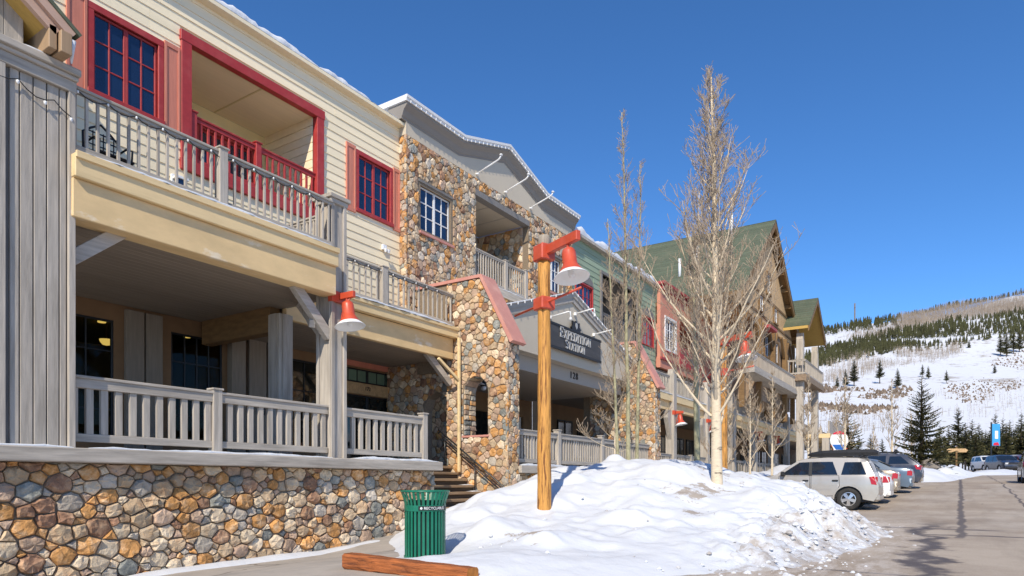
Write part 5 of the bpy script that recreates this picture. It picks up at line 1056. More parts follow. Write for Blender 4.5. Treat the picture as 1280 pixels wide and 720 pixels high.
# ================================================================== recycling bin, timber edge, chair, lantern
def bin_():
    x, y, z = 7.30, 6.24, -1.05; H = 0.94; R_ = 0.283
    t = thing('recycling_bin', 'green slatted metal recycling bin with flared rim', 'bin', (x, y, z)); n = 30
    for i in range(n):
        a = 2 * math.pi * i / n; mtx = Matrix.Translation((x, y, z)) @ Matrix.Rotation(a, 4, 'Z'); mb = MB(); w = 0.0165
        pr = [(R_, 0.02), (R_, 0.74), (R_ + 0.012, 0.80), (R_ + 0.035, 0.87), (R_ + 0.055, 0.925)]; vs = []
        for r, h in pr: 
            for dy, dr_ in ((-w, 0), (w, 0), (w, -0.008), (-w, -0.008)): vs.append(mtx @ Vector((r + dr_, dy, h)))
        fs = [(k * 4 + j, k * 4 + (j + 1) % 4, (k + 1) * 4 + (j + 1) % 4, (k + 1) * 4 + j) for k in range(4) for j in range(4)] + [(3, 2, 1, 0), (16, 17, 18, 19)]
        mb.add(vs, fs).build('slat', 'can_green', t)
    def ring(r0, r1, h0, h1, nm, m): MB().lathe([(r1, h0), (r1, h1), (r0, h1), (r0, h0)], (x, y, z), 48, True).build(nm, m, t, smooth=False, fix=True)
    ring(R_ - 0.012, R_ + 0.012, 0.0, 0.035, 'base_ring', 'can_green'); ring(R_ - 0.01, R_ + 0.006, 0.655, 0.735, 'band', 'can_green'); MB().lathe([(R_ + 0.05 + 0.014 * math.cos(q), 0.927 + 0.014 * math.sin(q)) for q in np.linspace(0, 2 * math.pi, 8, endpoint=False)], (x, y, z), 48, True).build('rim', 'can_green', t, smooth=True, fix=True)
    MB().lathe([(0, 0.03), (0.245, 0.03), (0.245, 0.80), (0.235, 0.80), (0.235, 0.06), (0, 0.06)], (x, y, z), 32).build('liner', 'can_liner', t, smooth=False)
    a0 = math.atan2(-y, -x); rr = R_ + 0.009; mb = MB(); N_ = 24; s0, s1 = a0 - 0.32, a0 + 1.35
    vs = [(x + rr * math.cos(s0 + (s1 - s0) * i / N_), y + rr * math.sin(s0 + (s1 - s0) * i / N_), z + h) for i in range(N_ + 1) for h in (0.668, 0.726)]
    lb = mb.add(vs, [(2 * i, 2 * i + 2, 2 * i + 3, 2 * i + 1) for i in range(N_)]).build('label_strip', 'ink_black', t)
    def wrap(s_, size, at):
        o = text_obj('lettering', s_, size, 'ink_white', lb, Matrix.Identity(4), 0.0008)
        for v in o.data.vertices:
            th = at + v.co.x / rr; q = rr + 0.0015 + v.co.z; v.co = Vector((x + q * math.cos(th), y + q * math.sin(th), z + 0.697 + v.co.y))
    wrap('RECYCLABLES', 0.052, a0 + 0.50)
    m3 = MB(); th = a0 - 0.18; cvs = []
    for k in range(16): r = 0.021 if k % 2 == 0 else 0.012; q = 2 * math.pi * k / 16; an = th + r * math.cos(q) / rr; cvs.append((x + (rr + 0.002) * math.cos(an), y + (rr + 0.002) * math.sin(an), z + 0.697 + r * math.sin(q)))
    m3.add(cvs, [tuple(range(16))]).build('emblem', 'ink_white', lb)
bin_()
TE = thing('landscape_timber', 'rust brown squared timber edging the snow beside the pavement', 'timber', (6.1, 5.4, -1.1))
mb = MB(); rng = random.Random(4); n = 16; prof = [(-0.105, -0.07), (-0.075, -0.1), (0.075, -0.1), (0.105, -0.07), (0.105, 0.06), (0.075, 0.09), (-0.075, 0.09), (-0.105, 0.06)]; vs = []
for i in range(n + 1):
    y = 6.46 - 1.95 * i / n; 
    for px_, pz_ in prof: vs.append((6.08 + px_ + rng.uniform(-0.008, 0.008), y, -0.98 - 0.055 * i / n + pz_ + rng.uniform(-0.007, 0.007)))
fs = [(i * 8 + j, i * 8 + (j + 1) % 8, (i + 1) * 8 + (j + 1) % 8, (i + 1) * 8 + j) for i in range(n) for j in range(8)]
mb.add(vs, fs).build('log', 'log_brown', TE, fix=True)
for y, z in ((6.463, -0.98), (4.507, -1.035)): MB().add([(6.08 + a, y, z + b) for a, b in prof], [tuple(range(8))]).build('sawn_end', 'log_end', TE)
t = thing('wire_chair', 'black wire lattice chair on the balcony of the cream lodge', 'chair', (5.55, 11.5, 4.68)); cx, cy, cz = 5.55, 11.55, 4.69
mb = MB(); mb.tube([(cx - 0.26, cy, cz + 0.42), (cx - 0.27, cy, cz + 0.85), (cx - 0.15, cy, cz + 0.95), (cx, cy, cz + 1.05), (cx + 0.15, cy, cz + 0.95), (cx + 0.27, cy, cz + 0.85), (cx + 0.26, cy, cz + 0.42)], 0.018, 6); mb.build('back_frame', 'black_metal', t)
for i in range(6): bx(t, 'back_bar', 'black_metal', cx - 0.2 + i * 0.08 - 0.008, cx - 0.2 + i * 0.08 + 0.008, cy - 0.008, cy + 0.008, cz + 0.42, cz + 0.92)
for i in range(5): bx(t, 'back_bar', 'black_metal', cx - 0.25, cx + 0.25, cy - 0.02, cy - 0.009, cz + 0.48 + i * 0.1, cz + 0.50 + i * 0.1)
bx(t, 'seat', 'black_metal', cx - 0.28, cx + 0.28, cy - 0.5, cy, cz + 0.40, cz + 0.43)
for a in (-0.25, 0.25):
    for b in (-0.46, -0.02): bx(t, 'leg', 'black_metal', cx + a - 0.015, cx + a + 0.015, cy + b - 0.015, cy + b + 0.015, cz, cz + 0.40)
    MB().tube([(cx + a, cy, cz + 0.66), (cx + a, cy - 0.3, cz + 0.68), (cx + a, cy - 0.48, cz + 0.6), (cx + a, cy - 0.46, cz + 0.42)], 0.016, 6).build('armrest', 'black_metal', t)
t = thing('patio_table', 'low black metal table beside the wire chair on the balcony', 'table', (7.0, 12.2, 4.68)); MB().lathe([(0, 0.0), (0.45, 0.0), (0.45, 0.03), (0, 0.03)], (7.1, 12.2, 5.2), 20).build('tabletop', 'black_metal', t); MB().tube([(7.1, 12.2, 4.68), (7.1, 12.2, 5.2)], 0.03).build('leg', 'black_metal', t); MB().lathe([(0, 0.0), (0.25, 0.0), (0.2, 0.03), (0, 0.03)], (7.1, 12.2, 4.685), 16).build('base', 'black_metal', t)
t = thing('wall_lantern', 'pale box lantern on the cream wall behind the balcony railing', 'lantern', (8.3, 14.1, 6.3)); mb = MB()
bx(t, 'back_plate', 'lamp_white', 8.22, 8.52, 14.10, 14.175, 6.1, 6.62); bx(t, 'glass', 'pane_blue', 8.27, 8.47, 13.96, 14.098, 6.17, 6.5); bx(t, 'hood', 'lamp_white', 8.23, 8.51, 13.93, 14.098, 6.50, 6.56); bx(t, 'foot', 'black_metal', 8.25, 8.49, 13.95, 14.098, 6.12, 6.17)
t = thing('floodlight', 'small white twin floodlight on the cream wall by the stone front', 'lamp', (14.6, 14.1, 6.8)); bx(t, 'box', 'lamp_white', 14.62, 14.78, 14.10, 14.175, 6.82, 6.98)
for dx in (-0.06, 0.06): MB().lathe([(0, 0.0), (0.03, 0.0), (0.055, 0.1), (0, 0.1)], (14.7 + dx, 14.02, 6.72), 10).build('lamp_head', 'lamp_white', t)
def bulbs(label, u0, u1, d, z, step, grp=None):
    t = thing('string_lights', label, 'string lights', ((u0 + u1) / 2, d, z), group=grp); pts = []; n = int((u1 - u0) / step)
    for i in range(n):
        for k in range(4): f = k / 4; pts.append((u0 + (i + f) * step, d, z - 0.07 * math.sin(math.pi * f)))
    MB().tube(pts, 0.009, 5).build('cord', 'black_metal', t)
    for i in range(n): MB().lathe([(0, -0.035), (0.015, -0.025), (0.016, 0.0), (0.0, 0.015)], (u0 + i * step, d - 0.01, z - 0.01), 8).build('bulb', 'lamp_white', t, smooth=True)
bulbs('string of white bulbs along the near top rail of the cream lodge balcony', 4.8, 9.6, 10.655, 5.66, 0.42); bulbs('string of white bulbs along the set-back balcony rail beside the stone buttress', 10.1, 15.8, 12.43, 5.46, 0.45)
# ================================================================== VEHICLES
def car(name, label, cat, loc, rotz, spec, group=None, detail=True):
    t = thing(name, label, cat, loc, rotz, group); W = ROOT[t.name]; L, hw = spec['L'], spec['hw']; top = spec['top']; belt = spec['belt']; zr = max(p[1] for p in top); bot = spec['bot']
    wr = spec['wr']; wx = spec['wx']; ar = wr * 1.17
    def yw(x, z):
        e = 1 - 0.16 * max(0, (x - (L - 0.75)) / 0.75) ** 2.2 - 0.10 * max(0, (0.5 - x) / 0.5) ** 2.2
        b = hw * e
        if z <= belt: return b - 0.05 * abs((z - 0.62 * belt) / belt) ** 1.6
        return b - 0.03 - (z - belt) / (zr - belt) * hw * spec.get('tumble', 0.23)
    def side(poly, off, name_, m, par, smooth=True, cuts=True):
        for s_ in (1, -1):
            bm = bmesh.new(); vs = [bm.verts.new((p[0], 0, p[1])) for p in poly]; bm.faces.new(vs)
            if cuts:
                for z in (0.35, 0.5, 0.65, 0.8, 0.92, belt, belt + 0.01, belt + 0.2, belt + 0.4): bmesh.ops.bisect_plane(bm, geom=bm.verts[:] + bm.edges[:] + bm.faces[:], plane_co=(0, 0, z), plane_no=(0, 0, 1))
                for x in (0.12, 0.25, 0.4, 0.6, 1.2, 2.0, 2.8, L - 0.7, L - 0.45, L - 0.3, L - 0.15): bmesh.ops.bisect_plane(bm, geom=bm.verts[:] + bm.edges[:] + bm.faces[:], plane_co=(x, 0, 0), plane_no=(1, 0, 0))
            bmesh.ops.triangulate(bm, faces=bm.faces)
            for v in bm.verts: v.co.y = s_ * (yw(v.co.x, v.co.z) + off)
            bm.normal_update(); bmesh.ops.recalc_face_normals(bm, faces=bm.faces)
            sgn = sum(f.normal.y * f.calc_area() for f in bm.faces) * s_
            if sgn < 0: bmesh.ops.reverse_faces(bm, faces=bm.faces)
            me = bpy.data.meshes.new(name_); bm.transform(W); bm.to_mesh(me); bm.free(); me.materials.append(M[m])
            if smooth: me.polygons.foreach_set('use_smooth', [True] * len(me.polygons))
            o = link(name_, me, par); yield s_, o
    def arcpts(cx): return [(cx + ar * math.cos(a), wr + ar * math.sin(a)) for a in np.linspace(0, math.pi, 11) if wr + ar * math.sin(a) >= bot]
    outline = list(top)
    low = [(0.1, bot)] 
    body = list(top) + [(L - 0.2, bot)] + arcpts(wx[1]) + arcpts(wx[0]) + [(0.14, bot)]
    bodyparts = []
    # side skins are welded with the top strip into one body mesh
    mb = MB(); K = 6
    prof = [(0.14, bot)] + list(top) + [(L - 0.2, bot)]; dense = []
    for i in range(len(prof) - 1):
        k = max(1, int(math.hypot(prof[i + 1][0] - prof[i][0], prof[i + 1][1] - prof[i][1]) / 0.25))
        for j in range(k): f = j / k; dense.append((prof[i][0] + (prof[i + 1][0] - prof[i][0]) * f, prof[i][1] + (prof[i + 1][1] - prof[i][1]) * f))
    dense.append(prof[-1]); vs = []
    for i, (x, z) in enumerate(dense):
        y = yw(x, z); a = dense[max(0, i - 1)]; b = dense[min(len(dense) - 1, i + 1)]; l_ = math.hypot(b[0] - a[0], b[1] - a[1]) or 1; nx, nz = -(b[1] - a[1]) / l_, (b[0] - a[0]) / l_
        for j in range(K + 1): s_ = -1 + 2 * j / K; c = 0.05 * (1 - s_ * s_); vs.append(W @ Vector((x + nx * c, y * s_, z + nz * c)))
    mb.add(vs, [(i * (K + 1) + j, (i + 1) * (K + 1) + j, (i + 1) * (K + 1) + j + 1, i * (K + 1) + j + 1) for i in range(len(dense) - 1) for j in range(K)])
    B = mb.build('body', spec['paint'], t, smooth=True, fix=True)
    for s_, o in side(body, 0, 'body_side', spec['paint'], t): pass
    # floor and wheel wells
    mb = MB(); mb.cbox(0.2, L - 0.25, -hw + 0.12, hw - 0.12, bot - 0.04, bot + 0.25, 0.02, W); mb.build('underbody', 'car_plastic', t)
    for i, x in enumerate(wx): MB().cbox(x - ar - 0.01, x + ar + 0.01, -hw + 0.09, hw - 0.09, bot + 0.1, wr + ar + 0.02, 0.02, W).build('wheel_well', 'car_plastic', t)
    for x in wx:
        for s_ in (1, -1):
            R = W @ Matrix.Translation((x, s_ * (hw - 0.10), wr)) @ Matrix.Rotation(-s_ * math.pi / 2, 4, 'X'); r0 = wr * 0.62
            m_ = MB().lathe([(r0, -0.1), (wr * 0.93, -0.11), (wr, -0.07), (wr, 0.06), (wr * 0.93, 0.095), (r0 + 0.015, 0.085), (r0, 0.07)], (0, 0, 0), 28, True); m_.v = [tuple(R @ Vector(v)) for v in m_.v]; wh = m_.build('wheel', 'tyre', t, smooth=True, fix=True)
            m_ = MB().lathe([(0.0, 0.03), (r0 * 0.9, 0.01), (r0 * 0.9, -0.05), (0.0, -0.05)], (0, 0, 0), 20); m_.v = [tuple(R @ Vector(v)) for v in m_.v]; m_.build('brake', 'car_plastic', wh, fix=True)
            m_ = MB().lathe([(r0, -0.08), (r0, 0.072), (r0 * 0.9, 0.075), (r0 * 0.86, 0.04)], (0, 0, 0), 28); m_.lathe([(0.0, 0.075), (0.055, 0.07), (0.07, 0.05), (0.07, 0.0)], (0, 0, 0), 12)
            for k in range(5):
                a = 2 * math.pi * k / 5 + 0.3; Q = Matrix.Rotation(a, 4, 'Z'); m_.add([Q @ Vector(v) for v in ((0.04, -0.04, 0.07), (r0 * 0.9, -0.055, 0.055), (r0 * 0.9, 0.055, 0.055), (0.04, 0.04, 0.07), (0.04, -0.045, 0.03), (r0 * 0.9, -0.065, 0.02), (r0 * 0.9, 0.065, 0.02), (0.04, 0.045, 0.03))], [(0, 1, 2, 3), (0, 4, 5, 1), (3, 2, 6, 7), (1, 5, 6, 2)])
            m_.v = [tuple(R @ Vector(v)) for v in m_.v]; m_.build('rim', 'rim', wh, fix=True)
    if detail:
        for poly in spec.get('doors', ()): 
            for s_, d in side(poly, 0.004, 'door', spec['paint'], t):
                xs_ = min(p[0] for p in poly); hz = belt - 0.14; q = W @ Vector((xs_ + 0.13, s_ * (yw(xs_ + 0.13, hz) + 0.02), hz)); mm = Matrix.Translation(q) @ Matrix.Rotation(rotz, 4, 'Z'); MB().cbox(-0.09, 0.09, -0.018, 0.018, -0.025, 0.025, 0.01, mm).build('handle', 'car_plastic', d)
        for poly in spec.get('doors', ()):
            for k in range(len(poly)):
                p, q = poly[k], poly[(k + 1) % len(poly)]; L_ = math.hypot(q[0] - p[0], q[1] - p[1]); nx, nz = -(q[1] - p[1]) / L_ * 0.007, (q[0] - p[0]) / L_ * 0.007
                for s_, o in side([(p[0] - nx, p[1] - nz), (q[0] - nx, q[1] - nz), (q[0] + nx, q[1] + nz), (p[0] + nx, p[1] + nz)], 0.006, 'door_gap', 'car_plastic', t): pass
        for x in wx:
            an = [a for a in np.linspace(-0.25, math.pi + 0.25, 15) if wr + ar * math.sin(a) >= bot]; lip = [(x + ar * math.cos(a), wr + ar * math.sin(a)) for a in an] + [(x + ar * 1.11 * math.cos(a), wr + ar * 1.11 * math.sin(a)) for a in reversed(an)]
            for s_, o in side(lip, 0.016, 'arch_lip', spec['paint'], t, cuts=False): pass
        for s_, o in side([(wx[0] + ar, bot), (wx[1] - ar, bot), (wx[1] - ar, bot + 0.10), (wx[0] + ar, bot + 0.10)], 0.012, 'rocker', 'car_plastic', t): pass
        for s_, o in side([(wx[0] + ar * 1.15, 0.60 * belt), (wx[1] - ar * 1.15, 0.60 * belt), (wx[1] - ar * 1.15, 0.63 * belt), (wx[0] + ar * 1.15, 0.63 * belt)], 0.012, 'side_moulding', spec['paint'], t): pass
        for s_ in (1, -1):
            x, z = spec['mirror']; q = W @ Vector((x, s_ * (yw(x, z) + 0.10), z)); MB().cbox(-0.07, 0.06, -0.1, 0.1, -0.075, 0.075, 0.035, Matrix.Translation(q) @ Matrix.Rotation(rotz, 4, 'Z')).build('mirror', 'car_plastic', t)
    for poly in spec['glass']:
        for s_, o in side(poly, 0.008, 'side_window', 'car_glass', t): pass
    def strip(pts, nm, m, inset, off):
        v2 = []
        for i, (x, z) in enumerate(pts):
            a, b = pts[0], pts[-1]; l_ = math.hypot(b[0] - a[0], b[1] - a[1]); nx, nz = -(b[1] - a[1]) / l_, (b[0] - a[0]) / l_; y = yw(x, z) - inset
            for j in range(7): s_ = -1 + 2 * j / 6; c = 0.05 * (1 - (s_ * y / yw(x, z)) ** 2) + off; v2.append(W @ Vector((x + nx * c, y * s_, z + nz * c)))
        MB().add(v2, [(i * 7 + j, (i + 1) * 7 + j, (i + 1) * 7 + j + 1, i * 7 + j + 1) for i in range(len(pts) - 1) for j in range(6)]).build(nm, m, t, smooth=True)
    gs = sorted(spec['glass'], key=lambda g: min(p[0] for p in g)); x0_, x1_ = max(p[0] for p in gs[1]), min(p[0] for p in gs[2]); zt_ = max(p[1] for p in gs[1])
    for s_, o in side([(x0_ - 0.005, belt + 0.02), (x1_ + 0.005, belt + 0.02), (x1_ + 0.005, zt_), (x0_ - 0.005, zt_)], 0.005, 'door_pillar', 'car_plastic', t): pass
    strip(spec['wind'], 'windshield', 'car_glass', 0.07, 0.008); strip(spec['rearg'], 'rear_window', 'car_glass', 0.10, 0.008)
    for poly in spec['tail']:
        for s_, o in side(poly, 0.007, 'tail_lamp', 'tail_red', t): pass
    x, z0, z1 = spec['tailz']
    for s_ in (1, -1):
        y = yw(x, (z0 + z1) / 2); MB().cbox(x - 0.03, x + 0.05, s_ * y - (0.20 if s_ > 0 else 0.0), s_ * y + (0.0 if s_ > 0 else 0.20), z0, z1, 0.02, W).build('tail_lamp', 'tail_red', t)
        MB().cbox(L - 0.22, L - 0.03, s_ * (hw - 0.34) - 0.17, s_ * (hw - 0.34) + 0.17, belt - 0.34, belt - 0.18, 0.03, W).build('headlight', 'lens_clear', t)
    MB().cbox(-0.02, 0.14, -hw + 0.16, hw - 0.16, bot + 0.02, bot + 0.2, 0.03, W).build('bumper', spec.get('bump', 'car_plastic'), t); MB().cbox(L - 0.14, L + 0.01, -hw + 0.25, hw - 0.25, bot + 0.05, bot + 0.26, 0.03, W).build('bumper', spec.get('bump', 'car_plastic'), t)
    MB().cbox(L - 0.08, L - 0.02, -0.5, 0.5, belt - 0.38, belt - 0.2, 0.02, W).build('grille', 'car_plastic', t); MB().cbox(-0.015, 0.02, -0.2, 0.2, belt - 0.36, belt - 0.24, 0.01, W).build('number_plate', 'lens_clear', t)
    return t, W, yw
SUV = dict(L=4.44, hw=0.905, belt=1.10, bot=0.30, wr=0.36, wx=(0.86, 3.48), paint='car_silver', tumble=0.17,
    top=[(0.06, 0.42), (0.0, 0.55), (0.0, 0.78), (0.05, 0.98), (0.11, 1.12), (0.30, 1.56), (0.40, 1.65), (0.62, 1.69), (1.5, 1.72), (2.15, 1.69), (2.42, 1.62), (3.10, 1.16), (3.22, 1.12), (3.9, 1.03), (4.22, 0.93), (4.36, 0.78), (4.42, 0.6), (4.38, 0.40)],
    glass=[[(0.34, 1.15), (1.08, 1.15), (0.98, 1.56), (0.50, 1.56)], [(1.18, 1.15), (1.96, 1.15), (1.96, 1.58), (1.34, 1.58)], [(2.06, 1.15), (2.92, 1.15), (2.78, 1.28), (2.36, 1.57), (2.06, 1.58)]],
    doors=[[(1.12, 0.80), (1.30, 0.46), (1.98, 0.46), (1.98, 1.12), (1.14, 1.12)], [(2.02, 0.46), (3.00, 0.46), (3.02, 0.8), (3.0, 1.12), (2.02, 1.12)]], mirror=(2.86, 1.19),
    wind=[(2.50, 1.565), (2.75, 1.40), (3.06, 1.19)], rearg=[(0.16, 1.22), (0.23, 1.40), (0.29, 1.53)], tail=[[(0.05, 0.82), (0.20, 0.84), (0.26, 1.08), (0.12, 1.10)]], tailz=(0.06, 0.86, 1.08), bump='car_silver')
HATCH = dict(SUV, L=4.2, hw=0.86, belt=0.98, bot=0.24, wr=0.32, wx=(0.75, 3.3), paint='car_white', bump='car_white',
    top=[(0.06, 0.36), (0.0, 0.5), (0.0, 0.72), (0.08, 0.92), (0.26, 1.02), (0.62, 1.36), (0.95, 1.43), (1.7, 1.46), (2.2, 1.40), (2.95, 1.0), (3.7, 0.90), (4.05, 0.76), (4.16, 0.55), (4.12, 0.36)],
    glass=[[(0.55, 1.03), (1.2, 1.03), (1.2, 1.33), (0.82, 1.33)], [(1.28, 1.03), (2.0, 1.03), (2.0, 1.35), (1.28, 1.36)], [(2.08, 1.03), (2.75, 1.03), (2.25, 1.32), (2.08, 1.34)]],
    doors=[[(1.1, 0.6), (1.25, 0.4), (1.98, 0.4), (1.98, 1.0), (1.1, 1.0)], [(2.02, 0.4), (2.85, 0.4), (2.85, 1.0), (2.02, 1.0)]], mirror=(2.62, 1.05), wind=[(2.28, 1.34), (2.6, 1.17), (2.9, 1.02)], rearg=[(0.30, 1.06), (0.46, 1.21), (0.60, 1.33)], tail=[[(0.03, 0.72), (0.22, 0.72), (0.2, 0.95), (0.12, 0.96)]], tailz=(0.03, 0.72, 0.92))
SEDAN = dict(HATCH, L=4.7, hw=0.88, wx=(0.95, 3.72), paint='car_blue', bump='car_blue',
    top=[(0.06, 0.36), (0.0, 0.5), (0.0, 0.78), (0.05, 0.96), (0.2, 1.02), (0.75, 1.06), (1.35, 1.38), (1.7, 1.44), (2.3, 1.44), (2.75, 1.36), (3.4, 1.0), (4.1, 0.90), (4.5, 0.74), (4.64, 0.55), (4.6, 0.36)],
    glass=[[(1.15, 1.05), (1.72, 1.05), (1.72, 1.36), (1.5, 1.34)], [(1.8, 1.03), (2.4, 1.03), (2.4, 1.37), (1.8, 1.38)], [(2.48, 1.03), (3.2, 1.03), (2.75, 1.3), (2.48, 1.36)]],
    doors=[[(1.5, 0.6), (1.6, 0.4), (2.4, 0.4), (2.4, 1.0), (1.5, 1.0)], [(2.44, 0.4), (3.3, 0.4), (3.3, 1.0), (2.44, 1.0)]], mirror=(3.1, 1.05), wind=[(2.82, 1.31), (3.08, 1.17), (3.32, 1.035)], rearg=[(0.82, 1.11), (1.05, 1.23), (1.28, 1.35)], tail=[[(0.0, 0.72), (0.18, 0.74), (0.16, 0.93), (0.04, 0.94)]], tailz=(0.02, 0.72, 0.92))
WAGON = dict(SUV, L=4.75, hw=0.90, belt=1.08, wx=(0.95, 3.6), wr=0.34, paint='car_navy', bump='car_tan',
    top=[(0.06, 0.40), (0.0, 0.55), (0.0, 0.8), (0.06, 1.0), (0.16, 1.12), (0.62, 1.50), (0.85, 1.58), (1.7, 1.62), (2.5, 1.58), (2.85, 1.50), (3.5, 1.12), (4.2, 1.0), (4.6, 0.85), (4.72, 0.6), (4.68, 0.4)],
    glass=[[(0.5, 1.14), (1.35, 1.14), (1.3, 1.49), (0.85, 1.49)], [(1.45, 1.13), (2.2, 1.13), (2.2, 1.52), (1.45, 1.52)], [(2.3, 1.13), (3.2, 1.13), (2.75, 1.45), (2.3, 1.51)]],
    doors=[[(1.4, 0.7), (1.5, 0.45), (2.22, 0.45), (2.22, 1.1), (1.4, 1.1)], [(2.26, 0.45), (3.25, 0.45), (3.25, 1.1), (2.26, 1.1)]], mirror=(3.05, 1.17), wind=[(2.92, 1.46), (3.2, 1.30), (3.45, 1.155)], rearg=[(0.2, 1.165), (0.4, 1.33), (0.58, 1.47)], tail=[[(0.04, 0.85), (0.22, 0.88), (0.3, 1.06), (0.12, 1.08)]], tailz=(0.05, 0.86, 1.06))
R90 = math.pi / 2
t, W, yw = car('parked_car', 'silver four door SUV with black roof box nosed in by the snow heap', 'car', (25.32, 2.16, zg(24.8, 2.5)), R90, SUV)
mb = MB(); st = [(0.06, 0.34, 1.79, 1.92), (0.16, 0.40, 1.785, 1.975), (0.9, 0.43, 1.785, 1.99), (1.7, 0.42, 1.785, 1.97), (2.05, 0.38, 1.79, 1.92), (2.18, 0.32, 1.80, 1.86)]; vs = []
for x, w, z0, z1 in st: vs += [W @ Vector((x, y, z)) for y, z in ((-w, z0), (w, z0), (w + 0.02, z0 + (z1 - z0) * 0.5), (w - 0.06, z1), (-w + 0.06, z1), (-w - 0.02, z0 + (z1 - z0) * 0.5))]
mb.add(vs, [(i * 6 + j, i * 6 + (j + 1) % 6, (i + 1) * 6 + (j + 1) % 6, (i + 1) * 6 + j) for i in range(5) for j in range(6)] + [tuple(range(6)), tuple(range(30, 36))]); rb = mb.build('roof_box', 'car_plastic', t, fix=True)
for x in (0.5, 1.7): MB().cbox(x - 0.03, x + 0.03, -0.72, 0.72, 1.745, 1.785, 0.01, W).build('roof_bar', 'car_plastic', t)
for s_ in (1, -1): MB().tube([W @ Vector((x, s_ * 0.68, z)) for x, z in ((0.5, 1.70), (0.6, 1.76), (2.0, 1.76), (2.1, 1.71))], 0.018, 6).build('roof_rail', 'car_plastic', t)
car('parked_car', 'white hatchback tail poking out past the silver SUV', 'car', (27.95, 2.05, zg(28, 2)), R90, HATCH)
car('parked_car', 'beige sedan wedged between the white hatchback and the blue sedan', 'car', (30.7, 2.0, zg(30.7, 2)), R90, dict(SEDAN, paint='car_tan', bump='car_tan'))
car('parked_car', 'dusty blue grey sedan parked beside the navy wagon', 'car', (33.5, 1.66, zg(33.3, 2)), R90, SEDAN)
t, W, yw = car('parked_car', 'navy and tan wagon with ski rack parked last before the spruce', 'car', (37.1, 1.45, zg(37, 2)), R90, WAGON)
for s_ in (1, -1):
    MB().cbox(0.3, 4.3, s_ * 0.872 - 0.05, s_ * 0.872 + 0.05, 0.36, 0.62, 0.03, W).build('cladding', 'car_tan', t); MB().tube([W @ Vector((x, s_ * 0.55, z)) for x, z in ((0.8, 1.62), (1.0, 1.70), (2.4, 1.70), (2.6, 1.62))], 0.02, 6).build('roof_rail', 'car_plastic', t)
for x in (1.1, 2.2):
    MB().cbox(x - 0.04, x + 0.04, -0.6, 0.6, 1.70, 1.75, 0.01, W).build('roof_bar', 'car_plastic', t); MB().cbox(x - 0.06, x + 0.06, -0.5, 0.1, 1.75, 1.85, 0.03, W).build('ski_clamp', 'car_plastic', t)
def camw(px_off, depth): return cam_xy(px_off * depth, depth)
for k, (xo, dp, pn, lb) in enumerate(((0.684, 74, 'car_white', 'white windowed dark fronted car half hidden by the far snow bank'), (0.706, 68, 'car_navy', 'dark blue car facing the street in front of the far pines'), (0.7285, 69, 'car_silver', 'grey pickup sized car facing the street beside the dark blue one'), (0.749, 67, 'car_red', 'dark red car at the edge of the far parking row'))):
    u, d = camw(xo, dp); car('parked_car', lb, 'car', (u + 2.0, d, zg(u, d)), math.pi + ANG * 0.6, dict(SUV, paint=pn, bump='car_plastic'), detail=False)
u, d = camw(0.775, 33); car('parked_car', 'black car standing at the roadside opposite the lodge', 'car', (u + 0.2, d - 0.2, zg(u, d)), 0.0, dict(SUV, paint='car_black', bump='car_plastic'), detail=False)
# ================================================================== far signs
u, d = 66.0, 8.9; z = zg(u) ; t = thing('balloon_sign', 'balloon shaped red white and blue sign at the end of the arcade', 'sign', (u, d, z))
zc = 3.7; dr = Vector((SA, -CA, 0)); ctr = Vector((u, d, zc)); r = 0.8
def disc(a0, a1, m, nm, lo=None):
    pts = []
    for i in range(13): a = math.radians(a0 + (a1 - a0) * i / 12); pts.append((r * math.cos(a), r * math.sin(a)))
    return pts
full = [(r * math.cos(math.radians(a)), r * math.sin(math.radians(a))) for a in range(-20, 201, 10)] + [(-0.28, -1.15), (0.28, -1.15)]
def plate(pts, m, nm, off, par): 
    n = len(pts); nrm = Vector((-CA, -SA, 0)); v = [ctr + dr * p[0] + EZ * p[1] + nrm * off for p in pts] + [ctr + dr * p[0] + EZ * p[1] + nrm * (off - 0.05) for p in pts]
    return MB().add(v, [tuple(range(n)), tuple(range(2 * n - 1, n - 1, -1))] + [(i, i + n, (i + 1) % n + n, (i + 1) % n) for i in range(n)]).build(nm, m, par, fix=True)
bl = plate(full, 'ink_white', 'balloon', 0.05, t); plate([p for p in full if p[1] > 0.42] , 'balloon_red', 'red_band', 0.07, bl); plate([(-0.62, -0.38), (0.62, -0.38), (0.3, -0.82), (-0.3, -0.82)], 'balloon_blue', 'blue_band', 0.07, bl)
MB().tube([(u, d + 0.1, z - 0.3), (u, d + 0.1, zc - 0.9)], 0.06).build('post', 'black_metal', t)
u, d = camw(0.702, 78); z = zg(u, d); t = thing('street_banner', 'light blue banner on a pole among the far pines', 'banner', (u, d, z)); MB().tube([(u, d, z - 0.2), (u, d, z + 5.6)], 0.07).build('pole', 'black_metal', t)
ctr = Vector((u, d, z + 4.1)); plate([(0.1, -1.2), (1.0, -1.2), (1.0, 1.3), (0.1, 1.3)], 'banner_blue', 'cloth', 0.02, t); plate([(0.2, -1.15), (0.9, -1.15), (0.75, -0.8), (0.3, -0.85)], 'balloon_red', 'cloth_patch', 0.05, t); plate([(0.4, -0.4), (0.75, -0.4), (0.75, 0.5), (0.4, 0.5)], 'ink_white', 'cloth_patch', 0.05, t)
u, d = camw(0.651, 66); z = zg(u, d); t = thing('trail_sign', 'tan wooden trail sign on a post beside the far pines', 'sign', (u, d, z)); MB().tube([(u, d, z - 0.2), (u, d, z + 2.6)], 0.09).build('post', 'wood_brown', t); ctr = Vector((u, d, z + 2.2)); plate([(-0.9, -0.16), (0.9, -0.16), (1.05, 0.05), (0.8, 0.2), (-0.8, 0.2), (-1.05, 0.05)], 'shingle_tan', 'board', 0.1, t)

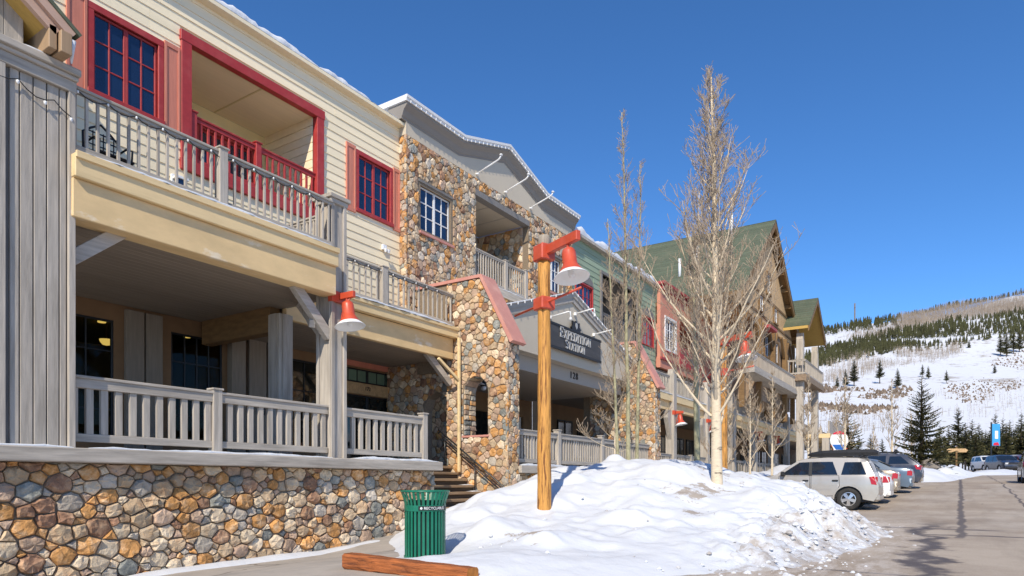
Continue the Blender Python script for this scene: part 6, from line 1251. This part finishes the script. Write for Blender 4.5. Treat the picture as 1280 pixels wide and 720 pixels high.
from mathutils import noise as mnoise
# ================================================================== SNOW
def tps(P, Q, Z, lam=0.02):
    def phi(d): return np.where(d > 1e-9, d * d * np.log(d + 1e-12), 0)
    n = len(P); K = phi(np.linalg.norm(P[:, None] - P[None], axis=2)) + lam * np.eye(n); A = np.zeros((n + 3, n + 3)); A[:n, :n] = K; A[:n, n] = 1; A[:n, n + 1:] = P; A[n, :n] = 1; A[n + 1:, :n] = P.T
    w = np.linalg.solve(A, np.concatenate([Z, np.zeros(3)])); D = phi(np.linalg.norm(Q[:, None] - P[None], axis=2)); return D @ w[:n] + w[n] + Q @ w[n + 1:]
def fbm(x, y, s, o=4, seed=0.0):
    v = 0; a = 1; 
    for i in range(o): v += a * mnoise.noise(Vector((x * s + seed, y * s - seed, seed * 0.37 + i * 7))); a *= 0.5; s *= 2.05
    return v
HEAP = [(10.7, 7.39, -0.36), (13.02, 7.5, 0.12), (14.25, 6.53, 0.43), (15.64, 5.33, 0.44), (17.38, 4.5, -0.10), (18.15, 3.33, -0.56), (10.34, 6.11, -0.45), (13.43, 3.96, -0.02), (11.2, 3.95, -0.5), (10.5, 4.96, -0.48), (9.0, 3.9, -0.83), (12.2, 2.5, -0.58), (14.6, 2.6, -0.34), (16.2, 3.6, -0.14), (12.2, 5.4, -0.02), (16.6, 2.4, -0.72),
        (7.3, 6.24, -1.055), (6.7, 6.6, -1.05), (6.25, 5.6, -1.0), (6.25, 4.6, -1.03), (7.9, 5.3, -0.92), (8.4, 6.6, -0.88), (9.4, 7.6, -0.78), (10.4, 8.6, -0.85), (12.4, 8.8, -0.35), (14.5, 8.8, 0.05), (8.0, 3.0, -1.05), (6.6, 3.6, -1.12), (8.3, 7.6, -1.12), (9.2, 8.7, -1.28),
        (9.8, 2.4, -0.92), (11.8, 1.6, -1.0), (14.0, 1.5, -0.95), (16.0, 1.55, -0.93), (17.9, 1.9, -0.98), (19.6, 3.0, -0.95), (20.2, 4.8, -0.85), (19.5, 6.4, -0.5), (17.5, 7.2, -0.02), (16.5, 9.2, 0.1), (19.0, 9.5, -0.1), (21.5, 8.0, -0.4), (12.2, 9.9, -0.75), (15.2, 10.2, -0.5), (18.5, 10.6, -0.2), (22, 10.3, -0.2),
        (5.6, 3.0, -1.5), (5.5, 6.5, -1.5), (7.5, 8.6, -1.6), (9.5, 0.3, -1.5), (14, 0.0, -1.5), (19, 0.4, -1.5), (22, 3.5, -1.4), (23, 6, -1.0), (6.5, 1.8, -1.5)]
HP = np.array([(a, b) for a, b, c in HEAP]); HZ = np.array([c for a, b, c in HEAP])
def heap():
    nu, nd = 260, 180; us = np.linspace(5.7, 22.5, nu); ds = np.linspace(0.2, 10.72, nd); U_, D_ = np.meshgrid(us, ds, indexing='ij'); Q = np.stack([U_.ravel(), D_.ravel()], 1)
    Z = np.concatenate([tps(HP, q, HZ) for q in np.array_split(Q, 20)]); vs = []
    rg = random.Random(77); LU = np.array([(rg.uniform(7, 19), rg.uniform(1.6, 8.5), rg.uniform(0.18, 0.6), rg.uniform(-0.07, 0.15)) for _ in range(120)])
    for x_, y_, r_, h_ in LU: Z = Z + h_ * np.exp(-(((Q[:, 0] - x_) ** 2 + (Q[:, 1] - y_) ** 2) / r_ ** 2) ** 1.6) * np.clip((Z + 1.0) / 0.25, 0, 1)
    for (u, d), z in zip(Q, Z):
        e = max(0, min(1, (3.4 - d) / 1.2)) * max(0, min(1, (u - 7) / 2)); h = max(0, z - zg(u, d))
        k = min(1, h / 0.3)
        n1 = fbm(u, d, 0.62, 3, 3.1) * 0.13 * k + (0.5 - abs(fbm(u, d, 1.5, 4, 9.0))) * 0.075 * k + fbm(u, d, 4.2, 3, 4.0) * 0.018 * k
        n2 = e * (abs(fbm(u, d, 1.9, 4, 5.5)) * 0.27 + fbm(u, d, 6.0, 3, 2.2) * 0.05) * min(1, (h + 0.1) / 0.3)
        vs.append((u, d, z + n1 + n2))
    fs = [(i * nd + j, (i + 1) * nd + j, (i + 1) * nd + j + 1, i * nd + j + 1) for i in range(nu - 1) for j in range(nd - 1)]
    mb = MB(); mb.add(vs, fs); V_ = vs
    # keep only what rises out of the ground; the skirt along the road is dirty
    keep = [f for f in mb.f if max(vs[i][2] - zg(vs[i][0], vs[i][1]) for i in f) > -0.03 and not (max(vs[i][0] for i in f) < 6.17)]
    mb.m = [1 if (vs[f[0]][1] + 0.5 * fbm(vs[f[0]][0], vs[f[0]][1], 1.1, 3, 1.0) < 2.35 and vs[f[0]][2] < -0.52) else 0 for f in keep]; mb.f = keep; mb.mi = 1
    o = mb.build('snow_heap', ['snow_heap', 'snow_dirty'], smooth=True); tag(o, 'big ploughed snow heap with grit patches beside the street lamp', 'snow heap'); return V_, nu, nd, us, ds
HV, hnu, hnd, hus, hds = heap()
def heap_z(u, d):
    i = int(np.clip(np.searchsorted(hus, u), 0, hnu - 1)); j = int(np.clip(np.searchsorted(hds, d), 0, hnd - 1)); return max(HV[i * hnd + j][2], zg(u, d))
def lump(mb, c, r, rng):
    vs = []; fs = []; n = 6
    for i, (rr, h) in enumerate(((0.55, -0.5), (1.0, 0.0), (0.7, 0.6))):
        for j in range(n): a = 2 * math.pi * (j + 0.5 * (i % 2)) / n; q = r * rr * rng.uniform(0.75, 1.2); vs.append((c[0] + q * math.cos(a), c[1] + q * math.sin(a), c[2] + r * h * rng.uniform(0.6, 1.0)))
    vs.append((c[0], c[1], c[2] + r * 0.8)); 
    for i in range(2):
        for j in range(n): fs.append((i * n + j, i * n + (j + 1) % n, (i + 1) * n + (j + 1) % n, (i + 1) * n + j))
    for j in range(n): fs.append((2 * n + j, 2 * n + (j + 1) % n, 3 * n))
    mb.add(vs, fs)
rng = random.Random(12); mb = MB()
for k in range(520):
    u = rng.uniform(7.8, 19.5); d = 1.9 + rng.gauss(0, 0.4) + max(0, (u - 17) * 0.35); z = heap_z(u, d); r = min(0.10, 0.010 + abs(rng.gauss(0, 0.024)))
    if rng.random() < 0.5 and d < 1.4: r *= 0.5
    lump(mb, (u, d, z - r * 0.15), r, rng)
for k in range(50):
    u = rng.uniform(7.5, 17); d = rng.uniform(2.4, 6.0); lump(mb, (u, d, heap_z(u, d)), rng.uniform(0.01, 0.04), rng)
tag(mb.build('snow_clods', 'snow_clod'), 'scattered crumbs of dirty ploughed snow along the road edge', 'snow clods', kind='stuff')
def bank(name, label, u0, u1, d0, d1, h, seed, m='snow', nu=90, nd=16, slope=0.0, z_off=0.0):
    vs = []
    for i in range(nu + 1):
        for j in range(nd + 1):
            f, g = i / nu, j / nd; u = u0 + (u1 - u0) * f; d = d0 + (d1 - d0) * g + slope * (u - u0); e = min(1, f * 8, (1 - f) * 8) * math.sin(math.pi * g) ** 0.7
            vs.append((u, d, zg(u, d) - 0.09 + h * e * (0.7 + 0.55 * fbm(u, d, 0.3, 3, seed)) + 0.07 * h * fbm(u, d, 1.6, 3, seed + 3) * e + z_off))
    fs = [(i * (nd + 1) + j, (i + 1) * (nd + 1) + j, (i + 1) * (nd + 1) + j + 1, i * (nd + 1) + j + 1) for i in range(nu) for j in range(nd)]
    return tag(MB().add(vs, fs).build(name, m, smooth=True), label, 'snow bank')
bank('snow_bank', 'low snow bank along the foot of the arcade behind the silver SUV', 20.5, 62, 7.2, 11.2, 1.25, 2.0)
bank('snow_bank', 'dirty snow bank round the big spruce beyond the parked wagon', 44, 68, 0.6, 5.4, 1.0, 6.0, slope=-0.10)
bank('snow_bank', 'far snow bank in front of the dark parked cars', 66, 80, -3.5, 0.8, 0.5, 9.0, slope=-0.2)
bank('snow_bank', 'thin strip of snow along the foot of the stone base wall', 3.4, 11.6, 10.05, 10.82, 0.16, 4.0, nu=80, nd=10, z_off=0.06)
# ================================================================== BARE ASPENS
def aspen(label, base, h, r, seed, n1=42, first=0.2, spread=0.36, lean=(0, 0), sub=8, tw=6, bark='aspen', group=None, steep=1.0, twr=0.0055, knob=True, stems=None):
    rng = random.Random(seed); B = Vector(base); T = thing('aspen_tree', label, 'tree', base, group=group); trunk = MB(); br = MB(); twg = MB()
    def stem(b0, hh, rr, ln, n1_):
        ns = 16; pts = []; w = Vector((0, 0, 0))
        for i in range(ns + 1):
            f = i / ns; w += Vector((rng.uniform(-1, 1), rng.uniform(-1, 1), 0)) * 0.012 * hh / ns * 2; pts.append(b0 + Vector((ln[0] * f * hh, ln[1] * f * hh, f * hh)) + w)
        rad = [rr * (1.12 if i == 0 else 1) * (1 - 0.93 * (i / ns) ** 1.05) + 0.004 for i in range(ns + 1)]; trunk.tube(pts, rad, 12)
        for k in range(n1_):
            f = first + (0.98 - first) * ((k + rng.random() * 0.8) / n1_) ** 0.9; q = f * ns; i0 = min(ns - 1, int(q)); p = pts[i0].lerp(pts[i0 + 1], q - i0); az = k * 2.4 + rng.uniform(-0.5, 0.5)
            L = hh * spread * (1 - f) ** 1.0 * rng.uniform(0.5, 1.2) + 0.02 * hh; up = (rng.uniform(0.35, 0.8) + 1.1 * f) * steep; dirv = Vector((math.cos(az), math.sin(az), up)).normalized(); r1 = min(rad[i0] * 0.40, 0.006 + 0.0105 * L)
            n = 7; bp = [p]; d = dirv
            for j in range(n): d = (d + Vector((rng.uniform(-0.13, 0.13), rng.uniform(-0.13, 0.13), 0.13 * steep + rng.uniform(-0.05, 0.08)))).normalized(); bp.append(bp[-1] + d * L / n)
            br.tube(bp, [max(0.004, r1 * (1 - 0.85 * j / n)) for j in range(n + 1)], 6, False)
            nsub = max(2, int(sub * (0.35 + L / (hh * spread))))
            for s_ in range(nsub):
                g = rng.uniform(0.18, 1.0) * n; i1 = min(n - 1, int(g)); p2 = bp[i1].lerp(bp[i1 + 1], g - i1); ax = (bp[i1 + 1] - bp[i1]).normalized(); d2 = (ax * 0.75 + Vector((rng.uniform(-1, 1), rng.uniform(-1, 1), rng.uniform(-0.1, 0.9))) * 0.75).normalized(); L2 = L * rng.uniform(0.18, 0.42) * (1.15 - g / n * 0.5) + 0.08
                tp = [p2]; m_ = 4
                for j in range(m_): d2 = (d2 + Vector((rng.uniform(-0.2, 0.2), rng.uniform(-0.2, 0.2), 0.12))).normalized(); tp.append(tp[-1] + d2 * L2 / m_)
                twg.tube(tp, [max(twr, r1 * 0.34 * (1 - 0.7 * j / m_)) for j in range(m_ + 1)], 4, False)
                for t_ in range(rng.randint(tw - 3, tw + 1)):
                    g2 = rng.uniform(0.15, 1.0) * m_; i2 = min(m_ - 1, int(g2)); p3 = tp[i2].lerp(tp[i2 + 1], g2 - i2); d3 = (d2 * 0.6 + Vector((rng.uniform(-1, 1), rng.uniform(-1, 1), rng.uniform(-0.2, 0.8))) * 0.8).normalized(); L3 = rng.uniform(0.07, 0.26) * min(1.2, 0.4 + L)
                    e = p3 + d3 * L3 * 0.55; e2 = e + (d3 + Vector((rng.uniform(-0.4, 0.4), rng.uniform(-0.4, 0.4), 0.25))).normalized() * L3 * 0.45; twg.tube([p3, e, e2], [twr, twr * 0.8, twr * (1.25 if knob else 0.5)], 3, False)
    if stems:
        for (o, hh, rr, ln, k) in stems: stem(B + Vector((o[0], o[1], 0)), hh, rr, ln, k)
    else: stem(B, h, r, lean, n1)
    trunk.build('trunk', bark, T, smooth=True); tag(br.build('branches', 'aspen_twig' if bark != 'aspen' else 'aspen', T, smooth=True)); c = twg.build('crown', 'aspen_twig', T); tag(c, kind='stuff'); return T
def hz(u, d): return heap_z(u, d) if (6 < u < 22 and 0.3 < d < 10.6) else zg(u, d)
aspen('tall pale aspen with wide bare crown growing out of the snow heap', (13.43, 3.96, -1.0), 8.9, 0.118, 21, n1=68, first=0.22, spread=0.38, lean=(-0.02, 0.012), sub=12, tw=9, steep=0.9, twr=0.0042)
aspen('slim bare aspen of several stems in front of the sign gable', (15.8, 6.9, -0.8), 9.7, 0.06, 22, bark='aspen_green', stems=[((0.05, 0), 10.0, 0.062, (-0.022, 0.012), 34), ((-0.25, 0.12), 7.2, 0.045, (-0.055, 0.02), 20), ((0.3, -0.1), 8.8, 0.05, (0.0, -0.01), 24)], first=0.28, spread=0.18, sub=7, tw=6, steep=1.6, twr=0.0042)
aspen('low spreading shrub branches of a young aspen before the portico railing', (16.4, 7.6, -0.6), 3.4, 0.035, 23, n1=15, first=0.36, spread=0.70, lean=(0.02, -0.02), sub=8, tw=6, bark='aspen', steep=0.22, twr=0.006)
aspen('greenish barked aspen standing close behind the big pale one', (17.3, 5.6, -0.7), 7.2, 0.085, 24, n1=32, first=0.38, spread=0.30, lean=(-0.01, 0.01), sub=8, tw=6, bark='aspen_green')
aspen('slender white aspen beside the greenish one', (18.2, 5.9, -0.7), 8.6, 0.05, 25, n1=22, first=0.45, spread=0.22, sub=5, tw=4, steep=1.4)
for k, (u, d, h, r) in enumerate(((23.5, 6.7, 4.8, 0.045), (28.0, 7.0, 5.2, 0.05), (33.5, 7.4, 5.8, 0.06), (40.0, 6.9, 6.2, 0.07), (50.0, 6.4, 7.0, 0.08))):
    aspen(('first', 'second', 'third', 'fourth', 'fifth', 'sixth', 'seventh')[k] + ' young bare aspen along the arcade past the second street lamp pole', (u, d, zg(u, d) - 0.2), h, r, 40 + k, n1=22, first=0.25, spread=0.34, sub=7, tw=5, twr=0.0055 + 0.00016 * u, knob=False, group='young aspens along the arcade')
for k, (xo, dp, h) in enumerate(((0.557, 62, 9.0), (0.475, 75, 9.0), (0.585, 72, 6.5), (0.53, 80, 6.0))):
    u, d = cam_xy(xo * dp, dp); aspen(('tall bare aspen between the balloon sign and the big spruce', 'bare aspen rising behind the projecting arcade bay', 'small bare aspen close beside the big spruce', 'bare aspen behind the roof box of the silver SUV')[k], (u, d, zg(u, d) - 0.2), h, 0.12, 60 + k, n1=26, first=0.2, spread=0.3, sub=6, tw=4, twr=0.016, knob=False, group='bare aspens beyond the arcade')
# ================================================================== CONIFERS
def conifer_mesh(h, r, whorls, per, segs, seed, droop=0.35, width=0.2, bare=0.08, taper=0.9, ragged=0.3):
    rng = random.Random(seed); nd = MB()
    for w in range(whorls):
        f = bare + (1 - bare) * (w / whorls) ** 0.92; z = f * h; L0 = r * (1 - f) ** taper + 0.04 * r
        for b in range(max(4, int(per * (0.5 + 0.5 * (1 - f))))):
            az = rng.uniform(0, 6.283); L = L0 * rng.uniform(1 - ragged, 1.1); zz = z + rng.uniform(-0.5, 0.5) * h / whorls; p = Vector((0, 0, zz)); d = Vector((math.cos(az), math.sin(az), 0.12 - droop * (1 - f) * 0.8)).normalized(); sd = Vector((-math.sin(az), math.cos(az), 0)); pts = [p]
            for j in range(segs): d = (d + Vector((0, 0, 0.10))).normalized(); pts.append(pts[-1] + d * L / segs)
            for j in range(segs):
                a, c = pts[j], pts[j + 1]; wd = width * L * (1 - 0.65 * j / segs) * rng.uniform(0.7, 1.3)
                for s_ in (1, -1):
                    tip = c + sd * s_ * wd + Vector((0, 0, -wd * rng.uniform(0.15, 0.7))) + d * wd * 0.5; nd.mi = 1 if rng.random() < 0.4 else 0; nd.add([a, c, tip], [(0, 1, 2)])
                nd.mi = 1 if rng.random() < 0.3 else 0; nd.add([a + Vector((0, 0, 0.02)), c, (a + c) / 2 + Vector((0, 0, -wd * 0.9)) + sd * rng.uniform(-0.3, 0.3) * wd], [(0, 1, 2)])
    return nd
def conifer(label, loc, h, meshes, group=None, s=1.0, rz=0.0):
    T = thing('conifer_tree', label, 'tree', loc, group=group); 
    for nm, me in meshes:
        o = bpy.data.objects.new(nm, me); COL.objects.link(o); o.parent = T
    T.scale = (s, s, s); T.rotation_euler.z = rz; return T
def make_conifer(h, r, *a, **k):
    tr = MB().tube([(0, 0, -0.4), (0, 0, h * 0.5), (0, 0, h * 0.98)], [h * 0.02, h * 0.012, 0.01], 7).mesh('trunk', 'bark', True); return [('trunk', tr), ('crown', conifer_mesh(h, r, *a, **k).mesh('crown', ['needle', 'needle_light']))]
u, d = cam_xy(0.60 * 50, 50); conifer('big dark green spruce beyond the parked wagon', (u, d, zg(u, d) - 0.1), 7, make_conifer(7.6, 2.6, 40, 12, 7, 71, 0.75, 0.15, 0.05, 0.85, 0.35))
u, d = cam_xy(0.492 * 72, 72); conifer('half hidden spruce behind the end of the arcade', (u, d, zg(u, d) - 0.2), 7, make_conifer(8.2, 2.6, 30, 9, 6, 72, 0.7, 0.16))
PV = [make_conifer(8, 1.9, 26, 11, 4, 80 + k, 0.35, 0.36, 0.12 + 0.05 * k, 0.75, 0.5) for k in range(4)]
rng = random.Random(5)
for k, (xo, dp, h) in enumerate(((0.627, 84, 6.0), (0.640, 92, 6.4), (0.6535, 100, 9.4), (0.664, 90, 6.6), (0.674, 96, 7.4), (0.684, 92, 6.6), (0.694, 99, 6.0), (0.708, 94, 8.0), (0.719, 97, 7.6), (0.729, 95, 7.2), (0.738, 100, 6.4), (0.746, 93, 8.0), (0.755, 96, 7.8), (0.767, 92, 7.6), (0.498, 100, 5.4), (0.508, 104, 5.8), (0.525, 98, 5.6), (0.542, 104, 5.2), (0.634, 104, 5.5), (0.66, 108, 6.0), (0.70, 110, 6.6), (0.735, 108, 6.8), (0.78, 98, 8.0), (0.79, 92, 7.5), (0.622, 96, 5.4), (0.648, 96, 5.8), (0.669, 104, 6.4), (0.679, 88, 5.6), (0.689, 104, 6.2), (0.7135, 104, 7.0), (0.724, 90, 6.4), (0.7425, 106, 7.0), (0.7505, 104, 7.4), (0.761, 90, 6.6))):
    u, d = cam_xy(xo * dp, dp); conifer('dark pine in the row beyond the far parked cars' if xo > 0.6 else 'small brownish pine behind the roof box of the silver SUV', (u, d, terrain(u, d) - 0.2), h, PV[k % 4], 'pines beyond the parking row' if xo > 0.6 else 'small pines behind the parked cars', h / 8.0, rng.uniform(0, 6))
t = thing('boulder', 'grey boulder leaning at the foot of the big spruce', 'boulder', (*cam_xy(0.613 * 49, 49), 0.4)); mb = MB(); u, d = cam_xy(0.613 * 49, 49); lump(mb, (u, d, zg(u, d) + 0.7), 0.9, rng); mb.build('rock', 'rock', t)
# hillside: bands of conifers, aspen stands and brush, in metres down the view axis
BANDS = {
'green': [ (0.4219, 492, 603), (0.443, 522, 618), (0.4805, 579, 648), (0.5215, 582, 666), (0.5742, 588, 681), (0.6152, 579, 687), (0.6609, 576, 696), (0.6949, 594, 684), (0.75, 561, 699), (0.7852, 561, 705) ],
    'crest1': [ (0.4453, 747, 800), (0.4594, 741, 800), (0.4922, 732, 800), (0.5273, 735, 800), (0.5719, 732, 798) ],
    'crest2': [ (0.5742, 795, 800), (0.6152, 800, 800), (0.6563, 800, 800), (0.7031, 800, 800), (0.75, 798, 800), (0.7852, 792, 800) ],
    'aspen_up': [ (0.5684, 708, 792), (0.6152, 711, 798), (0.6563, 705, 800), (0.7031, 696, 798), (0.75, 699, 795), (0.7852, 699, 792) ],
    'aspen_mid': [ (0.4922, 675, 720), (0.5391, 666, 711), (0.5742, 672, 717), (0.6152, 675, 711) ],
    'aspen_low': [ (0.4277, 393, 543), (0.4453, 399, 534), (0.4922, 426, 573), (0.5391, 492, 567), (0.5742, 507, 576), (0.6152, 510, 573), (0.6563, 528, 570) ],
    'brush': [ (0.4336, 300, 402), (0.4688, 291, 384), (0.5156, 285, 366), (0.5508, 285, 351), (0.5801, 303, 360) ],
    'brush2': [ (0.6387, 309, 372), (0.6738, 303, 375), (0.7148, 327, 375), (0.7441, 336, 363) ],
    'brush3': [ (0.709, 453, 510), (0.7289, 441, 510), (0.7617, 423, 507) ],
    'sparse': [ (0.4453, 210, 276), (0.5391, 207, 279), (0.6094, 225, 342), (0.6797, 231, 303), (0.75, 228, 393), (0.7734, 225, 429) ],
}
def sample_band(b, rng):
    A = [p[0] for p in b]; a = rng.uniform(A[0], A[-1]); lo = np.interp(a, A, [p[1] for p in b]); hi = np.interp(a, A, [p[2] for p in b]); m_, w_ = (lo + hi) / 2, abs(hi - lo) / 2 + 3; y = m_ + w_ * (rng.uniform(-1, 1) + rng.gauss(0, 0.16)) + 10 * mnoise.noise(Vector((a * 40, 3.3, 0))); a += rng.gauss(0, 0.006); u, d = cam_xy(a * y, y); return u, d, terrain(u, d) - 0.1
def far_cone(mb, c, h, r, rng, tiers=4):
    for t in range(tiers):
        z0 = h * (0.10 + 0.80 * t / tiers); z1 = min(h, z0 + h * (0.42 if t < tiers - 1 else 0.3)); rr = r * (1 - t / tiers * 0.85); n = 5; a0 = rng.uniform(0, 6); vs = [(c[0], c[1], c[2] + z1)]
        for j in range(n * 2): q = rr * (rng.uniform(0.75, 1.15) if j % 2 == 0 else rng.uniform(0.35, 0.6)); a = a0 + math.pi * j / n; vs.append((c[0] + q * math.cos(a), c[1] + q * math.sin(a), c[2] + z0 + (0 if j % 2 == 0 else h * 0.05)))
        mb.add(vs, [(0, 1 + j, 1 + (j + 1) % (2 * n)) for j in range(2 * n)])
def forest(name, label, cat, band, n, kind_, m, hmin, hmax, seed, gap=None):
    rng = random.Random(seed); mb = MB()
    for _ in range(n):
        u, d, z = sample_band(BANDS[band], rng); h = rng.uniform(hmin, hmax) * (0.85 + 0.5 * mnoise.noise(Vector((u * 0.02, d * 0.02, 1.7))))
        if gap and mnoise.noise(Vector((u * 0.03, d * 0.03, seed))) < gap: continue
        if kind_ == 'c': far_cone(mb, (u, d, z), h, h * rng.uniform(0.14, 0.22), rng, 3)
        elif kind_ == 'a':
            w = h * 0.022; lx, ly = rng.uniform(-0.3, 0.3), rng.uniform(-0.3, 0.3); mb.add([(u - w, d, z), (u + w, d - w, z), (u + lx, d + ly, z + h)], [(0, 1, 2)])
            for k in range(5):
                f = rng.uniform(0.3, 0.9); a = rng.uniform(0, 6.28); L = h * 0.22 * (1.1 - f); p = (u + lx * f, d + ly * f, z + h * f); e = (p[0] + L * math.cos(a), p[1] + L * math.sin(a), p[2] + L * 1.1); mb.add([p, (p[0], p[1], p[2] + h * 0.03), e], [(0, 1, 2)])
        else:
            for k in range(4): a = rng.uniform(0, 6.28); q = h * rng.uniform(0.3, 0.7); mb.add([(u + math.cos(a) * q, d + math.sin(a) * q, z), (u - math.cos(a) * q, d - math.sin(a) * q, z), (u + rng.uniform(-0.4, 0.4) * h, d, z + h * rng.uniform(0.6, 1.0))], [(0, 1, 2)])
    return tag(mb.build(name, m), label, cat, kind='stuff')
forest('conifer_forest', 'dense dark green conifer belt crossing the snowy hillside', 'forest', 'green', 2300, 'c', 'needle_far', 5, 10, 1, -0.38)
forest('conifer_forest', 'dark conifers along the left part of the hill crest', 'forest', 'crest1', 300, 'c', 'needle_far', 6, 10, 2); forest('conifer_forest', 'thin line of dark conifers on the upper hill crest', 'forest', 'crest2', 200, 'c', 'needle_far', 5, 11, 3)
forest('aspen_forest', 'brown grey leafless aspen stand high on the hill', 'forest', 'aspen_up', 6500, 'a', 'far_aspen', 7, 11, 4); forest('aspen_forest', 'pale leafless aspens below the left crest conifers', 'forest', 'aspen_mid', 900, 'a', 'far_aspen', 6, 9, 5); forest('aspen_forest', 'hazy leafless aspens just below the conifer belt', 'forest', 'aspen_low', 2300, 'a', 'far_aspen', 4, 9, 6, -0.2)
forest('hill_brush', 'brown brush on the lower hillside behind the arcade end', 'brush', 'brush', 1100, 'b', 'far_brush', 0.8, 2.4, 7, -0.08); forest('hill_brush', 'sparse brown brush rows on the open snow slope', 'brush', 'brush2', 300, 'b', 'far_brush', 0.6, 1.5, 8, 0.0); forest('hill_brush', 'brown brush patch under the dark pines on the slope', 'brush', 'brush3', 170, 'b', 'far_brush', 0.7, 1.8, 9); forest('hill_saplings', 'scattered bare saplings on the snow below the slope', 'saplings', 'sparse', 800, 'a', 'far_aspen', 2, 5.5, 10, -0.1)
rng = random.Random(9)
for k, (a, y, h) in enumerate([(0.4765, 390, 7.3), (0.4885, 387, 11.0), (0.5011, 390, 16.3), (0.5387, 396, 14.9), (0.5647, 366, 11.3), (0.6098, 405, 8.3), (0.6012, 420, 8.2), (0.6364, 375, 7.9), (0.6696, 552, 7.5), (0.7242, 495, 19.4), (0.7157, 504, 16.4), (0.7345, 504, 17.2), (0.7072, 414, 6.4), (0.743, 510, 18.3), (0.4584, 645, 8.8), (0.4765, 636, 10.2), (0.4953, 654, 6.7), (0.51, 660, 6.8)]):
    u, d = cam_xy(a * y, y); conifer('lone dark pine standing on the open snow slope', (u, d, terrain(u, d) - 0.3), h, PV[k % 4], 'lone pines on the snow slope', max(0.6, h / 8.0), rng.uniform(0, 6))
u, d = cam_xy(0.5016 * 790, 790)
for k in range(2):
    q = u + k * 7; z = terrain(q, d); t = thing('power_pylon', 'thin grey power pylon on the hill crest', 'pylon', (q, d, z), group='power pylons on the hill crest'); MB().tube([(q, d, z), (q, d, z + 26)], 0.45, 5).build('mast', 'grey_dark', t); MB().tube([(q - 3, d, z + 21), (q + 3, d, z + 21)], 0.35, 5).build('crossarm', 'grey_dark', t)
